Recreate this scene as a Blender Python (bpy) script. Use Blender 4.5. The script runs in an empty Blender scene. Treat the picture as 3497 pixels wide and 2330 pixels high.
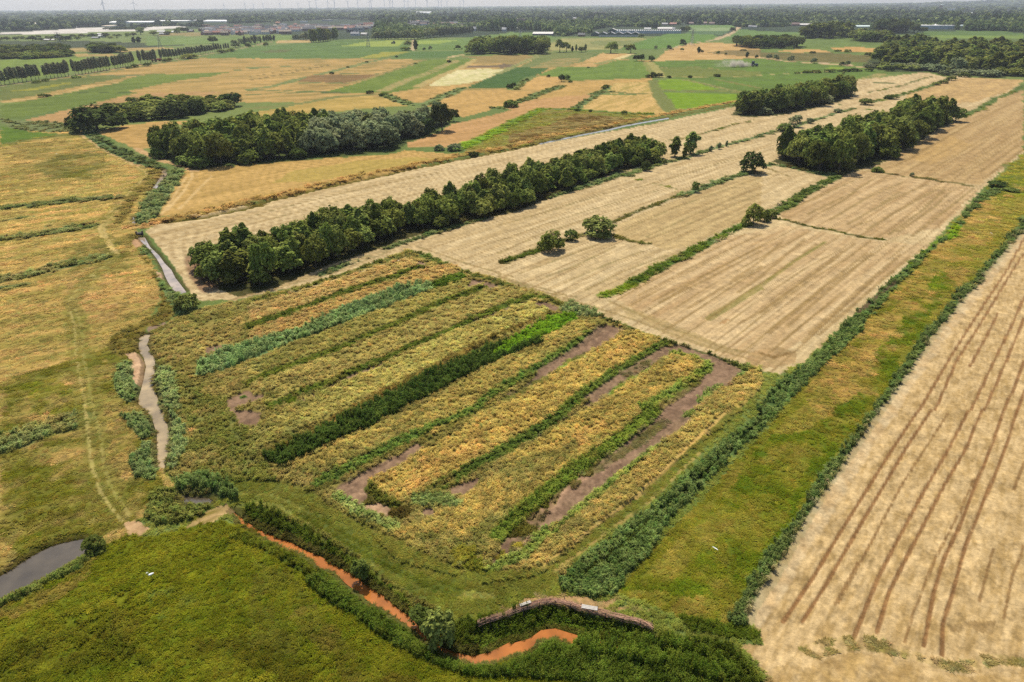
import bpy, math, random
import numpy as np
from mathutils import Matrix, Vector, Euler

# ------------------------------------------------------------------ camera, sky, sun, exposure
S = bpy.context.scene
C = S.collection
CAM_H = 60.0
PITCH = math.radians(26.27)
ROLL = math.radians(-0.507)
FPX, CX, CY = 2333.0, 1748.5, 1165.0
cam = bpy.data.cameras.new('camera'); cam_o = bpy.data.objects.new('camera', cam); C.objects.link(cam_o)
cam.sensor_width = 36.0; cam.lens = 36.0 * FPX / 3497.0
cam.clip_start = 0.5; cam.clip_end = 60000.0
ROT = Matrix.Rotation(math.pi / 2 - PITCH, 3, 'X') @ Matrix.Rotation(ROLL, 3, 'Z')
cam_o.matrix_world = Matrix.Translation((0, 0, CAM_H)) @ ROT.to_4x4()
S.camera = cam_o

SUN_EL = math.radians(57.0)
SUN_AZ = math.radians(-14.0)          # seen from above, clockwise from the view direction
world = bpy.data.worlds.new("World"); S.world = world; world.use_nodes = True
wn = world.node_tree.nodes; wl = world.node_tree.links; wn.clear()
sky = wn.new('ShaderNodeTexSky'); sky.sky_type = 'NISHITA'; sky.sun_disc = False
sky.sun_elevation = SUN_EL; sky.sun_rotation = SUN_AZ
sky.air_density = 1.0; sky.dust_density = 2.0; sky.ozone_density = 1.0
bg = wn.new('ShaderNodeBackground'); bg.inputs['Strength'].default_value = 0.12
wo = wn.new('ShaderNodeOutputWorld'); wl.new(sky.outputs[0], bg.inputs[0]); wl.new(bg.outputs[0], wo.inputs[0])
sun = bpy.data.lights.new('sun', 'SUN'); sun_o = bpy.data.objects.new('sun', sun); C.objects.link(sun_o)
sun.energy = 4.8; sun.angle = math.radians(0.5); sun.color = (1.0, 0.93, 0.80)
SUN_DIR = Vector((math.sin(SUN_AZ) * math.cos(SUN_EL), math.cos(SUN_AZ) * math.cos(SUN_EL), math.sin(SUN_EL)))
sun_o.rotation_euler = SUN_DIR.to_track_quat('Z', 'Y').to_euler()
sun_o.location = (0, 0, 900)
S.view_settings.view_transform = 'Standard'; S.view_settings.look = 'None'
S.view_settings.exposure = 0.36; S.view_settings.gamma = 1.0
S.cycles.use_denoising = False
S.cycles.max_bounces = 6; S.cycles.diffuse_bounces = 3; S.cycles.glossy_bounces = 2
S.cycles.transmission_bounces = 3; S.cycles.transparent_max_bounces = 8; S.cycles.volume_bounces = 0
S.cycles.caustics_reflective = False; S.cycles.caustics_refractive = False

# ------------------------------------------------------------------ from photo pixel to ground point
RN = np.array(ROT)
TILE = {'V': (0, 0, 3497 / 2353)}
for i, x0 in enumerate((0, 850, 1700, 2597)):
    TILE['A%d' % (i + 1)] = (x0, 0, 900 / 2354); TILE['B%d' % (i + 1)] = (x0, 300, 900 / 2352)
    TILE['C%d' % (i + 1)] = (x0, 800, 900 / 2352); TILE['D%d' % (i + 1)] = (x0, 1400, 900 / 1517)
for i, x0 in enumerate((0, 500, 1000, 1500, 2000, 2500, 2997)):
    TILE['E%d' % (i + 1)] = (x0, 0, 500 / 2354)
TILE['F'] = (1550, 2030, 800 / 2354)

def px(t, x, y):
    a, b, s = TILE[t]
    return a + x * s, b + y * s

def ray(sx, sy):
    d = np.array([(sx - CX) / FPX, (CY - sy) / FPX, -1.0])
    return RN @ d

def G(t, x, y, z=0.0):
    """ground point under a point of the photo"""
    d = ray(*px(t, x, y))
    dz = min(d[2], -0.0016)
    k = (z - CAM_H) / dz
    return np.array([d[0] * k, d[1] * k])

def P(spec, z=0.0):
    """'A1 10,20 30,40 B2 5,6' -> array of ground points"""
    out = []; t = 'V'
    for w in spec.split():
        if ',' in w:
            a, b = w.split(','); out.append(G(t, float(a), float(b), z))
        else:
            t = w
    return np.array(out)

def mpp(p):
    """metres that one photo pixel spans at ground point p"""
    return math.sqrt(p[0] ** 2 + p[1] ** 2 + CAM_H ** 2) / FPX

def height_from(t, x, y, hz):
    """height in metres of something standing at (x,y) whose picture is hz tile units tall"""
    sx, sy = px(t, x, y)
    g = G(t, x, y); s = TILE[t][2]
    d2 = ray(sx, sy - hz * s)
    r = math.hypot(g[0], g[1])
    k = r / math.hypot(d2[0], d2[1])
    return CAM_H + d2[2] * k

def lin(c):
    return tuple(((v / 255) / 12.92 if v / 255 <= 0.04045 else ((v / 255 + 0.055) / 1.055) ** 2.4) for v in c)

# ------------------------------------------------------------------ noise
def _h(ix, iy, s):
    n = (ix.astype(np.int64) * 374761393 + iy.astype(np.int64) * 668265263 + s * 974634721) & 0xffffffff
    n = ((n ^ (n >> 13)) * 1274126177) & 0xffffffff
    return ((n ^ (n >> 16)) & 0xffff) / 65535.0

def vn(x, y, s=0):
    ix = np.floor(x); iy = np.floor(y); fx = x - ix; fy = y - iy
    fx = fx * fx * (3 - 2 * fx); fy = fy * fy * (3 - 2 * fy)
    a = _h(ix, iy, s); b = _h(ix + 1, iy, s); c = _h(ix, iy + 1, s); d = _h(ix + 1, iy + 1, s)
    return (a * (1 - fx) + b * fx) * (1 - fy) + (c * (1 - fx) + d * fx) * fy

def fbm(x, y, s=0, o=4, g=0.55):
    t = 0; a = 1; n = 0
    for i in range(o):
        t = t + a * vn(x, y, s + i * 17); n += a; a *= g; x = x * 2.03 + 5.1; y = y * 2.03 + 1.7
    return t / n

# ------------------------------------------------------------------ materials
def new_mat(name):
    m = bpy.data.materials.new(name); m.use_nodes = True
    nt = m.node_tree; b = nt.nodes['Principled BSDF']
    b.inputs['Specular IOR Level'].default_value = 0.15
    return m, nt, b

def simple_mat(name, rgb, rough=0.8, var=0.12, scale=1.5, metal=0.0, spec=0.3):
    m, nt, b = new_mat(name)
    tc = nt.nodes.new('ShaderNodeTexCoord'); nz = nt.nodes.new('ShaderNodeTexNoise')
    nz.inputs['Scale'].default_value = scale; nz.inputs['Detail'].default_value = 5
    nt.links.new(tc.outputs['Object'], nz.inputs['Vector'])
    mr = nt.nodes.new('ShaderNodeMapRange'); mr.inputs['From Min'].default_value = 0.3; mr.inputs['From Max'].default_value = 0.7
    mr.inputs['To Min'].default_value = 1 - var; mr.inputs['To Max'].default_value = 1 + var
    nt.links.new(nz.outputs['Fac'], mr.inputs['Value'])
    mx = nt.nodes.new('ShaderNodeVectorMath'); mx.operation = 'SCALE'; mx.inputs[0].default_value = rgb
    nt.links.new(mr.outputs[0], mx.inputs['Scale']); nt.links.new(mx.outputs[0], b.inputs['Base Color'])
    b.inputs['Roughness'].default_value = rough; b.inputs['Metallic'].default_value = metal
    b.inputs['Specular IOR Level'].default_value = spec
    return m

# ------------------------------------------------------------------ objects
def tag(o, label=None, cat=None, group=None, kind=None):
    if label: o['label'] = label
    if cat: o['category'] = cat
    if group: o['group'] = group
    if kind: o['kind'] = kind
    return o

def link(name, me, parent=None):
    o = bpy.data.objects.new(name, me); C.objects.link(o)
    if parent is not None: o.parent = parent
    return o

def mesh_np(name, v, f, mats=(), smooth=False, midx=None):
    """mesh from numpy verts (n,3) and faces (m,3|4) (or list of lists)"""
    me = bpy.data.meshes.new(name)
    v = np.asarray(v, dtype=np.float32)
    if isinstance(f, np.ndarray):
        k = f.shape[1]; m = len(f)
        me.vertices.add(len(v)); me.vertices.foreach_set('co', v.ravel())
        me.loops.add(m * k); me.loops.foreach_set('vertex_index', f.astype(np.int32).ravel())
        me.polygons.add(m); me.polygons.foreach_set('loop_start', np.arange(0, m * k, k, dtype=np.int32))
        me.polygons.foreach_set('loop_total', np.full(m, k, dtype=np.int32))
        me.update(calc_edges=True)
    else:
        me.from_pydata([tuple(map(float, p)) for p in v], [], [list(map(int, q)) for q in f])
    for mm in mats: me.materials.append(mm)
    if midx is not None: me.polygons.foreach_set('material_index', np.asarray(midx, dtype=np.int32))
    me.polygons.foreach_set('use_smooth', np.full(len(me.polygons), smooth))
    me.update()
    return me

class MB:
    """collects boxes, prisms and tubes into one mesh"""
    def __init__(s): s.v = []; s.f = []; s.m = []
    def quad(s, a, b, c, d, m=0):
        n = len(s.v); s.v += [a, b, c, d]; s.f.append([n, n + 1, n + 2, n + 3]); s.m.append(m)
    def tri(s, a, b, c, m=0):
        n = len(s.v); s.v += [a, b, c]; s.f.append([n, n + 1, n + 2]); s.m.append(m)
    def box(s, x0, x1, y0, y1, z0, z1, m=0):
        n = len(s.v)
        s.v += [(x0, y0, z0), (x1, y0, z0), (x1, y1, z0), (x0, y1, z0), (x0, y0, z1), (x1, y0, z1), (x1, y1, z1), (x0, y1, z1)]
        for q in ((0, 3, 2, 1), (4, 5, 6, 7), (0, 1, 5, 4), (1, 2, 6, 5), (2, 3, 7, 6), (3, 0, 4, 7)):
            s.f.append([n + k for k in q]); s.m.append(m)
    def tube(s, pts, rads, k=6, m=0, cap=True):
        pts = [Vector(p) for p in pts]; rings = []
        for i, p in enumerate(pts):
            d = (pts[min(i + 1, len(pts) - 1)] - pts[max(i - 1, 0)])
            if d.length < 1e-9: d = Vector((0, 0, 1))
            d.normalize()
            u = d.cross(Vector((0.31, 0.17, 0.93)) if abs(d.z) < 0.8 else Vector((1, 0.1, 0))).normalized(); w = d.cross(u)
            n = len(s.v)
            for j in range(k):
                a = 2 * math.pi * j / k
                s.v.append(tuple(p + (u * math.cos(a) + w * math.sin(a)) * rads[i]))
            rings.append(n)
        for i in range(len(rings) - 1):
            for j in range(k):
                s.f.append([rings[i] + j, rings[i] + (j + 1) % k, rings[i + 1] + (j + 1) % k, rings[i + 1] + j]); s.m.append(m)
        if cap:
            s.f.append([rings[0] + j for j in range(k)][::-1]); s.m.append(m)
            s.f.append([rings[-1] + j for j in range(k)]); s.m.append(m)
    def mesh(s, name, mats, smooth=False):
        return mesh_np(name, np.array(s.v), s.f, mats, smooth, s.m)
    def build(s, name, mats, parent=None, smooth=False):
        if not isinstance(mats, (list, tuple)): mats = [mats]
        return link(name, s.mesh(name, mats, smooth), parent)
# ------------------------------------------------------------------ the ground: one terrain, cut into its fields
AZ0, AZ1, NA = math.radians(-64), math.radians(64), 1180
NR = 700
R0, R1 = 24.0, 15500.0
# rings: dense near, spaced like equal steps of depression with a floor in log radius
_t = np.linspace(0, 1, NR)
_dep0, _dep1 = math.atan(CAM_H / R0), math.atan(CAM_H / R1)
RAD = CAM_H / np.tan(_dep0 + (_dep1 - _dep0) * (1 - (1 - _t) ** 1.25))
RAD[-1] = R1
AZI = np.linspace(AZ0, AZ1, NA)
RR, AA = np.meshgrid(RAD, AZI, indexing='ij')
GX = (RR * np.sin(AA)).ravel(); GY = (RR * np.cos(AA)).ravel(); GR = RR.ravel()
N = len(GX)
COL = np.zeros((N, 3)); HGT = np.zeros(N); VEG = np.zeros(N); VT = np.zeros(N, np.int8); GRA = np.full(N, 0.5); FID = np.zeros(N, np.int16)
ALB = 0.58
# organic edges: test points are nudged by noise that grows a little with distance
def lod(size, seed, o=3):
    """noise whose grain is about `size` metres, stepping by octaves as size grows"""
    L = np.log2(size); k = np.floor(L); u = L - k; s0 = 2.0 ** k; s1 = s0 * 2
    return fbm(GX / s0, GY / s0, seed, o) * (1 - u) + fbm(GX / s1, GY / s1, seed, o) * u
_wa = np.clip(GR * 0.0035, 0.25, 6.0)
WX = GX + _wa * 2.4 * (lod(_wa * 4, 11) - 0.5)
WY = GY + _wa * 2.4 * (lod(_wa * 4, 12) - 0.5)
FIELDS = ['ground']

def inside(poly, X, Y):
    x0, y0 = poly.min(0); x1, y1 = poly.max(0)
    idx = np.nonzero((X >= x0) & (X <= x1) & (Y >= y0) & (Y <= y1))[0]
    x = X[idx]; y = Y[idx]; c = np.zeros(len(idx), bool); n = len(poly)
    for i in range(n):
        ax, ay = poly[i]; bx, by = poly[(i + 1) % n]
        if ay == by: continue
        k = (ay > y) != (by > y)
        c ^= k & (x < (bx - ax) * (y - ay) / (by - ay) + ax)
    return idx[c]

def near_line(pts, X, Y, w):
    """indices within w of a polyline, the distance, and the length along it"""
    D = {}; best = np.full(len(X), 1e9, np.float32); along = np.zeros(len(X), np.float32); s = 0.0; hit = np.zeros(len(X), bool)
    for i in range(len(pts) - 1):
        a, b = pts[i], pts[i + 1]; L = math.hypot(*(b - a))
        if L < 1e-6: continue
        k = np.nonzero((X > min(a[0], b[0]) - w) & (X < max(a[0], b[0]) + w) & (Y > min(a[1], b[1]) - w) & (Y < max(a[1], b[1]) + w))[0]
        if len(k):
            u = ((X[k] - a[0]) * (b[0] - a[0]) + (Y[k] - a[1]) * (b[1] - a[1])) / (L * L); u = np.clip(u, 0, 1)
            d = np.hypot(X[k] - a[0] - u * (b[0] - a[0]), Y[k] - a[1] - u * (b[1] - a[1]))
            m = d < best[k]; best[k[m]] = d[m]; along[k[m]] = s + u[m] * L
            hit[k[d < w]] = True
        s += L
    idx = np.nonzero(hit)[0]
    return idx, best[idx], along[idx]

D1 = math.radians(42.1)
def streak(idx, ang, per, ln, seed):
    a = math.radians(ang) if ang is not None else 0.0
    t = GX[idx] * math.cos(a) - GY[idx] * math.sin(a); s = GX[idx] * math.sin(a) + GY[idx] * math.cos(a)
    return 0.5 * fbm(t / per, s / ln, seed, 3) + 0.5 * fbm(t / (per * .37), s / (ln * .5), seed + 5, 2)

_seed = [100]
def shade(idx, c1, c2, ang=None, per=6, ln=None, gain=2.6, bias=0.0, gamma=1):
    _seed[0] += 7
    ln = ln or per * (8 if ang is not None else 1)
    m = np.clip((streak(idx, ang, per, ln, _seed[0]) - 0.5) * gain + 0.5 + bias, 0, 1)[:, None]
    a = np.array(lin(c1)) * ALB; b = np.array(lin(c2)) * ALB
    return a * (1 - m) + b * m

def put(idx, col, mix=1.0):
    mix = np.asarray(mix); mix = mix[:, None] if mix.ndim else mix
    COL[idx] = COL[idx] * (1 - mix) + col * mix

def field(spec, c1, c2, cls=None, ang=None, per=6, ln=None, gain=2.6, bias=0.0, veg=None, vt=0, grain=None, dz=0.0, mix=1.0):
    idx = inside(P(spec), WX, WY)
    if not len(idx): return idx
    put(idx, shade(idx, c1, c2, ang, per, ln, gain, bias), mix)
    if cls:
        FIELDS.append(cls); FID[idx] = len(FIELDS) - 1
        if veg is None: VEG[idx] = 0
    if veg is not None: VEG[idx] = veg; VT[idx] = vt
    if grain is not None: GRA[idx] = grain
    if dz: HGT[idx] += dz
    return idx

def line(spec, w, c1, c2=None, mix=1.0, gap=0.0, veg=None, vt=0, dz=0.0, feather=0.35, grain=None, cls=None, per=3.0, off=0.0):
    """a band of half-width w metres along a polyline; gap = how much of it noise removes"""
    pts = P(spec)
    idx, d, s = near_line(pts, *((GX, GY) if w < .6 else (WX, WY)), w * 1.3)
    if not len(idx): return idx
    _seed[0] += 3
    wloc = w * (0.8 + 0.4 * vn(s / (w * 3 + 1), s * 0 + 3.3, _seed[0]))
    m = np.clip((wloc - d) / (w * feather) + 0.5, 0, 1)
    if gap: m = m * np.clip((fbm(s / (w * 5), d / (w * 2), _seed[0] + 1, 3) - gap) * 5 + 0.5, 0, 1)
    put(idx, shade(idx, c1, c2 or c1, None, per), m * mix)
    on = idx[m > 0.5]
    if veg is not None: VEG[on] = veg; VT[on] = vt
    if grain is not None: GRA[on] = grain
    if dz: HGT[idx] += dz * m
    if cls: FIELDS.append(cls); FID[on] = len(FIELDS) - 1
    return on

def rows(spec, ang, period, width, c, mix, wob=.25, cut=.42, seed=1):
    """many thin parallel lines over a plot: drill rows, wheelings, swaths"""
    idx = inside(P(spec), WX, WY)
    if not len(idx): return
    a = math.radians(ang); x, y = GX[idx], GY[idx]
    t = x * math.cos(a) - y * math.sin(a) + wob * period * (fbm(x / 30, y / 30, seed, 2) - .5) * 2; s_ = x * math.sin(a) + y * math.cos(a)
    q = t / period; k = np.floor(q); f = np.abs(q - k - .5) * period
    px_ = .0019 * np.sqrt(GR[idx] ** 2 + CAM_H ** 2); wd = np.maximum(width, px_ * .6)
    m = np.clip((wd - f) / (wd * .5) + .2, 0, 1) * (width / wd) * np.clip((_h(k, k * 0 + seed, 3) * .5 + fbm(s_ / 22, k * 3.7, seed + 2, 2) * .8 - cut) * 4, 0, 1) * mix
    put(idx, np.array(lin(c)) * ALB, m)

# colours seen in sun
STRAW1, STRAW2 = (218, 194, 146), (178, 152, 104)
HAY1, HAY2 = (204, 164, 96), (160, 132, 68)
GRN1, GRN2 = (112, 132, 52), (92, 116, 44)
REED1, REED2 = (112, 132, 82), (84, 108, 58)
DARK1, DARK2 = (66, 84, 30), (48, 62, 20)
MUD1, MUD2 = (122, 97, 76), (160, 130, 102)
OLV1, OLV2 = (128, 120, 52), (104, 104, 44)

# ---- far land
COL[:] = shade(np.arange(N), (122, 134, 70), (96, 116, 56), None, 90)
far = np.nonzero(GR > 1500)[0]
COL[far] = shade(far, (66, 80, 50), (50, 64, 44), None, 200)
GRA[far] = 0.2
VEG[GR < 150] = .3
# left far fields
field('E1 0,560 800,555 1600,500 2354,490 E2 500,470 900,470 1700,560 2354,560 E2 2354,847 0,847 E1 0,847', (126, 138, 76), (108, 124, 64), 'meadow', ang=80, per=25)
field('E1 0,660 800,665 1400,660 2354,690 E2 700,720 500,735 0,765 E1 1600,775 500,790 0,780', (74, 84, 52), (60, 66, 46), 'crop_field', ang=78, per=14)
field('A1 600,430 1000,432 1450,425 1560,435 1100,465 640,465', (186, 158, 100), (150, 134, 76), 'hay_field', ang=78, per=6)
field('A1 670,485 1100,485 980,505 690,508', (188, 156, 98), (160, 140, 80), 'hay_field', ang=78, per=6)
field('A1 0,540 640,515 980,510 850,560 400,580 0,605', (128, 146, 60), (112, 130, 56), 'meadow', ang=70, per=8)
field('A1 0,610 850,560 1240,505 1240,560 0,740', (126, 142, 62), (108, 126, 54), 'meadow', ang=70, per=8)
field('E2 300,540 880,520 890,575 480,580 200,580', (160, 140, 88), (142, 130, 80), 'hay_field', ang=80, per=10)
field('E2 0,590 500,590 1000,620 2354,560 2300,660 2100,690 1700,760 1300,700 700,720 0,740', (122, 142, 72), (104, 126, 62), 'meadow', ang=80, per=12)
# plastic sheeting over beds, far left
field('E1 0,525 700,495 1000,475 1400,445 1700,436 1850,438 1700,470 1850,480 2354,462 E2 0,430 480,425 740,428 400,462 0,495 E1 2354,492 1900,512 1640,508 1250,540 900,552 0,552', (226, 218, 206), (206, 198, 186), 'plastic_covered_field', ang=80, per=8)
# green crops, centre far
field('A1 1800,520 2080,440 2354,400 A2 0,420 550,385 830,360 1390,358 1450,460 1000,520 0,527 A1 2354,523', (104, 128, 62), (90, 114, 54), 'crop_field', ang=60, per=14)
field('A2 250,365 555,360 555,382 240,387', (196, 168, 108), (176, 150, 96), 'hay_field', ang=60, per=8)
field('A2 830,415 1060,368 1400,360 1330,415', (152, 164, 72), (140, 154, 66), 'meadow', per=20)
field('A2 80,470 200,445 420,440 320,470', (106, 96, 62), (98, 104, 58), mix=.7)
field('A2 980,520 1200,465 1450,460 1300,495 1130,522', (164, 156, 60), (142, 142, 56), 'meadow', per=12)
field('A2 1250,518 1450,462 1960,450 1900,490 1780,517', (94, 122, 58), (84, 110, 52), 'crop_field', ang=70, per=10)
field('A2 1500,450 1520,360 1900,345 2354,290 A3 0,288 300,290 520,330 450,380 250,400 A2 2300,400 1960,450', (112, 136, 64), (98, 122, 56), 'meadow', ang=75, per=12)
field('A2 1520,365 1880,360 1700,392 1510,395', (150, 166, 72), (136, 154, 66), 'meadow', per=20)
# hay land between the avenue and the woods
field('A1 0,765 600,690 1200,590 1800,520 2354,523 A2 0,525 1100,525 1570,535 1850,535 2000,530 2354,495 A3 340,495 1380,545 1380,720 0,910 A2 2354,915 0,915 A1 2354,915 0,915', (194, 158, 94), (150, 130, 70), 'hay_field', ang=62, per=9, ln=120)
field('A1 0,770 650,690 1060,672 1130,690 560,800 330,850 0,905', (118, 124, 62), (98, 108, 50), 'meadow', ang=62, per=8)
field('A1 90,812 250,795 560,745 640,735 620,752 300,805 130,822', (176, 164, 40), (130, 130, 52), mix=.75)
line('A1 60,915 330,872 540,842 800,775 1050,740', 3.2, (206, 176, 112), (180, 150, 90))
field('A1 180,915 560,838 1050,742 1180,690 1370,660 1560,665 2080,640 1900,680 1600,720 1250,790 1150,815 1170,835 900,880 700,915', (118, 132, 54), (100, 116, 48), 'meadow', ang=64, per=9)
field('B1 0,270 170,275 330,235 560,200 740,160 900,120 1150,60 1250,40 1000,40 600,60 90,140 0,150', (114, 130, 54), (98, 114, 46), 'meadow', ang=64, per=9)
field('B1 230,290 560,205 740,170 900,130 1250,50 1700,35 2000,40 1700,100 900,190 620,300 500,320', (190, 150, 94), (164, 132, 84), 'hay_field', ang=62, per=6)
line('A1 1370,660 1700,650 2080,632 2300,610', 3, (104, 116, 62), (120, 128, 70))
line('A1 700,828 1150,826', 2.0, (82, 96, 46))
line('A1 900,672 1100,680 1360,662', 3, (110, 118, 74))
line('A2 0,605 250,600 430,590 700,580', 2.5, (118, 126, 70))
line('A2 0,720 350,655 700,585', 1.5, (98, 86, 46), (120, 104, 56), .85)
line('A2 0,690 330,635 640,580', 1.2, (120, 104, 56), None, .7)
line('A2 0,800 200,775 430,712 530,690 700,650 900,600 1060,556 1250,520', 5, (112, 124, 66), (128, 134, 78), gap=.2)
line('A2 0,805 320,812 640,820', 3, (104, 116, 60))
line('A2 330,740 560,742 900,742', 3, (110, 122, 64))
line('A2 730,658 1100,658 1190,660', 2.5, (106, 116, 62))
field('A2 430,730 560,672 1180,665 1020,715 900,743', (150, 116, 72), (112, 94, 52), ang=75, per=8)
field('A2 210,790 330,748 900,748 850,772 640,808 300,806', (196, 160, 94), (130, 112, 58), ang=80, per=6)
field('A2 700,815 900,765 1190,668 1430,592 1570,537 1850,535 2000,530 1900,600 1560,762 1500,792 1250,832 640,826', (116, 132, 50), (98, 118, 42), 'meadow', ang=52, per=9)
line('A2 1200,812 1400,722 1640,640 1740,590 1850,545', 5, (176, 152, 96), (140, 140, 78), gap=.25)
line('A2 1500,780 1700,682 1900,602 2030,530', 4, (186, 164, 102), (170, 150, 90))
line('A2 850,750 1020,716 1190,662 1400,592 1560,540', 3, (170, 142, 84), (110, 116, 60), gap=.1)
field('A2 1590,776 1700,700 1880,622 2160,616 2290,625 2110,712 1960,745 1750,768', (222, 208, 156), (190, 184, 116), 'stubble_field', ang=50, per=8)
field('A2 1940,607 1960,590 2354,577 A3 0,570 180,572 A2 2310,607', (128, 106, 82), (112, 98, 72), ang=80, per=8)
field('A2 1860,502 2354,495 A3 340,495 190,572 A2 2000,572 2050,528', (164, 138, 82), (140, 124, 72), 'hay_field', ang=80, per=8)
field('A2 1960,775 2110,712 2290,632 2354,602 A3 190,602 460,610 330,682 130,792 A2 2354,792 1955,787', (78, 106, 46), (64, 94, 36), 'crop_field', ang=50, per=7)
field('A2 1240,842 1560,802 1950,757 1860,802 1700,852 1590,912 1420,902', HAY1, (172, 140, 78), 'hay_field', ang=48, per=5)
field('B2 1560,160 1700,130 1900,25 2352,10 B3 0,20 370,35 250,110 60,160 B2 2250,175 1900,265 1820,240 1760,190', HAY1, (178, 144, 82), 'hay_field', ang=46, per=5)
line('B2 1200,60 1290,100 1420,145 1560,155 1700,95 1860,25 1900,0', 5, (104, 124, 68), (122, 136, 80), veg=1.2, vt=1)
line('B2 0,190 400,150 800,80 1100,60', 4, (118, 122, 64), (130, 128, 70))
line('B2 0,60 300,45 640,40 850,45', 3, (106, 112, 58))
line('B2 630,38 850,45', 4, (78, 96, 50))
field('B2 0,230 400,160 800,90 1100,70 1430,165 1080,195 700,225 690,260 480,290 0,290', (198, 166, 92), (166, 142, 70), 'hay_field', ang=60, per=6)
line('B2 700,228 1050,195 1350,170', 4, (118, 128, 62))
# centre-right far
field('A3 440,462 460,400 560,345 1200,340 1430,350 1100,440', (166, 158, 96), (140, 140, 82), 'meadow', ang=85, per=14)
field('A3 800,388 880,362 1300,366 1220,405 1000,415', (128, 134, 74), (116, 124, 68), mix=.9)
field('A3 1080,440 1280,366 1420,330 1520,300 1900,298 2000,340 1850,378 1620,415 1400,440', (108, 138, 58), (94, 124, 50), 'meadow', ang=85, per=14)
field('A3 1700,240 1720,222 2130,225 2100,250 1760,248', (112, 140, 70), (104, 130, 66), 'meadow', per=30)
field('A3 1700,275 1740,248 2100,250 2060,275', (142, 158, 106), (120, 142, 88), 'crop_field', per=30)
field('A3 1660,300 1720,275 2060,277 2010,315', (92, 116, 74), (84, 108, 66), 'crop_field', per=30)
field('A3 2060,300 2160,260 2354,280 A4 400,290 380,350 0,350 A3 2354,360 2000,358', (108, 134, 66), (96, 122, 58), 'meadow', ang=88, per=14)
field('A3 1390,547 1510,450 1640,402 1850,380 2110,390 2354,432 A4 0,450 0,520 A3 2354,522 2000,532', (204, 168, 108), (186, 150, 92), 'hay_field', ang=88, per=9)
field('A3 1850,472 2000,455 2354,440 2354,500 2200,505', (128, 112, 66), (108, 98, 54), ang=88, per=8, mix=.85)
field('A3 350,672 540,602 870,602 1060,540 1300,545 1380,640 1330,700 640,722 540,692', (116, 138, 54), (100, 122, 48), 'meadow', ang=60, per=9)
field('A3 200,602 420,472 900,470 780,547 560,602', (124, 130, 72), (106, 118, 62), 'meadow', ang=60, per=8)
field('A3 320,600 500,520 760,520 640,590 450,605', (176, 148, 94), (130, 130, 72), ang=60, per=9, mix=.8)
field('A3 770,547 930,475 1170,480 1060,532 900,562', (206, 170, 108), (188, 152, 94), 'hay_field', per=12)
field('A3 650,600 780,570 900,562 870,602', (202, 166, 104), (184, 150, 90), 'hay_field', per=12)
line('A3 0,660 190,575 420,470', 4, (160, 152, 92), (120, 130, 74))
line('A3 1060,530 1200,480', 4, (214, 194, 136))
line('A3 900,570 1000,545 1060,530', 4, (140, 142, 82))
field('A3 1380,550 2000,535 2354,525 A4 870,600 1080,640 740,740 300,800 0,830 A3 2354,830 2000,800 1660,710 1480,690 1420,612', (106, 132, 50), (94, 114, 48), 'meadow', ang=80, per=10)
field('A3 1440,612 1700,600 1960,620 2354,640 2354,690 1480,690', (122, 128, 58), (108, 118, 52), ang=80, per=8)
line('A3 1460,607 1700,600 1830,602 1960,620', 1.8, (160, 148, 84), (100, 106, 50))
line('A3 1480,690 1800,690 2100,690 2354,670', 2.5, (170, 152, 90), (120, 122, 60))
line('A4 0,672 300,655 600,640', 2, (172, 158, 98), gap=.2)
line('A3 1320,560 1370,640 1400,690', 3, (136, 138, 72)); line('A3 1370,560 1430,640 1470,690', 4, (160, 152, 88))
field('A3 1400,717 1660,710 2000,802 1450,810', (130, 156, 34), (112, 140, 30), 'meadow', ang=80, per=7)
field('B3 1480,40 2230,62 2150,130 2000,155 1590,190', (128, 156, 30), (112, 142, 26), 'meadow', ang=80, per=6)
line('A3 1660,712 1850,750 2050,800 2240,835 2354,850', 3, (116, 118, 56), (150, 146, 84))
line('A3 1390,800 1700,815 1950,812 2200,830', 3, (108, 110, 52), (140, 136, 72))
line('A3 1930,705 2150,750 2354,790', 2.5, (126, 124, 62))
field('A3 140,792 340,690 550,690 570,737 400,812', HAY1, (182, 146, 86), 'hay_field', ang=48, per=6)
field('A3 250,912 480,820 640,740 980,722 1380,710 1390,732 1020,742 920,802 830,862 760,912', HAY1, (176, 144, 80), 'hay_field', ang=47, per=6)
field('A3 970,822 1060,742 1390,727 1390,840 1010,836', (208, 174, 108), (164, 146, 76), 'stubble_field', ang=25, per=3.5, gain=4)
field('B3 745,190 880,65 1440,60 1530,240 1430,235 1100,215', (210, 174, 108), (174, 148, 80), 'stubble_field', ang=25, per=3.5, gain=4)
line('A3 130,800 280,700 330,680', 4, (110, 124, 64), veg=1, vt=1)
line('B3 0,185 100,170 250,110 400,40 560,-10', 5, (112, 130, 70), (98, 114, 58), veg=1.2, vt=1)
line('B3 650,190 740,140 860,60 960,30', 5, (104, 122, 68), veg=1.2, vt=1)
line('B3 950,40 1200,50 1400,60', 3, (112, 112, 56))
field('B3 0,370 380,192 640,188 740,130 860,62 600,75 300,105 60,180 B2 2352,200 1800,330 1700,400 1400,500 1430,530 1900,530 B3 0,362', (202, 158, 104), (176, 138, 84), 'hay_field', ang=44, per=4.5)
field('B3 0,370 390,192 850,215 1420,235 1400,252 1200,312 800,402 400,482 0,562 B2 2352,570 2000,590 1900,530', (116, 126, 46), (138, 124, 60), 'meadow', ang=55, per=7, veg=.3)
field('B3 100,420 450,330 700,235 1100,260 1150,310 800,385 350,470 100,500', (108, 80, 36), (150, 128, 72), ang=70, per=5, ln=22, gain=4, mix=.85)
line('B3 0,372 390,190', 4, (110, 138, 44), (98, 124, 40), veg=.8)
line('B2 1900,535 B3 0,385', 4, (112, 146, 40), veg=.8)
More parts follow.
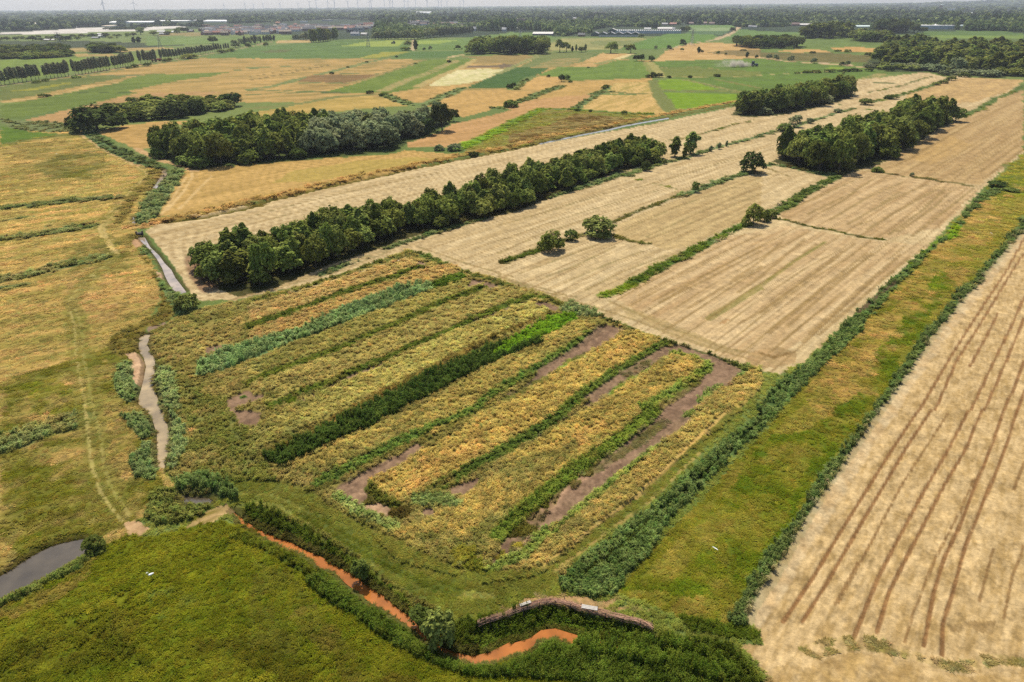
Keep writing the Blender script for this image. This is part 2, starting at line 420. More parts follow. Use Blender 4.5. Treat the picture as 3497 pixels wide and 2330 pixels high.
line('B3 390,190 640,190 850,210 1100,225 1420,240', 3, (98, 118, 48), veg=.8)
line('B3 1440,60 1500,160 1570,230', 5, (128, 128, 74), (108, 120, 60))
line('A3 1390,720 1410,800 1470,900 B3 1480,100 1560,230', 4.5, (118, 124, 64))
# right far meadows
field('A4 400,290 1480,320 2354,300 2354,425 1690,425 1140,395 1100,640 900,605 300,540 0,450 0,350', (114, 132, 62), (98, 116, 54), 'meadow', ang=92, per=12)
field('E7 760,500 2050,500 2354,560 2354,570 600,570', (98, 122, 58), (88, 112, 52), 'crop_field', ang=92, per=20)
field('E7 900,572 2354,575 2354,612 1080,620', (124, 146, 64), (116, 136, 58), 'meadow', ang=92, per=20)
field('E7 1140,765 2354,765 2354,847 1140,847', (76, 84, 62), (70, 80, 56), 'crop_field', per=20)
field('E7 1080,625 2354,625 2354,712 1100,715', (98, 112, 58), (88, 104, 52), 'meadow', ang=92, per=20)
field('A4 600,432 830,420 1110,440 1060,465 720,462', (206, 162, 92), (186, 146, 84), 'hay_field', ang=92, per=8)
field('A4 130,457 380,437 560,447 620,468 300,472', (202, 162, 96), (180, 146, 86), 'hay_field', ang=92, per=8)
field('A4 0,472 600,472 1040,502 1000,560 500,556 0,520', (104, 100, 52), (122, 110, 60), 'meadow', ang=92, per=7)
line('A4 0,518 220,545 480,568 700,577 900,600', 4, (190, 158, 110), (200, 174, 130))
line('A4 500,560 640,570 860,585', 4, (196, 170, 136), gap=.2)
field('A4 560,605 750,598 740,622 600,618', (132, 154, 48), (124, 146, 46))
line('A4 740,738 1000,690 1110,655', 4, (176, 156, 98), (112, 124, 60), gap=.15)
# lanes
line('E5 2354,530 2300,570 2130,635 1930,670 1700,690 1540,735 1370,790', 3.0, (190, 170, 128), (170, 150, 110), cls='farm_track')
line('A3 2175,232 2110,285 2060,310 1940,355', 5, (196, 172, 132), (180, 158, 120), cls='farm_track')
line('A2 1455,455 1465,400 1475,360', 3.5, (184, 164, 124), cls='farm_track')
line('A2 1440,455 1600,448 1960,446', 2.2, (170, 160, 100)); line('A2 1780,517 1900,490', 4, (196, 170, 120))
line('A1 0,768 600,688 1200,588 1750,500 2050,452 2354,395 A2 60,395 240,370', 3.0, (150, 136, 96), (164, 148, 104), cls='farm_track')
line('A1 0,782 600,702 1200,602 1750,514 2050,462', 4, (98, 112, 60), (120, 126, 72), veg=.8)

# ---- middle distance: the pale stubble land
MAIN = 'V 335,532 360,512 480,490 700,440 930,392 1060,365 1300,320 1500,285 1690,245 1800,215 1960,185 2140,165 2353,195 2353,350 2260,432 2110,590 1970,715 1850,832 1790,860 1690,838 1520,778 1320,702 1160,648 1010,602 935,574 850,606 700,655 540,690 450,690 425,655 400,610 365,565'
field(MAIN, STRAW1, STRAW2, 'stubble_field', ang=42, per=2.2, ln=26, gain=2.2, grain=.8, bias=-.1)
field('B3 1030,1290 1100,1210 1300,1120 1660,980 2050,830 2352,770 2352,1130 2000,1270 1700,1420 1500,1450 1350,1395 1100,1340', (204, 178, 124), (170, 144, 96), 'stubble_field', ang=42, per=2.0, ln=25, grain=.8)
field('C3 1050,560 1200,450 1700,200 2050,30 2352,-30 C4 200,-80 1000,60 1500,100 700,700 300,1000 -200,1250 C3 2300,1190 1500,900', (216, 188, 140), (182, 150, 104), 'stubble_field', ang=43, per=2.2, ln=30, grain=.8, bias=-.1)
field('B4 140,1130 280,1050 650,800 900,745 1500,820 1960,900 1600,1250 1100,1350 700,1280 250,1180', (212, 182, 134), (178, 146, 100), 'stubble_field', ang=43, per=2.4, ln=30, grain=.8)
field('B4 1040,700 1200,620 1700,330 2100,110 2352,-20 2352,560 1960,870 1600,830 1080,760', (200, 170, 118), (176, 144, 96), 'stubble_field', ang=43, per=2.6, ln=40, grain=.7)
field('B4 1300,600 1700,420 1900,520 1500,700', (208, 170, 100), (180, 146, 90), ang=43, per=3, mix=.5)
field('A4 1300,850 1500,770 1850,690 2354,720 2200,820 1900,915 1300,915', (206, 172, 112), (178, 146, 96), 'stubble_field', ang=43, per=4, ln=40)
# tramlines and swath lines
rng = np.random.RandomState(5)
def tram(x0, y0, x1, y1, t, n, w, c, mix, skip=.25, g=.3):
    for i in range(n):
        if rng.rand() < skip: continue
        u = (i + .5 + .4 * (rng.rand() - .5)) / n
        line('%s %f,%f %f,%f' % (t, x0[0] + (x1[0] - x0[0]) * u, x0[1] + (x1[1] - x0[1]) * u, y0[0] + (y1[0] - y0[0]) * u, y0[1] + (y1[1] - y0[1]) * u), w, c, None, mix, gap=g)
tram((2020, 1000), (2300, 700), (2352, 300), (3100, 220), 'C3', 0, .3, (150, 120, 74), .6)
for sp in ('C3 1400,590 1800,390 2352,110', 'C3 1450,610 1850,410 2352,150', 'C3 1250,550 1700,310 2352,0', 'C3 1700,660 2000,480 2352,290', 'C3 2150,800 2352,690 C4 300,480 700,200', 'C4 -100,520 150,340 500,90',
           'C4 80,880 600,440 950,170', 'C4 0,700 500,330 850,80', 'C4 440,890 800,560 1250,180', 'C4 380,960 700,680 1000,420', 'C4 -200,520 0,380 400,40', 'C4 230,830 600,510 1000,170', 'C4 520,900 900,570 1330,200', 'C4 -260,420 0,240 200,60'):
    line(sp, .45, (150, 122, 74), (166, 138, 90), .8, gap=.22)
for sp in ('C3 1860,750 2352,450 C4 0,470 300,240 580,70', 'C3 1890,765 2352,480 C4 20,490'):
    line(sp, .5, (120, 118, 48), (150, 136, 74), .85, gap=.12)
for sp in ('B4 550,1110 700,1030 850,930', 'B4 1080,1030 1240,930', 'B4 1000,1180 850,1230', 'B4 420,1130 800,950 1000,820', 'B4 620,1180 1000,960 1280,840', 'B4 780,1220 1200,980 1500,860', 'B4 950,1260 1300,1060 1600,890', 'B4 1150,1310 1450,1090 1650,900', 'B4 1350,1330 1900,900', 'B4 180,1120 500,980 900,800', 'B4 1220,1290 1560,1060 1700,920'):
    line(sp, .45, (136, 116, 66), (160, 134, 84), .8, gap=.2)
for sp in ('B4 1200,700 1700,420 2200,160', 'B4 1350,720 1800,480 2352,200', 'B4 1500,750 2000,450 2352,280', 'B4 1700,780 2100,520 2352,360', 'B4 1800,790 2352,420', 'B4 1950,760 2352,480', 'B4 1300,660 1800,360 2352,80', 'B4 2050,770 2352,540'):
    line(sp, .5, (150, 120, 72), (164, 136, 86), .8, gap=.2)
for sp in ('B3 0,1230 600,1060 1200,870', 'B3 0,1370 500,1190 1100,1010 1500,900', 'B3 300,1150 900,950 1350,870', 'B3 0,1480 400,1300 900,1130', 'B3 1230,1390 1700,1220 2352,940', 'B3 1330,1330 1800,1110 2352,880', 'B3 1150,1260 1600,1060 2352,800', 'B3 1400,860 1900,700 2352,580', 'B3 1500,820 2000,660 2352,540', 'B2 0,1150 500,1020 1100,880 1700,760', 'B2 300,1070 1000,900 1600,780', 'B2 0,1220 500,1090 1000,960', 'C3 0,370 400,520 700,560', 'C3 200,430 600,540', 'C3 350,410 700,280 1050,110', 'C3 600,430 900,300 1300,150', 'C3 780,500 1100,340 1500,190', 'C3 200,350 500,240 900,90', 'C2 0,540 400,420 900,290 1300,140', 'C2 0,560 400,440 900,310',
           'C3 0,355 300,480 700,600 1200,760 1800,980 2300,1130', 'C3 0,375 300,500 700,620', 'C3 1000,600 1500,830 2000,1010 2352,1080', 'C3 1150,660 1600,860 1900,960', 'C2 1500,110 2000,280 2352,380'):
    line(sp, .42, (154, 126, 78), (140, 128, 78), .75, gap=.25)
field('C3 1100,650 1300,690 1700,860 2200,1060 2000,1060 1500,900 1150,720', (160, 140, 88), (186, 160, 108), ang=-50, per=2, ln=20, mix=.6)
field('C4 -100,1050 150,1000 330,1050 300,1150 100,1190 -150,1180', (188, 152, 104), (150, 124, 78), ang=-40, per=1.6, ln=14, mix=.7)
line('C4 0,1060 120,1100 260,1060', .5, (140, 112, 68), gap=.2)
field('C3 1980,790 2020,760 2100,760 1990,805', (186, 144, 92), (176, 136, 86), mix=.8)
rows(MAIN, 42.1, 3.3, .22, (146, 118, 74), .75, seed=3); rows(MAIN, 42.1, 1.1, .2, (178, 152, 106), .5, .4, .3, seed=4)
rows('C3 1050,560 1200,450 1700,200 2050,30 2352,-30 C4 200,-80 1000,60 1500,100 700,700 300,1000 -200,1250 C3 2300,1190 1500,900', 43, 4.1, .25, (148, 122, 72), .8, seed=5)
rows('B4 140,1130 280,1050 650,800 900,745 1500,820 1960,900 1600,1250 1100,1350 700,1280 250,1180', 43, 4.4, .25, (150, 122, 76), .8, seed=6)
rows('B4 1040,700 1200,620 1700,330 2100,110 2352,-20 2352,560 1960,870 1600,830 1080,760', 43, 4.2, .3, (146, 118, 74), .8, seed=7)
# golden hay field west of the canal
field('B1 1400,1150 1460,1050 1560,900 1640,740 1760,720 2352,680 B2 0,685 700,630 1300,590 1370,560 1450,560 1900,600 1500,700 1100,800 700,880 400,960 0,1010 B1 2352,980 1700,1130', (206, 168, 100), (172, 140, 76), 'hay_field', ang=38, per=2.6, ln=40, grain=.6)
rows('B1 1400,1150 1460,1050 1560,900 1640,740 1760,720 2352,680 B2 0,685 700,630 1300,590 1450,560 1900,600 1500,700 1100,800 700,880 400,960 0,1010 B1 2352,980 1700,1130', 38, 3.4, .3, (164, 136, 72), .75, .2, .3, seed=8)
for sp in ('B1 1480,1100 1640,920 1720,790 1700,740', 'B1 1600,1080 1760,920 1890,790', 'B1 1440,1130 1560,960 1660,800', 'B1 1500,1090 1660,900'): line(sp, .5, (218, 186, 128), None, .7, gap=.25)
field('B2 400,740 1000,650 1500,620 1700,640 1200,740 600,830 200,850', (178, 158, 76), (160, 146, 66), ang=38, per=3, mix=.6)
field('B1 880,400 1100,335 1450,300 1700,300 1400,400 1330,540 1200,540', (202, 162, 96), (168, 136, 74), 'hay_field', ang=40, per=4, grain=.6)
line('B1 1220,545 1300,590 1420,650 1560,680 1740,745', 1.6, (206, 172, 120), (190, 150, 100))
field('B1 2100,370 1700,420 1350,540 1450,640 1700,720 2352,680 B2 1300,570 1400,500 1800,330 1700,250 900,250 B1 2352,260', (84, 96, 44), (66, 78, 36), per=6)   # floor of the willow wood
# left meadow
LM = 'V -60,300 185,302 260,338 330,368 350,385 338,430 305,500 315,540 345,600 362,650 362,700 335,740 318,770 305,830 325,910 350,1000 372,1080 400,1120 380,1160 300,1205 285,1235 210,1260 100,1285 0,1330 -60,1360'
field(LM, (200, 164, 92), (152, 138, 66), 'meadow', ang=58, per=5, ln=26, gain=3, veg=.2, grain=.7)
def patch(spec, c1, c2, mix, per=5, ang=None, soft=.5, veg=None):
    idx = inside(P(spec), GX + 3.2 * (fbm(GX / 9, GY / 9, 31, 3) - .5) * np.clip(GR / 120, .8, 5), GY + 6 * (fbm(GX / 9, GY / 9, 32, 3) - .5) * np.clip(GR / 120, .8, 5))
    if not len(idx): return
    m = np.clip((fbm(GX[idx] / per, GY[idx] / per, _seed[0], 4) - .5) * 3.5 + .5 + soft * .5, 0, 1) * mix
    put(idx, shade(idx, c1, c2, ang, per * .6), m)
    if veg is not None: VEG[idx[m > .5]] = veg
patch('V 0,330 120,310 200,330 250,380 290,400 180,420 60,440 0,440', (150, 132, 62), (124, 112, 52), .8, 8)
patch('V 80,380 170,340 240,350 250,385 150,415', (104, 102, 44), (92, 96, 38), .8, 8)
patch('V 150,390 240,400 230,420 150,410', (88, 98, 32), (80, 90, 30), .7, 6)
patch('V 0,870 140,840 250,800 330,790 310,900 345,1010 380,1110 300,1200 0,1330', (112, 112, 36), (92, 98, 28), .95, 4, 58, .35)
patch('V 60,880 180,900 200,960 60,960', (104, 118, 24), (96, 106, 26), .8, 4)
patch('V 0,1080 200,1040 300,1140 260,1230 0,1280', (108, 112, 28), (94, 100, 24), .8, 4)
patch('V 130,640 330,640 350,700 260,740 170,720', (196, 156, 96), (178, 142, 80), .6, 4)
patch('V 130,570 250,540 330,560 330,600 240,640 160,660', (132, 122, 56), (110, 108, 46), .7, 4)
patch('V 195,560 260,560 290,600 230,600', (114, 106, 52), (100, 98, 44), .8, 4)
for sp, w in (('B1 0,1080 300,1050 600,1010 1050,980', 3.6), ('B1 0,1345 300,1310 600,1260 800,1235', 3.2), ('C1 0,410 200,370 500,295 900,210', 3.6), ('D1 -60,215 100,170 300,100 430,60', 3.4), ('C1 0,495 230,450', 1.6), ('B1 0,1190 300,1150', .8), ('B1 400,1235 790,1230', .7)):
    line(sp, w * .85, REED1, REED2, .9, veg=.9 if w > 2 else .5, vt=1, gap=.25)
rows(LM, 58, 7, .8, (150, 140, 66), .5, .5, .35, seed=9)
# the track on the left
TRK = 'B1 720,420 960,570 1200,690 1290,735 1315,775 1250,850 1120,990 980,1140 900,1250 920,1330 1030,1490 1050,1510 C1 1045,180 1010,240 880,340 740,460 650,560 635,640 690,800 700,900 710,1100 760,1300 800,1568 D1 540,150 560,330 610,470 720,630'
line(TRK, 2.0, (132, 126, 56), (112, 112, 46), .6, gap=.2, veg=.16)
line('C1 900,0 1030,190 1000,240 860,330 720,460 640,550 612,640 655,780 668,900 680,1100 720,1300 760,1568 D1 505,120 530,330 580,480 700,640', .26, (176, 164, 92), (190, 172, 104), .75, veg=.05, feather=.6, gap=.1)
line('C1 940,0 1050,180 1020,260 900,360 780,460 690,550 665,650 710,780 735,900 745,1100 790,1300 830,1568 D1 575,140 600,330 640,450 745,610', .26, (150, 146, 72), (172, 158, 92), .65, gap=.25, veg=.05, feather=.6)
line('B1 720,425 960,575 1200,695 1290,738 1305,775 1240,850 1110,980 960,1140 890,1250 910,1330 1030,1490', .5, (206, 178, 112), (190, 170, 100), .85, veg=.05)
line('B1 1330,770 1270,860 1150,990 1010,1140 930,1250 945,1330 1050,1480', .5, (196, 170, 110), (180, 160, 90), .8, veg=.05)
line('B1 720,425 840,480 1000,590 1210,690', 1.4, (196, 160, 110), None, .7, gap=.2)
field('D1 710,655 785,630 870,690 800,735 735,725', (198, 164, 120), (184, 148, 106), 'sand_patch', per=1.5, veg=0)
# reeds and rough along the upper brook
field('B1 720,400 790,390 1020,510 1250,610 1500,720 1440,730 1380,720 1200,680 1000,590 860,500', REED1, REED2, veg=1.2, vt=1, per=3)
line('B1 790,400 1020,530 1240,640 1400,700', 1.1, (58, 70, 26), None, .9, dz=-.4)
field('B1 1190,1220 1185,1180 1280,1030 1400,880 1480,790 1500,730 1640,740 1560,900 1470,1040 1400,1130 1390,1190 1280,1215', REED1, (120, 138, 84), veg=1.5, vt=1, per=3)
field('B1 1350,720 1440,740 1400,860 1330,940 1250,960 1180,1060 1100,1180 1060,1240 1000,1220 1060,1080 1220,880 1310,780', (118, 110, 44), (150, 126, 64), veg=.6, per=3)
field('B1 0,280 200,290 600,320 720,385 680,400 400,395 130,370 0,310', (106, 118, 70), (122, 128, 78), veg=1.0, vt=1, per=5)
field('B1 0,345 130,370 330,400 600,410 300,450 0,505', (96, 120, 32), (84, 110, 28), 'meadow', ang=60, per=6)
line('B1 0,515 200,475 450,435 640,412', 3.5, (124, 122, 56), (108, 110, 50))
line('B1 1150,1245 1300,1235 1400,1200 1600,1160', 1.8, (200, 158, 92), (170, 134, 76), veg=.5)
# canal bank
line('B1 1400,1180 1700,1140 2100,1050 B2 0,1005 400,925 700,850 1100,765 1500,680 1960,590 2352,520 B3 300,470 600,405 900,345 1300,270 1560,225 2150,115', 2.6, (190, 154, 84), (148, 122, 60), veg=.9, vt=0)
line('B1 1470,1195 1800,1160 2352,1040 B2 0,1040 400,955 700,880 1100,800 1500,712 1970,622 2352,550 B3 500,465 900,372 1350,290 1560,250 2150,145', 1.5, (92, 84, 34), (116, 106, 40), dz=-.7, veg=.3)
# ditches across the stubble
def ditch(sp, w, v=.9, c1=(96, 118, 44), c2=(74, 96, 36), vt=0, gap=0): line(sp, w * .8, c1, c2, veg=v * .72, vt=vt, gap=gap + .08)
ditch('B3 50,1560 220,1490 370,1440 480,1420 600,1360 760,1310', 1.6, .7, (112, 106, 50), (88, 92, 40))
line('B3 50,1555 370,1445', .9, (74, 92, 36), veg=.8)
ditch('B3 1020,1200 1200,1125 1300,1085 1500,1010 1640,955', 1.1, .6, (104, 98, 46), (72, 80, 36))
ditch('B3 1640,965 1770,915 1950,850 2100,795 2290,750', 2.0, 1.2, REED1, REED2, 1)
ditch('B3 940,1310 1040,1320 1110,1345 1200,1370 1350,1395', 1.0, .6, (110, 106, 48), (84, 92, 40), gap=.2)
ditch('C3 935,550 1050,520 1130,475 1200,435', 1.9, .6, (110, 136, 36), (96, 120, 34))
ditch('C3 1200,430 1320,370 1450,300 1600,225 1700,175 1900,65 2060,-20 B3 2080,1280 2200,1220', 2.0, 1.0, (92, 116, 44), (68, 92, 38))
ditch('B4 100,1120 280,1030 420,925 560,855 700,790', 2.3, 1.1, (92, 112, 52), (74, 96, 42), 1)
ditch('B4 60,1165 250,1185 400,1230 700,1285 900,1330 1080,1360', .9, .5, (86, 92, 36), (72, 76, 30), gap=.12)
ditch('B4 1040,745 1180,775 1320,790 1600,835 1900,880', 1.2, .6, (112, 100, 54), (96, 94, 46))
ditch('B3 430,985 490,965 700,900 880,850 1080,780 1180,785', 2.0, 1.3, REED1, REED2, 1)
ditch('B3 1180,765 1350,710 1500,665 1700,620 1900,550 2150,480 2352,430 B4 0,420 250,370 450,300 640,235 850,180', 1.9, 1.1, REED1, (92, 112, 60), 1)
ditch('C2 650,360 860,270 1150,175 1310,95 B3 -150,1170 0,1110', 1.6, 1.0, (96, 110, 66), REED2, 1, gap=.3)
ditch('B2 1570,1300 1750,1240 2000,1160', 2.0, 1.3, REED1, REED2, 1)
ditch('B3 1510,480 1800,415 2100,330 2290,290', 1.0, .5, (120, 110, 56), gap=.2)
ditch('B3 1220,808 1260,820 1460,870 1600,905', .8, .4, (130, 120, 64), gap=.35)
ditch('B4 0,690 150,690 260,710 500,760 640,790', 2.2, 1.2, REED1, REED2, 1)
ditch('B4 600,150 830,160', 2.2, .9, (92, 112, 54)); ditch('B4 860,180 1050,205', 1.4, .7)
ditch('A4 990,735 1220,750 1330,757', 2.6, 1.0, (78, 92, 46)); ditch('A4 950,830 1240,770 1540,680', 1.6, .6, (112, 108, 52), gap=.2)
ditch('A4 1000,910 1130,880 1250,850 1540,760 1680,705', 3.0, .9, (98, 112, 52))
ditch('B4 1790,260 1950,195 2100,100 2350,0', 2.8, .9, (108, 120, 58)); ditch('A4 2020,915 2200,850 2354,760', 2.5, .9, (100, 114, 54))
ditch('A4 1110,655 1500,645 1700,690 2354,715', 4, .6, (98, 118, 46), (86, 108, 40))
line('B4 0,700 250,790 B3 2280,760 2352,740', .8, (150, 130, 80), gap=.3)
# wood floors
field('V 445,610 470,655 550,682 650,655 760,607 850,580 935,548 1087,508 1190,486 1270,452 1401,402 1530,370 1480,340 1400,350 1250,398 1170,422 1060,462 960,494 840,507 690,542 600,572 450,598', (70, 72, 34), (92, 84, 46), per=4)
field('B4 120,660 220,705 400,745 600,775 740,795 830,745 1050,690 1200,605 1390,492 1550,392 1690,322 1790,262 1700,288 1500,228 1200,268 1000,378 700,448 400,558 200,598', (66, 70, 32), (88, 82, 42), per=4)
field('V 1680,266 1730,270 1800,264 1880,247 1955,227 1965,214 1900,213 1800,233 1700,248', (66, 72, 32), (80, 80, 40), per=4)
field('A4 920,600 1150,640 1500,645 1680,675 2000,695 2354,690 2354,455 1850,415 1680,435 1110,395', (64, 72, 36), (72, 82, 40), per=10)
line('V 440,590 450,630 480,665', 2.2, (150, 112, 86), (120, 96, 66), .8)
# ---- near ground: rough parcel with its ditches
PARC = 'V 455,712 560,690 700,655 850,606 935,576 1010,604 1170,650 1320,706 1520,780 1690,842 1755,872 1690,935 1560,1050 1430,1160 1330,1260 1290,1345 1090,1378 850,1262 700,1190 560,1145 470,1140 420,1110 372,1080 352,1000 330,910 310,830 330,765 400,735'
field(PARC, (166, 146, 76), (120, 116, 56), 'meadow', ang=44, per=2.6, ln=9, gain=2.8, veg=.55, vt=2, grain=.7)
# west part green with reeds
patch('V 350,820 440,870 520,930 600,1050 640,1110 560,1150 420,1110 372,1060 345,950', (116, 126, 64), (98, 110, 56), .85, 3, None, .5, .7)
field('C1 1390,1160 1500,1200 1560,1300 1620,1568 1440,1568 1380,1330', REED1, (120, 138, 84), veg=1.1, vt=1, per=2)
field('D1 960,0 1010,0 1060,100 1080,220 1000,330 945,340 975,250 985,150', REED1, (116, 136, 84), veg=1.2, vt=1, per=2)
# raised beds (higher, golden on top)
BEDS = {'a': ('C2 0,640 380,540 740,420 1100,310 1380,225 1480,240 1540,285 1230,385 900,480 700,560 330,690 0,800', (192, 152, 92), (150, 128, 66)),
        'b': ('C2 0,880 330,750 700,620 900,540 1230,440 1600,300 1760,270 1900,300 1860,350 1600,430 1200,530 850,660 560,790 520,830 180,910 0,970', (188, 148, 86), (150, 124, 62)),
        'c': ('C2 0,1150 300,1020 600,900 900,790 1200,670 1640,500 1900,420 2080,450 2090,480 1700,610 1400,745 1100,860 800,1000 520,1100 300,1180 0,1320', (168, 146, 78), (124, 116, 54)),
        'd': ('C2 100,1568 300,1430 0,1360 300,1250 520,1170 800,1070 1100,930 1400,810 1700,670 2100,520 2352,470 C3 0,500 180,490 260,530 0,650 C2 2300,590 2000,740 1800,850 1500,960 1200,1100 900,1220 760,1290 450,1400 250,1500', (180, 152, 82), (132, 120, 58)),
        'e': ('C2 400,1540 700,1400 1100,1220 1400,1070 1700,940 2050,790 2352,660 C3 290,610 400,650 480,690 300,780 0,950 C2 2250,930 1900,1090 1650,1210 1350,1360 1100,1480 900,1568 D2 300,110 100,210 -60,280 D1 1480,200 1420,140', (186, 164, 90), (140, 128, 62)),
        'f': ('C3 0,1090 250,950 560,790 680,750 860,820 930,860 800,880 640,1010 350,1180 0,1390 D2 1500,0 1300,90 1080,140 880,170 650,280 400,400 260,330 140,340 330,260 600,140 1000,0', (188, 156, 80), (136, 122, 56)),
        'g': ('C3 1180,860 1470,950 1300,1070 1050,1230 850,1350 600,1568 D3 360,20 150,150 0,250 D2 1300,310 1000,490 830,560 690,460 690,420 900,300 1080,200 1517,-30 C3 40,1560 500,1240 860,1040 1040,950', (202, 164, 84), (152, 130, 60)),
        'h': ('C3 1560,1065 1760,1090 1860,1170 1820,1230 1500,1440 1300,1568 D3 700,130 420,340 130,580 0,700 D2 1400,800 1200,900 1180,960 850,860 700,700 900,700 1100,600 1517,330 D3 0,310 C3 900,1520 1300,1250', (192, 156, 78), (140, 124, 56)),
        'i': ('C3 2352,1180 2260,1200 1960,1390 1800,1500 D3 1100,30 880,220 560,490 150,840 0,930 -90,1000 230,960 480,740 800,500 1100,240 1400,0 C3 2352,1370', (192, 156, 82), (140, 126, 58))}
for k, (sp, a, b) in BEDS.items():
    a = (int(a[0] * .98), int(a[1] * 1.05), int(a[2] * 1.02)); b = tuple(int(q * 1.04 + 4) for q in b)
    field(sp, a, b, ang=70, per=1.5, ln=3.2, gain=3.2, veg=.5, vt=2, dz=.25)
for sp, m in (('D2 60,360 200,320 420,420 640,330 900,200 1100,90 900,90 650,230 400,330 200,330', .75), ('D2 880,860 1180,960 1200,880 1500,700 1517,560 1300,640 1050,680 900,720', .8), ('D3 0,340 120,300 330,250 500,180 330,330 120,500 0,600', .6), ('D2 -100,130 200,60 420,30 300,130 60,260 -60,280', .6),
              ('C2 0,1180 300,1060 650,930 700,980 400,1100 100,1260', .6), ('C2 250,1450 700,1330 900,1250 1000,1300 800,1420 500,1540', .6), ('C3 300,1180 480,1080 640,960 700,1000 540,1120', .5), ('D3 250,830 480,700 640,560 560,560 330,720', .5), ('C1 1500,750 2352,560 2352,640 1700,830', .4)):
    patch(sp, (118, 120, 66), (98, 108, 54), m, 2.2)
for sp in ('D2 980,330 1300,180 1400,240 1050,420 860,480', 'C3 900,1080 1180,930 1300,960 1000,1180', 'D3 420,170 620,60 640,110 480,220', 'C3 1500,1230 1700,1110 1760,1150 1560,1300'):
    patch(sp, (214, 176, 96), (190, 152, 80), .6, 2)
# bare mud in the ditches
MUDS = ['C2 1490,210 1600,275 1570,330 1500,280', 'C2 1990,400 2120,425 2235,470 2130,525 2080,450 1960,480', 'C2 2352,650 2050,785 1700,935 1400,1055 1100,1210 850,1310 700,1390 480,1505 440,1490 620,1405 850,1275 1200,1140 1500,1010 1800,890 2000,775 2352,620',
        'C3 300,592 420,610 560,650 520,690 380,640 290,612', 'C1 2020,1470 2230,1390 2260,1440 2352,1430 2352,1480 2230,1500 2100,1568 2030,1568', 'D1 1325,0 1430,0 1517,20 1480,90 1380,100', 'C1 1840,1010 2000,985 1960,1030 1830,1070',
        'D2 490,460 600,390 700,350 850,265 960,190 1010,215 870,310 760,370 690,410 670,470 740,500 830,560 800,620 640,560 560,500', 'C3 60,1420 200,1390 360,1230 640,1055 860,930 960,800 1125,850 1000,965 860,1035 700,1125 480,1245 300,1340 120,1450',
        'C3 720,1545 900,1460 1200,1265 1480,1095 1500,1000 1590,990 1900,1090 2170,1200 2060,1310 1930,1410 1800,1545 D3 1040,100 880,205 760,300 650,410 520,515 420,565 335,650 240,700 80,830 0,870 -60,900 20,770 150,630 350,480 420,390 560,300 650,215 760,150 870,60 C3 1500,1545 1640,1450 1830,1290 1890,1180 1840,1110 1560,1055 1480,1095 1300,1235 1000,1410 820,1545',
        'D3 250,100 380,50 470,10 400,60 280,120 200,180 90,220 150,150', 'D2 1120,470 1200,430 1340,375 1300,455 1220,490', 'D2 1000,560 1060,560 1060,620 990,610', 'C2 1060,925 860,1010 700,1070 850,1030', 'D2 1200,930 1240,920 1220,970']
for sp in MUDS:
    field(sp, MUD1, MUD2, 'mud_flat', ang=44, per=2.2, ln=7, veg=0, grain=.8, dz=-.15)
patch('D3 330,500 560,300 640,330 420,560 250,690 60,800 100,700', (196, 158, 124), (176, 140, 108), .8, 2)
patch('D2 570,480 680,470 830,570 790,620 640,560', (206, 172, 134), (186, 150, 116), .9, 2)
patch('C3 1500,1400 1800,1350 1800,1568 1400,1568', (168, 136, 110), (150, 120, 96), .6, 2)
# weeds over the mud
patch('D2 900,230 1200,60 1517,-60 C3 400,1250 480,1300 200,1500', (108, 112, 52), (92, 98, 46), .8, 2.5, None, .4, .3)
patch('D3 0,200 150,120 260,90 200,180 60,270', (102, 104, 44), (88, 92, 40), .8, 2, None, .5, .3)
patch('D3 60,680 200,560 330,470 400,440 330,560 180,700 60,760', (100, 96, 36), (120, 110, 50), .75, 1.6, None, .1, .35)
for (t, x, y, q, c) in (('D3', 250, 530, 45, (104, 108, 34)), ('D3', 410, 540, 38, (138, 132, 40)), ('D3', 120, 782, 26, (170, 156, 36)), ('D3', 20, 842, 32, (150, 142, 40)), ('D3', 530, 360, 34, (110, 108, 36)), ('D3', 520, 462, 26, (128, 136, 44)), ('D3', 950, 95, 24, (134, 136, 44)), ('D3', 300, 610, 40, (96, 86, 40)), ('D3', 160, 690, 60, (98, 100, 34)), ('D3', 90, 690, 50, (84, 84, 28)), ('D3', 440, 425, 36, (116, 112, 46)), ('D2', 690, 525, 34, (92, 96, 34)), ('D2', 870, 590, 60, (92, 78, 28)), ('D2', 1240, 840, 70, (138, 136, 40)), ('D2', 1290, 900, 60, (112, 122, 40)), ('C1', 2170, 1450, 24, (70, 110, 30)), ('C2', 380, 1490, 50, (88, 120, 32)), ('C2', 640, 1400, 26, (80, 116, 34))):
    gx, gy = G(t, x, y); R = q * TILE[t][2] * mpp((gx, gy)); k = np.nonzero(np.hypot(GX - gx, GY - gy) < R * (.6 + .8 * vn(GX * 2, GY * 2, int(x))))[0]
    put(k, shade(k, c, tuple(int(v * .8) for v in c), None, .8), .9); VEG[k] = .5; VT[k] = 2
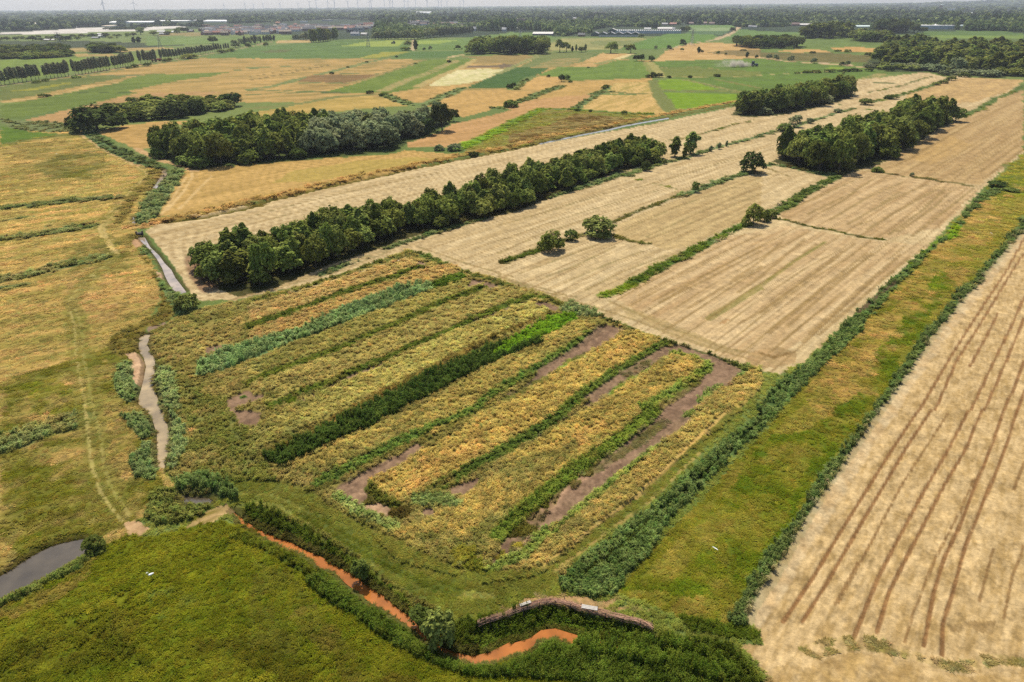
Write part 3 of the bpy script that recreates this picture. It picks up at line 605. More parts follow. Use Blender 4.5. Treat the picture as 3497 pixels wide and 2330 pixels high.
# green reed edges of the ditches: outline bands
EDG = [('C2 0,615 400,505 740,385 1100,275 1350,200 1440,165 1560,190 1740,265', .8, .9, (92, 104, 38), (74, 88, 32)), ('C2 380,525 740,415 1100,305 1380,222', .45, 0, (206, 180, 140), (180, 160, 100)), ('C2 1320,240 1390,218', .6, 0, (236, 220, 190), None), ('C2 0,835 330,715 700,580 900,500 1230,400 1550,290', 1.5, .9, (88, 104, 34), (64, 82, 26)),
       ('C2 0,1340 300,1205 520,1125 800,1025 1100,885 1400,765 1700,620 2090,480', 1.2, .8, (96, 108, 36), (72, 88, 28)), ('C2 200,1545 450,1420 760,1308 900,1238 1200,1120 1500,980 1800,872 2000,760 2352,605 C3 0,680 200,590 300,560 400,580', 1.0, .8, (90, 106, 34), (70, 90, 28)),
       ('D2 400,430 650,300 880,185 1100,85 1300,5 C3 0,1400 350,1195 650,1020 830,890 930,850', 1.1, .9, (98, 122, 52), (76, 100, 38)), ('C3 600,1568 850,1365 1050,1245 1300,1085 1480,970', 1.2, .9, (102, 122, 50), (80, 100, 36)), ('D2 1000,500 1300,325 1517,210 D3 0,260 150,165 380,20', 1.1, .9, (88, 110, 44), (70, 92, 36)),
       ('C3 1300,1568 1500,1455 1700,1310 1870,1200 1860,1140 1760,1080 1560,1060', 1.2, .9, (122, 142, 62), (102, 124, 46)), ('D3 0,730 130,600 250,500 420,370 600,240 720,150 900,10', 1.3, .9, (104, 124, 44), (82, 104, 34)),
       ('C3 1800,1485 1950,1375 2090,1285 2230,1185', .9, .9, (120, 138, 72), (100, 122, 56)), ('D3 -60,930 150,835 250,735 400,625 560,485 760,325 880,215 1100,25', .9, .8, (122, 140, 66), (98, 120, 50)), ('C3 500,1250 660,1130 760,1090', .7, .6, (134, 158, 84), (110, 136, 62)), ('C3 1000,1420 1250,1250 1330,1200', .8, .7, (128, 148, 76), (110, 130, 60)), ('D2 500,500 620,580 740,640 830,690', 1.0, .9, (128, 144, 84), (104, 124, 60)),
       ('D2 690,450 760,510 850,550', .8, .8, (92, 98, 36), (74, 84, 30)), ('D2 980,520 1100,520 1180,540', 1.6, .9, (112, 130, 74), (90, 110, 56)),
       ('C3 430,575 560,635 720,655 830,690 950,755 1050,800 1200,850', .7, .9, (84, 92, 38), (66, 74, 28)), ('C3 1480,950 1580,985 1850,1065 2100,1150 2230,1205', .75, 1.0, (82, 94, 36), (62, 74, 26)), ('C2 1550,190 1640,230 1740,262', 1.0, 1.0, (98, 120, 52), (78, 98, 40)), ('C2 1940,340 2100,400 2300,455', .8, .9, (86, 98, 40), (66, 80, 30))]
for sp, w, v, a, b in EDG: line(sp, w * .85, a, b, veg=v * .8, vt=1 if v > .7 else 0, gap=.2)
field('C3 560,650 680,615 730,660 840,690 930,730 830,740 740,745 640,730 570,700', REED1, (126, 142, 88), veg=1.4, vt=1, per=2)
rows('D4 0,1120 60,1050 200,840 350,640 500,400 650,200 780,0 1517,-500 1517,1340 1000,1340 400,1300 130,1230', 31, 1.6, .12, (170, 140, 92), .6, .3, .3, seed=12)
for sp in ('D3 1060,60 880,185 700,300 560,420 430,520 330,620', 'C3 1600,1010 1900,1110 2120,1215 2000,1330', 'C3 930,850 780,990 560,1130 400,1230', 'D2 560,450 700,370 860,290', 'C3 1500,1030 1250,1190 1000,1350 850,1460'):
    line(sp, 1.3, MUD1, MUD2, .95, veg=0, gap=.1, grain=.8, per=1.2)
for sp in ('D3 960,60 780,200 560,340', 'C3 1750,1330 1600,1440', 'C3 800,1060 640,1150', 'C3 1350,1130 1150,1260'):
    line(sp, .8, (104, 106, 48), (90, 98, 44), .7, veg=.2, gap=.35)
# blue-green reed belt
field('C1 1730,1270 1810,1110 2060,1030 2352,935 C2 180,905 520,825 560,785 850,655 1200,525 1480,455 1600,452 1625,500 1400,592 1200,662 900,782 600,892 300,1012 0,1130 C1 2080,1200 1900,1250', (120, 146, 92), (100, 128, 78), veg=1.5, vt=1, per=2.5)
line('C2 300,960 600,840 900,730 1200,620 1500,500', .25, (58, 84, 44), None, .8)
field('C2 1640,505 1600,452 1880,340 1950,380 1860,430', (80, 104, 28), (62, 88, 22), veg=1, vt=1, per=2)
# dark reed ditch and its bright upper end
field('V 603,1048 700,1003 850,928 1000,856 1130,795 1200,775 1250,790 1160,825 1050,874 960,922 850,982 740,1032 642,1078', (70, 92, 36), (52, 74, 28), veg=1.6, vt=1, per=2)
field('V 1180,775 1270,725 1330,722 1320,742 1235,785 1160,820 1130,815', (98, 136, 22), (84, 122, 20), veg=.9, vt=1, per=2)
line('V 620,1042 850,920 1130,780 1270,718', .7, (150, 122, 54), (120, 108, 40), .9, gap=.2, veg=.7)
# grassy tracks
line('D3 220,985 300,885 500,725 800,505 1100,215 1340,0', .35, (212, 174, 98), (196, 166, 96), .95, veg=.05)
line('D3 260,985 330,900 530,745 830,525 1130,240 1380,10', .8, (120, 122, 52), (100, 108, 42), .85, veg=.15)
line('D3 285,985 360,900 560,755 860,540 1160,250', .3, (190, 160, 92), None, .6, gap=.3, veg=.05)
line('D2 -300,560 -150,510 0,490 140,500 250,560 400,660 600,780 800,880 1000,990 1200,1060 1517,1065 D3 0,1065 230,1040', 3.2, (108, 116, 48), (92, 102, 40), .9, veg=.18)
for o in (0, 55): line('D2 %d,%d %d,%d 140,%d 250,%d 400,%d 600,%d 800,%d 1000,%d 1200,%d 1400,%d' % (-150, 500 + o, 0, 480 + o, 490 + o, 545 + o, 645 + o, 765 + o, 870 + o, 975 + o, 1050 + o // 2, 1065 + o // 3), .3, (130, 138, 66), (142, 142, 76), .7, gap=.2, veg=.1)
line('D2 300,600 600,770 900,950 1180,1060', 1.0, (72, 88, 26), (60, 76, 22), .7, gap=.1)
field('D1 1035,685 1180,590 1300,535 1355,560 1240,640 1100,710', (206, 172, 120), (140, 124, 62), 'farm_track', ang=60, per=1.2, ln=6, veg=0)
patch('D3 220,1020 400,1060 740,1090 760,1120 640,1130 880,1200 1050,1220 840,1200 560,1130 300,1090 0,1110 0,1090', (200, 158, 112), (164, 136, 84), .95, 1.3, None, .7, .06)
# east reed belt, green strip, right reed belt, right stubble
field('V 1415,1365 1500,1262 1600,1160 1690,1065 1850,885 2000,700 2150,560 2262,440 2420,285 2420,420 2353,495 2290,590 2200,700 2110,820 2000,975 1870,1150 1770,1300 1712,1412 1690,1440 1560,1420', (150, 136, 52), (112, 116, 32), 'meadow', ang=44, per=2.4, ln=12, gain=3, veg=.22, grain=.6)
patch('V 1850,900 2000,710 2150,570 2250,450 2330,420 2340,440 2240,600 2100,760 1990,900 1880,980', (196, 156, 82), (160, 132, 60), .8, 4, 70, .3)
patch('V 1780,1000 1900,960 2010,850 2110,690 2160,620 2190,640 2120,770 1980,960 1870,1130 1770,1270 1700,1390 1560,1400 1440,1360 1600,1200', (90, 112, 24), (76, 98, 18), .95, 4, None, .6)
patch('V 1640,1180 1760,1090 1860,1050 1820,1180 1720,1260', (140, 132, 44), (120, 120, 36), .7, 3)
patch('V 2262,435 2420,285 2420,380 2300,470', (100, 118, 40), (84, 104, 32), .8, 6)
field('D3 345,1000 480,870 700,695 900,555 1100,365 1300,185 1517,15 C4 -40,1560 150,1330 330,1215 470,1095 600,955 860,690 1100,470 1300,285 1450,150 1650,0 B4 1700,1350 1800,1170 1940,980 2040,900 2150,900 2160,940 1970,1010 1880,1100 1800,1240 1720,1330 C4 1700,0 1420,240 1200,480 960,740 900,860 640,1090 500,1250 300,1450 150,1568 D3 1517,110 1350,270 1150,460 1000,630 860,840 730,960 690,1062 540,1078 360,1040', (98, 120, 66), (76, 100, 48), veg=1.0, vt=1, per=2)
line('D3 900,640 1100,450 1300,265 1517,60 C4 0,1530 250,1340', .3, (48, 60, 26), None, .85, gap=.15, veg=.3, dz=-.4)
line('D3 500,960 700,800 870,650', .35, (56, 72, 30), None, .8, veg=.5)
line('C4 860,720 940,640 1040,560 1200,430', .5, (110, 84, 66), (90, 74, 50), .85, gap=.2, veg=.1)
field('C4 1330,280 1500,110 1650,0 B4 1680,1300 1740,1230 1800,1240 1700,1360 C4 1640,40 1480,150', (110, 140, 28), (96, 124, 26), veg=.6, per=2)
field('V 2360,495 2290,585 2215,660 2130,755 2050,875 1970,990 1885,1095 1815,1215 1740,1305 1690,1400 1672,1430 1700,1450 1735,1415 1790,1330 1850,1225 1910,1120 1990,1010 2075,885 2160,765 2245,655 2310,590 2360,520', (94, 114, 62), (72, 92, 46), veg=1.0, vt=1, per=2)
field('V 2420,470 2360,525 2310,592 2245,657 2160,767 2075,887 1990,1012 1910,1122 1850,1227 1790,1332 1735,1417 1735,1450 1755,1480 1700,1482 1800,1600 2500,1600 2500,470', (214, 184, 132), (178, 148, 96), 'stubble_field', ang=40, per=.9, ln=3, gain=2.8, grain=1.0, veg=0)
line('V 2360,530 2160,772 1990,1018 1850,1235 1735,1425', 1.1, (218, 196, 154), (196, 166, 120), .7, gap=.1, veg=0)
RUT = ['910,0 750,240 600,480 450,720 300,970 130,1220', '985,0 850,200 720,420 600,620 490,810 380,1000 240,1220', '1200,0 1080,230 940,470 800,730 680,960 590,1180 530,1330', '1275,0 1180,230 1060,430 940,660 830,870 740,1050 670,1280', '1400,0 1340,190 1250,400 1150,660 1060,850 1000,1040 940,1360', '1480,0 1400,250 1300,490 1180,780 1110,1040 1050,1230 1045,1410']
for r in RUT: line('C4 ' + ' '.join('%f,%f' % ((float(a.split(',')[0]) * .5933 / .3827), (float(a.split(',')[1]) * .5933 + 600) / .3827) for a in r.split()), .22, (132, 94, 56), (146, 108, 68), .92, gap=.12, veg=0, dz=-.08, feather=.5)
for r in ('1080,20 950,220 820,420 650,740 450,1110', '1230,400 1140,600 1000,870 880,1170 830,1340', '1517,780 1450,960 1400,1200', '1517,300 1460,460', '1340,800 1260,1100', '560,880 430,1120'):
    line('D4 ' + r, .16, (134, 100, 60), (150, 118, 74), .85, gap=.28, veg=0)
for r in ('2352,40 2200,320 2000,620 1850,850 1700,1090 1420,1568', '2352,170 2240,340 2060,640 1900,900 1750,1130 1560,1568', '2352,560 2250,800 2100,1100 1880,1568', '2352,750 2230,1050 2000,1568', '2120,700 2050,850 1870,1180', '2352,1130 2265,1370 2170,1568', '2352,1400 2294,1568'):
    line('C4 ' + r, .24, (134, 96, 58), (148, 110, 70), .9, gap=.12, veg=0, dz=-.06)
patch('D4 200,1340 560,1310 1050,1390 1517,1400 1517,1440 1000,1440 300,1400', (122, 116, 48), (150, 132, 70), .85, 1.2, None, .2, .15)
patch('D4 0,1430 400,1420 900,1450 1517,1470 1517,1600 0,1600', (188, 156, 96), (164, 132, 80), .7, 1.5)
patch('D4 1080,1220 1400,1230 1350,1310 1100,1260', (150, 122, 78), (140, 114, 72), .8, 1.5)
# lower left meadow
field('D1 -200,1250 0,1110 180,1020 400,895 560,800 720,720 880,730 1035,690 1240,640 1420,640 1517,720 D2 60,720 300,840 560,1010 840,1210 1000,1330 1130,1420 1400,1470 D3 100,1420 330,1320 900,1400 1240,1490 1340,1600 D1 0,1700 -300,1700', (116, 120, 28), (88, 102, 20), 'meadow', ang=65, per=2.0, ln=6, gain=2.8, veg=.34, grain=.7)
patch('D1 500,900 1100,800 1300,1000 1000,1200 600,1150', (118, 124, 20), (104, 112, 18), .6, 2.5)
patch('D1 -100,1170 300,1000 560,830 500,950 250,1130 0,1250', (166, 136, 62), (140, 122, 48), .65, 2, None, .3)
patch('D1 0,1300 600,1250 900,1500 500,1600 -100,1600', (74, 84, 20), (86, 92, 26), .7, 2.5, None, .4, .6)
patch('D2 -300,1400 200,1300 400,1568 -300,1568', (84, 82, 22), (70, 74, 18), .7, 2)
patch('D2 200,1240 330,1180 480,1330 640,1440 700,1568 600,1568 420,1400', (136, 112, 48), (112, 104, 40), .6, 2)
patch('D1 820,1080 1000,1040 1150,1120 1100,1250 930,1230', (108, 124, 58), (92, 110, 50), .6, 1.6, 40)
patch('D1 100,1420 400,1330 560,1440 300,1540 60,1530', (92, 88, 24), (70, 78, 18), .7, 2)
patch('D1 640,1180 820,1250 760,1400 560,1350', (124, 116, 36), (104, 106, 30), .6, 2)
patch('D2 700,1440 1000,1500 900,1600 600,1600', (124, 108, 30), (104, 96, 26), .7, 2)
patch('D2 0,900 250,950 400,1250 250,1450 0,1400', (110, 112, 44), (94, 100, 38), .6, 2)
field('D2 330,980 420,930 560,1020 700,1120 850,1215 1000,1330 1130,1425 1300,1470 1517,1470 D3 100,1425 220,1345 330,1325 600,1360 900,1405 1240,1495 1340,1600 600,1600 400,1560 100,1540 D2 1300,1540 1100,1480 800,1330 600,1180 450,1100', (84, 104, 42), (62, 84, 28), veg=1.0, vt=2, per=2)
field('D2 -20,700 100,740 300,845 420,925 330,960 200,880 50,800 -100,740', (92, 104, 34), (76, 90, 28), veg=.9, vt=2, per=2)
field('D1 -100,1090 0,1075 180,1000 400,890 540,800 620,800 480,900 250,1020 50,1130 -100,1190', (98, 112, 52), (78, 94, 40), veg=.8, vt=1, per=1.5)
field('D1 -100,960 0,930 150,850 330,750 480,725 500,745 330,775 200,835 0,965 -100,1000', (78, 80, 22), (96, 92, 32), veg=.5, per=1.5)
# bank between brook and parcel
field('D2 -30,545 60,550 150,590 320,690 520,810 650,880 720,950 850,1040 960,1130 1020,1200 1100,1165 1180,1230 1330,1200 1517,1200 D3 100,1150 250,1130 400,1150 600,1190 800,1250 900,1290 1100,1330 1300,1340 1400,1420 1517,1568 1330,1568 1240,1470 900,1380 520,1310 330,1255 180,1300 D2 1517,1330 1380,1395 1280,1415 1200,1395 1110,1365 1040,1315 1000,1245 920,1185 850,1135 760,1055 680,1005 610,955 520,905 420,845 330,810 250,765 170,735 40,670 -40,600', (84, 100, 38), (62, 80, 26), veg=1.2, vt=2, per=1.6, dz=-.25)
field('D2 60,545 150,570 330,660 560,790 700,900 900,1040 1060,1140 1100,1165 1020,1195 850,1035 650,870 520,800 320,680 130,580', (122, 118, 58), (100, 106, 46), veg=.6, vt=2, per=1.5)
field('D3 1050,1190 1300,1230 1460,1260 1517,1300 1460,1330 1300,1310 1100,1270', (84, 102, 34), (66, 86, 26), veg=.6, per=1.5)
# reeds along brook, left side
for sp in ('C1 1050,1150 1180,1140 1170,1290 1240,1350 1240,1440 1180,1500 1050,1450 1020,1350', 'C1 1420,450 1540,500 1600,545 1590,640 1560,700 1450,760 1380,760 1480,640 1470,560', 'C1 1220,120 1320,110 1340,180 1250,190', 'D1 700,20 840,20 900,70 890,140 820,160 740,100', 'D1 740,300 830,200 900,190 905,300 905,360 880,400 780,390', 'C1 1560,700 1650,660 1640,720 1560,760'):
    field(sp, REED1, (92, 114, 62), veg=1.0, vt=1, per=2)
for sp in ('C1 1140,0 1220,0 1250,150 1330,280 1400,420 1430,560 1440,620 1380,720 1180,820 1130,830 1000,900 960,980 1000,1060 1100,1120 1230,1040 1240,930 1330,830 1480,780 1560,720 1500,600 1400,440 1330,300 1240,180 1190,60',):
    field(sp, (112, 104, 36), (140, 122, 58), veg=.5, per=1.8)
field('C1 1130,1060 1225,1045 1280,1120 1300,1200 1285,1290 1240,1350 1180,1290 1175,1150', (214, 178, 140), (190, 152, 116), 'sand_bank', per=1.2, veg=0, dz=-.2)
field('C1 1180,60 1240,20 1290,90 1260,130 1210,120', (196, 156, 116), (180, 142, 104), 'sand_bank', per=1.2, veg=0)
field('C1 1385,340 1440,330 1460,400 1400,380', (210, 178, 140), (196, 160, 124), 'sand_bank', per=1.2, veg=0)
field('C1 1320,840 1470,785 1480,800 1400,850 1320,870', (150, 126, 104), (130, 108, 86), 'mud_flat', per=1.5, veg=0)
field('D1 1010,440 1060,390 1180,375 1300,420 1370,490 1320,520 1200,490 1080,480 1040,500', (92, 116, 62), (76, 98, 48), veg=1.5, vt=1, per=1.6)
field('D1 860,480 1000,440 1030,540 1200,545 1180,590 1050,650 880,670 840,620', (106, 118, 56), (88, 100, 44), veg=.9, vt=1, per=1.8)

# ---- water: where it lies the ground is dug out
field('F 200,350 330,290 450,262 560,230 660,185 760,150 860,118 960,104 1060,108 1150,130 1220,160 1440,215 1560,242 1680,278 1790,300 1880,315 1950,345 2010,390 2100,520 1900,540 1500,440 1300,420 1000,370 880,420 600,480 250,560', (90, 112, 42), (70, 92, 30), veg=1.15, vt=2, per=1.4, dz=-.85)
WATERS = [
    ('brook', 'B1 1450,728 1497,735 1490,775 1440,845 1400,895 1370,940 1335,940 1380,870 1430,800', 'grey', -.35),
    ('brook', 'C1 1225,30 1292,30 1340,115 1420,190 1470,260 1530,320 1565,390 1605,440 1665,520 1600,540 1540,492 1500,430 1470,370 1450,310 1400,222 1340,142 1280,85', 'grey', -.45),
    ('brook', 'C1 1240,930 1290,898 1340,900 1332,935 1312,985 1345,1050 1385,1120 1380,1230 1365,1330 1395,1430 1440,1568 D1 940,0 962,80 978,160 965,250 945,342 910,342 903,250 903,140 878,60 835,0 C1 1290,1568 1222,1500 1250,1420 1283,1290 1303,1180 1283,1110 1238,1040', 'brown', -.55),
    ('pond', 'D1 -160,1030 0,960 200,832 330,772 480,745 545,800 400,892 180,1012 0,1100 -160,1180', 'dark', -.5),
    ('pond', 'D1 1035,490 1230,512 1205,545 1040,545', 'dark', -.4),
    ('brook', 'D2 -90,590 0,655 60,690 170,740 250,768 330,812 420,848 520,908 610,958 680,1008 760,1058 850,1138 920,1188 1000,1248 1040,1318 1110,1368 1200,1398 1280,1418 1380,1398 1517,1330 D3 60,1350 180,1318 250,1268 330,1258 400,1280 500,1310 620,1335 800,1370 960,1400 1090,1425 1220,1462 1290,1505 1350,1580 1300,1580 1240,1500 1160,1465 960,1440 760,1400 520,1350 420,1345 320,1315 220,1335 180,1398 100,1412 0,1452 D2 1400,1460 1300,1460 1230,1442 1130,1412 1090,1372 1000,1322 940,1262 850,1202 780,1152 700,1112 640,1062 560,1002 490,932 410,912 350,862 300,832 190,792 60,717 -40,660', 'orange', -.75),
    ('canal', 'B3 380,507 500,482 700,440 850,410 990,385 1120,352 1300,318 1540,277 1520,268 1300,305 1110,340 980,372 840,400 690,428 490,470 370,497', 'sky', -.45),
    ('ditch', 'B1 1180,1220 1210,1225 1200,1170 1185,1150', 'grey', -.4),
]
for nm, sp, kind, z in WATERS:
    p = P(sp, z)
    idx = inside(p, GX, GY)
    HGT[idx] = z - .5; VEG[idx] = 0
    put(idx, shade(idx, (96, 76, 50), (74, 60, 40), None, 1.5))
    W_ = 2.4 if kind == 'orange' else 1.6
    ip, d, s = near_line(np.vstack([p, p[:1]]), GX, GY, W_)
    k = ~np.isin(ip, idx); ip = ip[k]; d = d[k]
    HGT[ip] = np.minimum(HGT[ip], z * (1 - d / W_) + .1)
    VEG[ip] *= np.clip(d / W_ * 1.3, .4, 1)
    e = ip[d < .8]; put(e, shade(e, (92, 78, 44), (70, 62, 30), None, 1.0), .6)

for sp, w, v in (('D3 455,1340 500,1356 560,1380', .5, .9), ('D3 545,1372 640,1385 760,1408 900,1432 1040,1452 1160,1478 1225,1508', 1.3, 1.9), ('D3 700,1300 900,1350 1100,1395 1240,1440 1330,1510', .9, 1.5)):
    line(sp, w, (90, 112, 44), (70, 92, 32), veg=v, vt=2, gap=.12)
VEG *= np.where((VT == 0) & (GR < 260), .45 + 1.1 * fbm(GX / 6, GY / 6, 91, 3), 1)
# ---- small relief everywhere near
HGT += np.where(GR < 500, (fbm(GX / 2.2, GY / 2.2, 77, 3) - .5) * .22 * np.clip(VEG * 2 + .25, 0, 1), 0)
HGT += np.where(GR < 600, (fbm(GX / 14, GY / 14, 78, 2) - .5) * .3, 0) * (VEG > 0)
# far hill on the right
HGT += 62 * np.exp(-(((GX - 6400) / 1500) ** 2 + ((GY - 8300) / 1100) ** 2))
HGT += np.where(GR > 6000, (fbm(GX / 900, GY / 900, 79, 3) - .5) * 18 * np.clip((GR - 6000) / 3000, 0, 1), 0)

# blend a fine tone into the sheet, at the size the mesh can hold
_f = 1 + .5 * (lod(np.clip(GR * .006, .5, 30), 81, 2) - .5) * np.clip(GRA * 1.2, .3, 1)
COL *= _f[:, None]

def ground_mat():
    m, nt, b = new_mat('field_surface')
    n = nt.nodes; l = nt.links
    at = n.new('ShaderNodeAttribute'); at.attribute_name = 'tone'
    ag = n.new('ShaderNodeAttribute'); ag.attribute_name = 'grain'
    tc = n.new('ShaderNodeTexCoord')
    n1 = n.new('ShaderNodeTexNoise'); n1.inputs['Scale'].default_value = 1.7; n1.inputs['Detail'].default_value = 7; n1.inputs['Roughness'].default_value = .7
    l.new(tc.outputs['Object'], n1.inputs['Vector'])
    n2 = n.new('ShaderNodeTexNoise'); n2.inputs['Scale'].default_value = .35; n2.inputs['Detail'].default_value = 6; n2.inputs['Roughness'].default_value = .65
    l.new(tc.outputs['Object'], n2.inputs['Vector'])
    ad = n.new('ShaderNodeMath'); ad.operation = 'ADD'; l.new(n1.outputs['Fac'], ad.inputs[0]); l.new(n2.outputs['Fac'], ad.inputs[1])
    sb = n.new('ShaderNodeMath'); sb.operation = 'SUBTRACT'; l.new(ad.outputs[0], sb.inputs[0]); sb.inputs[1].default_value = 1.0
    g2 = n.new('ShaderNodeMath'); g2.operation = 'MULTIPLY'; l.new(ag.outputs['Fac'], g2.inputs[0]); g2.inputs[1].default_value = 1.35
    ml = n.new('ShaderNodeMath'); ml.operation = 'MULTIPLY_ADD'; l.new(sb.outputs[0], ml.inputs[0]); l.new(g2.outputs[0], ml.inputs[1]); ml.inputs[2].default_value = 1.0
    sc = n.new('ShaderNodeVectorMath'); sc.operation = 'SCALE'; l.new(at.outputs['Color'], sc.inputs[0]); l.new(ml.outputs[0], sc.inputs['Scale'])
    l.new(sc.outputs[0], b.inputs['Base Color'])
    b.inputs['Roughness'].default_value = .95; b.inputs['Specular IOR Level'].default_value = .05
    bp = n.new('ShaderNodeBump'); bp.inputs['Strength'].default_value = .55; bp.inputs['Distance'].default_value = .28
    l.new(n1.outputs['Fac'], bp.inputs['Height']); l.new(bp.outputs[0], b.inputs['Normal'])
    return m
M_GROUND = ground_mat()

def build_ground():
    V = np.stack([GX, GY, HGT], 1)
    ii = np.arange(NR - 1)[:, None] * NA + np.arange(NA - 1)[None, :]
    ii = ii.ravel()
    F = np.stack([ii, ii + 1, ii + NA + 1, ii + NA], 1)[:, ::-1]
    ff = FID[F[:, 0]]
    for k in np.unique(ff):
        f = F[ff == k]; u, inv = np.unique(f, return_inverse=True); f = inv.reshape(f.shape)
        me = mesh_np(FIELDS[k], V[u], f, [M_GROUND], True)
        a = me.attributes.new('tone', 'FLOAT_COLOR', 'POINT'); a.data.foreach_set('color', np.concatenate([COL[u], np.ones((len(u), 1))], 1).astype(np.float32).ravel())
        a = me.attributes.new('grain', 'FLOAT', 'POINT'); a.data.foreach_set('value', GRA[u].astype(np.float32))
        tag(link(FIELDS[k], me), kind='structure')
build_ground()

# ---- water sheets
def water_mat(name, rgb, rough, spec, var=.25, scale=.5):
    m = simple_mat(name, rgb, rough, var, scale, 0, spec)
    nt = m.node_tree; b = nt.nodes['Principled BSDF']
    nz = nt.nodes.new('ShaderNodeTexNoise'); nz.inputs['Scale'].default_value = 3.0; nz.inputs['Detail'].default_value = 3
    bp = nt.nodes.new('ShaderNodeBump'); bp.inputs['Strength'].default_value = .025; bp.inputs['Distance'].default_value = .05
    nt.links.new(nz.outputs['Fac'], bp.inputs['Height']); nt.links.new(bp.outputs[0], b.inputs['Normal'])
    return m
WM = {'grey': water_mat('murky_water', lin((142, 126, 108)), .1, .5, .35, .35), 'brown': water_mat('silty_water', lin((136, 118, 84)), .12, .4, .4, .3), 'dark': water_mat('pond_water', lin((74, 66, 52)), .08, .5),
      'orange': water_mat('iron_water', lin((146, 88, 38)), .1, .12, .35, .35), 'sky': water_mat('canal_water', lin((112, 108, 100)), .22, .3)}
for nm, sp, kind, z in WATERS:
    p = P(sp, z); c = p.mean(0)
    # a sheet a little wider than the cut, so that the banks meet it
    q = []
    for i in range(len(p)):
        a = p[i - 1]; b_ = p[(i + 1) % len(p)]; t = b_ - a; nrm = np.array([t[1], -t[0]]) / (np.hypot(*t) + 1e-9)
        q.append(p[i] + nrm * .0)
    me = mesh_np(nm, np.array([[a[0], a[1], z] for a in q]), [list(range(len(q)))], [WM[kind]])
    tag(link(nm, me), kind='structure')
# ------------------------------------------------------------------ grass, reeds and herbs: far too many to count
def leaf_mat(name, kind, rgb=None, trans=.35, var=.35):
    """kind 'inst': colour from the scatter; kind 'tree': rgb with variation per tree and per leaf cluster"""
    m = bpy.data.materials.new(name); m.use_nodes = True; nt = m.node_tree; n = nt.nodes; l = nt.links; n.clear()
    out = n.new('ShaderNodeOutputMaterial'); df = n.new('ShaderNodeBsdfDiffuse'); tr = n.new('ShaderNodeBsdfTranslucent'); mx = n.new('ShaderNodeMixShader')
    mx.inputs[0].default_value = trans
    l.new(df.outputs[0], mx.inputs[1]); l.new(tr.outputs[0], mx.inputs[2]); l.new(mx.outputs[0], out.inputs[0])
    if kind == 'inst':
        a = n.new('ShaderNodeAttribute'); a.attribute_type = 'INSTANCER'; a.attribute_name = 'tcol'; src = a.outputs['Color']
    else:
        oi = n.new('ShaderNodeObjectInfo'); hs = n.new('ShaderNodeHueSaturation'); hs.inputs['Color'].default_value = (*rgb, 1)
        mr = n.new('ShaderNodeMapRange'); mr.inputs['To Min'].default_value = .475; mr.inputs['To Max'].default_value = .525; l.new(oi.outputs['Random'], mr.inputs['Value']); l.new(mr.outputs[0], hs.inputs['Hue'])
        m2 = n.new('ShaderNodeMath'); m2.operation = 'MULTIPLY'; l.new(oi.outputs['Random'], m2.inputs[0]); m2.inputs[1].default_value = 7.31
        fr = n.new('ShaderNodeMath'); fr.operation = 'FRACT'; l.new(m2.outputs[0], fr.inputs[0])
        m3 = n.new('ShaderNodeMapRange'); m3.inputs['To Min'].default_value = 1 - var; m3.inputs['To Max'].default_value = 1 + var; l.new(fr.outputs[0], m3.inputs['Value']); l.new(m3.outputs[0], hs.inputs['Value'])
        src = hs.outputs['Color']
    at = n.new('ShaderNodeAttribute'); at.attribute_name = 'lv'
    sc = n.new('ShaderNodeVectorMath'); sc.operation = 'SCALE'; l.new(src, sc.inputs[0]); l.new(at.outputs['Fac'], sc.inputs['Scale'])
    l.new(sc.outputs[0], df.inputs['Color']); l.new(sc.outputs[0], tr.inputs['Color'])
    return m

def quads_mesh(name, c, u, v, lv, mat):
    """leaf quads: centres c, half axes u and v, tone lv per quad"""
    n = len(c); V = np.stack([c - u - v, c + u - v, c + u + v, c - u + v], 1).reshape(-1, 3)
    F = np.arange(n * 4, dtype=np.int32).reshape(n, 4)
    me = mesh_np(name, V, F, [mat])
    a = me.attributes.new('lv', 'FLOAT', 'FACE'); a.data.foreach_set('value', lv.astype(np.float32))
    return me

def norm(a): return a / (np.linalg.norm(a, axis=1, keepdims=True) + 1e-9)

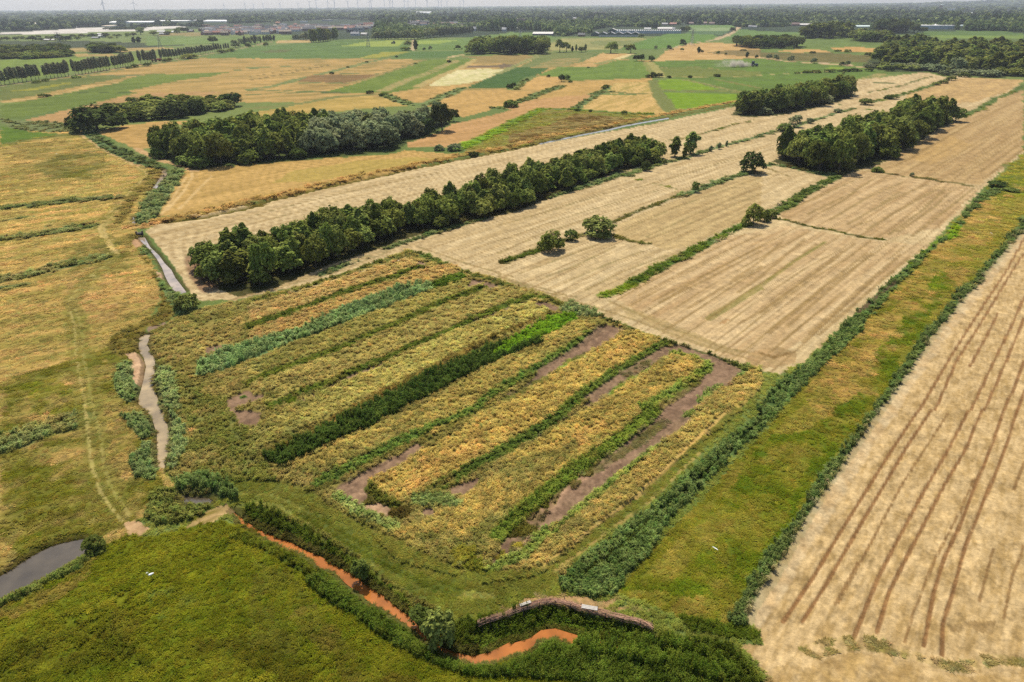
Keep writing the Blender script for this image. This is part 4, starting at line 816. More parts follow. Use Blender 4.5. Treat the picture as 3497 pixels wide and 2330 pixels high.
def tuft(name, kind, seed, mat):
    """arching blades whose flat side looks up, set in a loose clump about 1 wide and 1 high"""
    r = np.random.RandomState(seed)
    n, lo, hi, wd, b0, b1 = ((18, .5, 1.05, .06, .5, 1.1), (22, .55, 1.1, .065, .45, .95), (18, .55, 1.15, .055, .4, 1.0))[kind]
    a = r.rand(n) * 6.283; rad = .42 * np.sqrt(r.rand(n)); hh = lo + (hi - lo) * r.rand(n); w = wd * (.7 + .6 * r.rand(n)); bend = b0 + (b1 - b0) * r.rand(n)
    base = np.stack([rad * np.cos(a), rad * np.sin(a), np.zeros(n)], 1)
    b = 2.4 + r.randn(n) * (.9, .8, 1.1)[kind]
    dr = np.stack([np.cos(b), np.sin(b), np.zeros(n)], 1); sd = np.stack([-np.sin(b), np.cos(b), np.zeros(n)], 1) * w[:, None]
    up = np.array([0, 0, 1.0]) * hh[:, None]
    m1 = base + dr * (bend * .18)[:, None] + up * .55; m2 = base + dr * (bend * .55)[:, None] + up * .92; tip = base + dr * bend[:, None] + up * (.92 + .02 * r.randn(n))[:, None]
    V = np.stack([base - sd * .6, base + sd * .6, m1 + sd, m1 - sd, m2 + sd, m2 - sd, tip + sd * .3, tip - sd * .3], 1).reshape(-1, 3)
    o = np.arange(n)[:, None] * 8
    F = np.concatenate([o + np.array([0, 1, 2, 3]), o + np.array([3, 2, 4, 5]), o + np.array([5, 4, 6, 7])])
    lv = .74 + .52 * r.rand(n); lv = np.concatenate([lv, lv, lv * 1.06])
    m = (8, 8, 20)[kind]      # leaves near the top of the clump
    ca = r.rand(m) * 6.283; cr = .5 * np.sqrt(r.rand(m)); c = np.stack([cr * np.cos(ca), cr * np.sin(ca), (.35 + .6 * r.rand(m)) * (1.05 - .6 * cr)], 1)
    nn = norm(r.randn(m, 3) * .5 + np.array([0, 0, 1.0]) + c * np.array([.8, .8, 0])); u = norm(np.cross(nn, r.randn(m, 3))); v = np.cross(nn, u); sz = (.08 + .09 * r.rand(m))[:, None]
    k = len(V); V = np.concatenate([V, np.stack([c - u * sz - v * sz * .5, c + u * sz - v * sz * .5, c + u * sz + v * sz * .5, c - u * sz + v * sz * .5], 1).reshape(-1, 3)])
    F = np.concatenate([F, k + np.arange(m * 4).reshape(m, 4)]); lv = np.concatenate([lv, .76 + .48 * r.rand(m)])
    me = mesh_np(name, V, F.astype(np.int32), [mat])
    at = me.attributes.new('lv', 'FLOAT', 'FACE'); at.data.foreach_set('value', lv.astype(np.float32))
    return me

def scatter(name, pts, rot, scl, col, protos, pick):
    """one object whose modifier sets a prototype on every point"""
    me = bpy.data.meshes.new(name); me.vertices.add(len(pts)); me.vertices.foreach_set('co', pts.astype(np.float32).ravel())
    for nm, ty, key, dat in (('rot', 'FLOAT', 'value', rot), ('scl', 'FLOAT_VECTOR', 'vector', scl), ('pick', 'INT', 'value', pick)):
        a = me.attributes.new(nm, ty, 'POINT'); a.data.foreach_set(key, np.asarray(dat, dtype=np.int32 if ty == 'INT' else np.float32).ravel())
    a = me.attributes.new('tcol', 'FLOAT_COLOR', 'POINT'); a.data.foreach_set('color', np.concatenate([col, np.ones((len(col), 1))], 1).astype(np.float32).ravel())
    o = link(name, me)
    pc = bpy.data.collections.new(name + '_kinds')
    for i, pm in enumerate(protos):
        pc.objects.link(bpy.data.objects.new('%s_kind_%02d' % (name, i), pm))
    g = bpy.data.node_groups.new(name, 'GeometryNodeTree')
    g.interface.new_socket('Geometry', in_out='INPUT', socket_type='NodeSocketGeometry'); g.interface.new_socket('Geometry', in_out='OUTPUT', socket_type='NodeSocketGeometry')
    n = g.nodes; l = g.links
    gi = n.new('NodeGroupInput'); go = n.new('NodeGroupOutput'); ip = n.new('GeometryNodeInstanceOnPoints'); ci = n.new('GeometryNodeCollectionInfo')
    ci.inputs['Collection'].default_value = pc; ci.inputs['Separate Children'].default_value = True; ci.inputs['Reset Children'].default_value = True
    def attr(nm, ty):
        a = n.new('GeometryNodeInputNamedAttribute'); a.data_type = ty; a.inputs['Name'].default_value = nm; return a.outputs[0]
    cx = n.new('ShaderNodeCombineXYZ'); l.new(attr('rot', 'FLOAT'), cx.inputs['Z'])
    e2r = n.new('FunctionNodeEulerToRotation'); l.new(cx.outputs[0], e2r.inputs[0])
    l.new(gi.outputs[0], ip.inputs['Points']); l.new(ci.outputs[0], ip.inputs['Instance']); ip.inputs['Pick Instance'].default_value = True
    l.new(attr('pick', 'INT'), ip.inputs['Instance Index']); l.new(e2r.outputs[0], ip.inputs['Rotation']); l.new(attr('scl', 'FLOAT_VECTOR'), ip.inputs['Scale'])
    l.new(ip.outputs[0], go.inputs[0])
    md = o.modifiers.new('scatter', 'NODES'); md.node_group = g
    return tag(o, kind='stuff')

M_TUFT = leaf_mat('blade', 'inst', trans=.35)
def make_vegetation():
    r = np.random.RandomState(11)
    slant = np.sqrt(GR ** 2 + CAM_H ** 2); cell = .0019 * slant
    inv = (np.abs(AA.ravel()) < math.radians(54)) & (GR < 640)
    for nm, k, prob, vmul, gain in (('grass', 0, .24, .75, 1.42), ('reeds', 1, .30, .75, 1.75), ('herbs', 2, .28, .8, 1.7)):
        sel = np.nonzero(inv & (VEG > .06) & (VT == k) & (r.rand(N) < prob ))[0]
        if not len(sel): continue
        j = (r.rand(len(sel), 2) - .5) * (cell[sel] * 1.4)[:, None]
        x = GX[sel] + j[:, 0]; y = GY[sel] + j[:, 1]
        w = np.clip(cell[sel] * 2.3 * (.8 + .6 * r.rand(len(sel))) * (1 + .5 * np.clip((GR[sel] - 130) / 150, 0, 1)), .32, 2.6)
        h = VEG[sel] * vmul * (.65 + .7 * r.rand(len(sel))) * (.8 + .5 * vn(x / 3, y / 3, 7))
        b = (.82 + .36 * r.rand(len(sel)))[:, None] * (.8 + .4 * vn(x / 1.7, y / 1.7, 61))[:, None] * gain
        base = COL[sel]; base = base * .93 + .07 * base.mean(1, keepdims=True)
        grn = np.clip((base[:, 1] / (base[:, 0] + 1e-6) - .8) * 2.2, 0, 1)[:, None]; base = base * (1 + grn * np.array([.66, .42, -.1 if k != 1 else .22])) * (1 + (.26 if k == 2 else .16) * (1 - grn)) * (1.1 if k == 1 else 1)
        base = base * (1 + (.25 if k != 1 else -.32) * np.clip((GR[sel] - 120) / 150, 0, 1))[:, None]
        col = np.clip(base * b * (1 + .07 * r.randn(len(sel), 3) * np.array([1, .5, .8])), .004, .9)
        pts = np.stack([x, y, HGT[sel] - .03], 1)
        protos = [tuft('%s_tuft_%d' % (nm, q), k, 40 + q + 10 * k, M_TUFT) for q in range(5)]
        scatter(nm, pts, 9 * fbm(x / 9, y / 9, 57, 3) + .45 * r.randn(len(sel)), np.stack([w, w, h], 1), col, protos, r.randint(0, 5, len(sel)))
        print(nm, len(sel))
make_vegetation()
# ------------------------------------------------------------------ trees
LEAF = {'dark': leaf_mat('alder_leaf', 'tree', (.150, .178, .036), .3, .42), 'deep': leaf_mat('oak_leaf', 'tree', (.074, .094, .026), .27, .25),
        'mid': leaf_mat('green_leaf', 'tree', (.205, .235, .055), .3, .38), 'willow': leaf_mat('willow_leaf', 'tree', (.24, .27, .13), .3, .2),
        'poplar': leaf_mat('poplar_leaf', 'tree', (.21, .215, .115), .3, .2), 'light': leaf_mat('light_leaf', 'tree', (.20, .225, .060), .3, .25)}
BARK = simple_mat('bark', (.085, .07, .055), .9, .3, 6)

def crown(name, blobs, nq, size, seed, mat, up=.25, inner=.18, sag=0.0):
    r = np.random.RandomState(seed); B = np.array(blobs)
    wgt = (B[:, 3] * B[:, 4] + B[:, 3] * B[:, 5] + B[:, 4] * B[:, 5]); wgt /= wgt.sum()
    C_, N_ = [], []
    need = nq
    while need > 0:
        m = need * 2 + 20
        b = r.choice(len(B), m, p=wgt); d = norm(r.randn(m, 3)); d[:, 2] = np.where((d[:, 2] < -.35), -d[:, 2], d[:, 2])
        rad = np.where(r.rand(m) < inner, .45 + .5 * r.rand(m), .86 + .24 * r.rand(m))
        # clumps and gaps over the surface of each lobe
        ph = d * 3.1 + b[:, None] * 1.7
        clump = np.sin(ph[:, 0] * 2.3 + 1) * np.sin(ph[:, 1] * 2.1 + 2) * np.sin(ph[:, 2] * 2.7)
        rad = rad * (1 + .3 * clump); keep = r.rand(m) < (.7 + .9 * clump)
        c = B[b, :3] + d * B[b, 3:6] * rad[:, None]
        q = np.min(np.linalg.norm((c[:, None, :] - B[None, :, :3]) / B[None, :, 3:6], axis=2) + (np.arange(len(B))[None, :] == b[:, None]) * 9, axis=1) if len(B) > 1 else np.full(m, 9.)
        keep &= (q > .72) & (c[:, 2] > .02)
        c = c[keep][:need]; d = d[keep][:need]
        C_.append(c); N_.append(d); need -= len(c)
    c = np.concatenate(C_); d = np.concatenate(N_); n = len(c)
    nn = norm(d * .9 + np.array([0, 0, up]) + r.randn(n, 3) * .42)
    u = norm(np.cross(nn, r.randn(n, 3))); v = np.cross(nn, u)
    if sag: u = norm(u * .5 + np.array([0, 0, -sag])); v = norm(np.cross(nn, u))
    s = size * (.55 + .8 * r.rand(n)); lv = .55 + .9 * r.rand(n)
    return quads_mesh(name, c, u * s[:, None], v * (s * (.45 + .35 * r.rand(n)))[:, None], lv, mat)

def trunk(name, h, rad, limbs, seed, lean=(0, 0)):
    r = random.Random(seed); b = MB()
    p = [(lean[0] * t * t * h, lean[1] * t * t * h, t * h) for t in (0, .2, .45, .7, 1)]
    b.tube(p, [rad * 1.35, rad, rad * .82, rad * .55, rad * .2], 7)
    for i in range(limbs):
        t = .45 + .5 * i / max(1, limbs); a = r.random() * 6.28; q = (lean[0] * t * t * h, lean[1] * t * t * h, t * h); L = h * (.2 + .2 * r.random())
        b.tube([q, (q[0] + math.cos(a) * L * .5, q[1] + math.sin(a) * L * .5, q[2] + L * .35), (q[0] + math.cos(a) * L, q[1] + math.sin(a) * L, q[2] + L * .8)], [rad * .45, rad * .3, rad * .1], 5)
    return b.mesh(name, [BARK], True)

KIND = {}
def make_kind(key, blobf, nq, size, mats, nvar, tr, up=.25, sag=0.0, seed0=0):
    for v in range(nvar):
        r = random.Random(seed0 + v * 13 + len(key)); bl = blobf(r)
        for m in mats:
            me = crown('%s_crown' % key, bl, nq, size, seed0 + v * 7 + 1, LEAF[m], up, .18, sag)
            KIND.setdefault((key, m), []).append((me, trunk('%s_trunk' % key, *tr, seed=seed0 + v)))
U = lambda r, a, b: a + (b - a) * r.random()
# every kind is drawn about 1 high; scale gives the size
def b_alder(r):
    L = [(U(r, -.05, .05), U(r, -.05, .05), .34, .26, .26, .26), (U(r, -.06, .06), U(r, -.06, .06), .60, .21, .21, .20), (U(r, -.06, .06), U(r, -.06, .06), .80, .13, .13, .14), (U(r, -.05, .05), U(r, -.05, .05), .93, .07, .07, .09)]
    for i in range(7):
        a = r.random() * 6.28; z = U(r, .22, .78); R = .30 * (1.05 - z) + .06; L.append((math.cos(a) * R, math.sin(a) * R, z, U(r, .09, .15), U(r, .09, .15), U(r, .09, .15)))
    return L
def b_round(r):
    L = [(0, 0, .5, .38, .38, .42)]
    for i in range(11):
        a = r.random() * 6.28; z = U(r, .18, .85); R = .40 * math.sqrt(max(.05, 1 - ((z - .42) / .55) ** 2)); L.append((math.cos(a) * R, math.sin(a) * R, z, U(r, .12, .2), U(r, .12, .2), U(r, .10, .18)))
    return L
def b_oak(r):
    L = [(0, 0, .62, .36, .36, .30)]
    for i in range(14):
        a = r.random() * 6.28; z = U(r, .38, .9); R = .44 * math.sqrt(max(.08, 1 - ((z - .58) / .42) ** 2)); L.append((math.cos(a) * R, math.sin(a) * R, z, U(r, .12, .19), U(r, .12, .19), U(r, .09, .15)))
    return L
def b_poplar(r):
    L = []
    for i in range(7):
        z = .36 + .1 * i; L.append((-.02 * i * .4 + U(r, -.03, .03), U(r, -.03, .03), z, .13 * (1.15 - abs(z - .58)) + U(r, -.02, .03), .13, .13))
    for i in range(5):
        a = r.random() * 6.28; z = U(r, .4, .85); L.append((math.cos(a) * .1 - .04 * z, math.sin(a) * .1, z, .08, .08, .12))
    return L
def b_column(r):
    return [(U(r, -.04, .04), U(r, -.04, .04), z, .15 * (1.1 - abs(z - .5) * 1.2), .15 * (1.1 - abs(z - .5) * 1.2), .14) for z in (.18, .32, .46, .6, .74, .88)] + [(U(r, -.13, .13), U(r, -.13, .13), U(r, .2, .75), .09, .09, .11) for _ in range(6)]
def b_bush(r):
    L = [(0, 0, .42, .46, .46, .46)]
    for i in range(12):
        a = r.random() * 6.28; z = U(r, .12, .8); R = .48 * math.sqrt(max(.04, 1 - ((z - .3) / .68) ** 2)); L.append((math.cos(a) * R, math.sin(a) * R, z, U(r, .12, .2), U(r, .12, .2), U(r, .12, .2)))
    return L
make_kind('alder', b_alder, 1300, .042, ['dark', 'mid'], 9, (.8, .022, 5), .55, seed0=10)
make_kind('round', b_round, 1200, .044, ['dark', 'willow', 'deep', 'mid', 'light'], 4, (.6, .03, 5), .55, seed0=50)
make_kind('oak', b_oak, 1300, .042, ['deep', 'mid', 'dark'], 3, (.62, .045, 6), .55, seed0=90)
make_kind('poplar', b_poplar, 420, .055, ['poplar', 'mid'], 5, (.75, .018, 3), .2, seed0=130)
make_kind('column', b_column, 700, .045, ['mid', 'dark', 'deep', 'poplar', 'willow'], 3, (.8, .02, 4), .55, seed0=160)
make_kind('bush', b_bush, 1200, .052, ['dark', 'deep', 'willow', 'mid', 'light'], 4, (.5, .03, 6), .55, seed0=190)

TR = random.Random(77)
PARTLESS = [0]
def tree(name, kind, mat, xy, h, w, label, cat, group=None, z=0.0):
    """an Empty at the foot carrying crown and trunk; w is the crown's width"""
    ref = {'alder': .62, 'round': .86, 'oak': .95, 'poplar': .34, 'column': .42, 'bush': 1.05}[kind]
    if (kind, mat) not in KIND: mat = [q for (k_, q) in KIND if k_ == kind][0]
    cm, tm = TR.choice(KIND[(kind, mat)])
    e = bpy.data.objects.new(name, None); C.objects.link(e); e.empty_display_size = .5
    sx = w / ref
    e.location = (xy[0], xy[1], z - .05); e.rotation_euler = (0, 0, TR.random() * 6.283 if kind != 'poplar' else TR.uniform(-.3, .3)); e.scale = (sx, sx, h)
    c = bpy.data.objects.new('crown', cm); C.objects.link(c); c.parent = e
    t = bpy.data.objects.new('trunk', tm); C.objects.link(t); t.parent = e
    tag(e, label, cat, group)
    return e

def wood(spec, spacing, seed):
    p = P(spec); (x0, y0), (x1, y1) = p.min(0), p.max(0); r = np.random.RandomState(seed); out = []
    gy = np.arange(y0, y1, spacing * .87)
    X = []; Y = []
    for i, y in enumerate(gy):
        xs = np.arange(x0 + (i % 2) * spacing / 2, x1, spacing); X.append(xs); Y.append(np.full(len(xs), y))
    X = np.concatenate(X); Y = np.concatenate(Y)
    X = X + (r.rand(len(X)) - .5) * spacing * .75; Y = Y + (r.rand(len(Y)) - .5) * spacing * .75
    idx = inside(p, X, Y)
    q = np.vstack([p, p[:1]]); D = np.full(len(idx), 1e9)
    for i in range(len(q) - 1):
        a, b = q[i], q[i + 1]; L = (b - a) @ (b - a) + 1e-9
        u = np.clip(((X[idx] - a[0]) * (b[0] - a[0]) + (Y[idx] - a[1]) * (b[1] - a[1])) / L, 0, 1)
        D = np.minimum(D, np.hypot(X[idx] - a[0] - u * (b[0] - a[0]), Y[idx] - a[1] - u * (b[1] - a[1])))
    return [(X[i], Y[i], d) for i, d in zip(idx, D)]

# the long middle wood
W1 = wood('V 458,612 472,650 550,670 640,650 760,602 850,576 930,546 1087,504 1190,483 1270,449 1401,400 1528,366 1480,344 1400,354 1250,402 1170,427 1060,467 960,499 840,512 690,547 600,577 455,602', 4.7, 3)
for x, y, d in W1:
    edge = d < 2.6 and TR.random() < .55
    if edge: tree('alder_bush', 'round', TR.choice(['dark', 'dark', 'mid']), (x, y), TR.uniform(3.6, 6.0), TR.uniform(4.2, 5.6), 'low bushy alder at the outer edge of the long middle wood', 'bush', 'bushes edging the long middle wood')
    else: tree('alder_tree', 'round' if TR.random() < .6 else 'alder', 'mid' if TR.random() < .4 else 'dark', (x, y), TR.uniform(5.2, 8.4) + 2.2 * TR.random() ** 3, TR.uniform(4.2, 6.4), 'dark green alder standing in the long middle wood', 'tree', 'alders of the long middle wood')
# the wood beyond the hay field: alders on the left, willows on the right
W2 = wood('V 365,362 400,376 450,386 560,378 700,363 800,352 880,345 960,308 1045,272 1010,282 960,288 900,297 760,302 640,300 560,312 450,327 362,347', 7.4, 4)
for x, y, d in W2:
    right = x > -95 - (y - 330) * .12
    if right and TR.random() < .85: tree('willow_tree', 'round', 'willow', (x, y), TR.uniform(8, 13), TR.uniform(8, 11), 'grey-green rounded willow at the right of the wood beyond the hay field', 'tree', 'willows of the wood beyond the hay field')
    elif d < 4 and TR.random() < .6: tree('edge_bush', 'bush', TR.choice(['dark', 'mid']), (x, y), TR.uniform(4, 6), TR.uniform(6, 9), 'low green bush along the edge of the wood beyond the hay field', 'bush', 'bushes edging the wood beyond the hay field')
    else: tree('woodland_tree', 'round' if TR.random() < .6 else 'alder', TR.choice(['dark', 'dark', 'mid']), (x, y), TR.uniform(9, 14), TR.uniform(6.5, 9.5), 'dark green tree at the left of the wood beyond the hay field', 'tree', 'green trees of the wood beyond the hay field')
# wood on the right among the stubble
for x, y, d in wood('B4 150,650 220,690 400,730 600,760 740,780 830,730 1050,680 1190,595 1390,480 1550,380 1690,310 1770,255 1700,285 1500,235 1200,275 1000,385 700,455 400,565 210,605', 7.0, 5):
    if d < 3 and TR.random() < .5: tree('edge_bush', 'bush', TR.choice(['dark', 'mid', 'light']), (x, y), TR.uniform(4, 6), TR.uniform(5, 8), 'low bush at the edge of the dark wood on the right', 'bush', 'bushes edging the dark wood on the right')
    else: tree('woodland_tree', 'round' if TR.random() < .6 else 'alder', TR.choice(['dark', 'dark', 'mid']), (x, y), TR.uniform(9, 13.5), TR.uniform(6.5, 9), 'dark green tree in the wood on the right among stubble', 'tree', 'trees of the dark wood on the right')
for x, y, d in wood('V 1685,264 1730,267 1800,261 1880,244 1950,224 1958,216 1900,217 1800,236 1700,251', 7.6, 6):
    if d < 3 and TR.random() < .5: tree('edge_bush', 'bush', TR.choice(['willow', 'mid', 'dark']), (x, y), TR.uniform(4, 6), TR.uniform(6, 9), 'low bush at the edge of the small upper right wood', 'bush', 'bushes edging the small upper right wood')
    else: tree('woodland_tree', 'round' if TR.random() < .6 else 'alder', TR.choice(['dark', 'dark', 'mid']), (x, y), TR.uniform(10, 14), TR.uniform(7, 10), 'dark green tree in the small upper right wood', 'tree', 'trees of the small upper right wood')
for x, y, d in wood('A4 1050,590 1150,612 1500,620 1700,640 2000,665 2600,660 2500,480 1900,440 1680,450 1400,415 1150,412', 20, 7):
    k = TR.random()
    if k < .3: tree('wood_tree', 'round', TR.choice(['mid', 'dark']), (x, y), TR.uniform(9, 15), TR.uniform(14, 19), 'rounded tree in the large wood at the right edge', 'tree', 'trees of the large wood at the right edge')
    else: tree('wood_tree', 'alder', TR.choice(['dark', 'dark', 'mid']), (x, y), TR.uniform(12, 18), TR.uniform(13, 18), 'dark green tree in the large wood at the right edge', 'tree', 'dark trees of the large wood at the right edge')
for x, y, d in wood('A4 930,600 1100,620 1500,640 1680,668 2000,690 2600,685 2600,665 2000,668 1680,645 1500,622 1100,600', 13, 8):
    tree('edge_bush', 'bush', TR.choice(['willow', 'mid', 'light']), (x, y), TR.uniform(4, 7), TR.uniform(11, 15), 'pale green bush in front of the large right-edge wood', 'bush', 'bushes before the large right-edge wood')

def put_tree(t, x, yb, hz, wz, name, kind, mat, label, cat='tree', group=None):
    h = height_from(t, x, yb, hz); w = wz * TILE[t][2] * mpp(G(t, x, yb))
    return tree(name, kind, mat, G(t, x, yb), max(.6, h), max(.6, w), label, cat, group)

ORD = ['first', 'second', 'third', 'fourth', 'fifth', 'sixth', 'seventh', 'eighth', 'ninth', 'tenth']
def nth(i):
    if i < 10: return ORD[i]
    n = i + 1; return '%d%s' % (n, 'th' if 10 < n % 100 < 14 else {1: 'st', 2: 'nd', 3: 'rd'}.get(n % 10, 'th'))

# the poplar avenue at the left
ax = [12, 45, 90, 128, 166, 205, 240, 284, 322, 350, 420, 456, 490, 520, 552, 585, 615, 676, 706, 736, 765, 792, 820, 846, 874, 900, 926, 952, 980, 1030, 1054, 1078, 1100, 1122, 1146, 1170, 1195, 1260, 1300, 1322, 1343, 1367, 1392, 1446, 1480, 1503, 1532, 1560, 1586, 1612, 1636, 1660, 1684, 1706, 1728, 1750, 1772, 1794, 1816, 1838, 1860, 1880, 1900, 1920, 1940, 1960, 1980, 2005, 2025, 2045]
for i, x in enumerate(ax):
    yb = np.interp(x, [0, 300, 600, 900, 1200, 1420, 1700, 2000, 2050], [765, 720, 684, 638, 584, 549, 503, 452, 445])
    hz = np.interp(x, [0, 600, 1200, 1700, 2050], [130, 122, 105, 76, 52]) * TR.uniform(.9, 1.12)
    put_tree('A1', x, yb, hz, hz * .235 * TR.uniform(.85, 1.2), 'poplar_tree', 'poplar', 'poplar', 'grey-green windblown poplar, %s from the left in the roadside avenue' % nth(i), 'tree', 'poplars of the roadside avenue')
for i, (x, yb, hz, wz, k, m) in enumerate([(1440, 770, 130, 110, 'round', 'poplar'), (1520, 745, 130, 70, 'round', 'poplar'), (1590, 735, 150, 60, 'column', 'poplar'), (1640, 760, 75, 75, 'bush', 'mid'), (1650, 720, 130, 70, 'round', 'poplar'), (1700, 715, 140, 60, 'round', 'poplar'), (1750, 710, 145, 60, 'column', 'poplar'), (1790, 705, 125, 60, 'round', 'poplar'), (1840, 690, 105, 40, 'column', 'poplar'), (1895, 670, 95, 45, 'column', 'poplar'), (1935, 668, 100, 45, 'column', 'poplar'), (1970, 662, 95, 40, 'column', 'poplar'), (2005, 660, 95, 40, 'column', 'poplar'), (2055, 660, 90, 40, 'column', 'poplar'), (1920, 740, 70, 70, 'bush', 'mid')]):
    m2 = m if (k, m) in KIND else 'willow'
    put_tree('E2', x, yb, hz, wz, 'roadside_tree', k, m2, 'grey-green roadside tree past the avenue, %s from the left' % nth(i), 'tree', 'roadside trees past the avenue')
for i, (x, yb, hz) in enumerate([(300, 685, 200), (335, 685, 200), (375, 683, 205), (420, 680, 215), (450, 678, 210), (490, 672, 200), (530, 668, 195), (565, 662, 185), (600, 655, 175), (660, 640, 180), (700, 640, 190)]):
    put_tree('E3', x, yb, hz, 75, 'row_tree', 'column', 'mid', 'tall green tree in the dense row beyond the left crop field, %s from the left' % nth(i), 'tree', 'dense tree row before the town')
for i, (x, yb, hz, wz) in enumerate([(175, 645, 120, 90), (230, 650, 140, 60), (55, 640, 85, 55), (20, 640, 80, 50), (110, 640, 80, 50)]):
    put_tree('E3', x, yb, hz, wz, 'row_tree', 'round', 'poplar' if ('round', 'poplar') in KIND else 'willow', 'pale grey-green tree left of the dense row, %s in a loose line' % ORD[i], 'tree')
# second avenue before the town, centre
for i in range(20):
    x = 1330 + i * 52; yb = np.interp(x, [1300, 1900, 2400], [640, 640, 590])
    put_tree('E3', x, yb, TR.uniform(120, 175), TR.uniform(85, 120), 'town_edge_tree', 'round', TR.choice(['light', 'willow', 'mid', 'willow']), 'broad grey-green tree before the town, %s from the left in its belt' % nth(i), 'tree', 'broad trees before the town')
for i in range(15):
    x = 10 + i * 37; put_tree('E4', x, np.interp(x, [0, 540], [600, 535]), np.interp(x, [0, 540], [150, 105]) * TR.uniform(.92, 1.08), 52, 'avenue_tree', 'column', 'poplar', 'upright tree of the slanting row before the town, %s from the left' % nth(i), 'tree', 'upright trees of the slanting row')

for i, (x, yb, hz, wz, m) in enumerate([(45, 650, 60, 52, 'mid'), (105, 652, 66, 52, 'mid'), (150, 646, 52, 46, 'mid'), (255, 647, 62, 52, 'dark'), (310, 632, 55, 46, 'mid'), (370, 636, 55, 46, 'mid'), (435, 642, 42, 36, 'dark'), (530, 658, 88, 95, 'deep'), (625, 622, 60, 48, 'mid'), (670, 655, 46, 64, 'deep'), (780, 642, 66, 58, 'dark'), (822, 640, 60, 42, 'mid'), (870, 628, 55, 38, 'light'), (960, 660, 112, 84, 'deep'), (1060, 662, 84, 140, 'deep'), (1180, 612, 62, 62, 'mid'), (1255, 642, 68, 64, 'dark'), (1320, 602, 62, 74, 'mid'), (1480, 614, 78, 95, 'deep'), (1548, 592, 46, 52, 'dark'), (1700, 604, 78, 92, 'dark'), (1785, 622, 42, 52, 'mid'), (1842, 592, 46, 42, 'mid'), (1886, 620, 26, 26, 'dark'), (1912, 592, 48, 62, 'mid'), (2040, 598, 40, 34, 'dark'), (2062, 582, 56, 62, 'mid'), (2150, 588, 66, 72, 'mid')]):
    put_tree('E1', x, yb, hz, wz, 'farm_tree', 'round', m, 'round tree among the far left farms, %s from the left' % nth(i), 'tree', 'trees among the far left farms')
for i, (x, yb, hz, wz, m) in enumerate([(120, 572, 72, 92, 'mid'), (345, 562, 62, 82, 'mid'), (498, 542, 82, 72, 'light'), (545, 527, 92, 88, 'dark'), (600, 527, 90, 58, 'deep'), (652, 527, 88, 58, 'deep')]):
    put_tree('E2', x, yb, hz, wz, 'farm_tree', 'round', m, 'round tree by the white barns left of the town, %s from the left' % nth(i), 'tree', 'trees by the white barns left of town')
for i, (x, yb, hz, wz) in enumerate([(1755, 484, 46, 110), (1880, 478, 44, 80), (1950, 478, 44, 80), (2020, 476, 42, 80), (2090, 474, 40, 80), (2160, 472, 38, 70)]):
    put_tree('E1', x, yb, hz, wz, 'windbreak_tree', 'round', 'deep', 'dark tree standing inside the white sheeting, %s from the left' % nth(i), 'tree', 'dark trees inside the white sheeting')
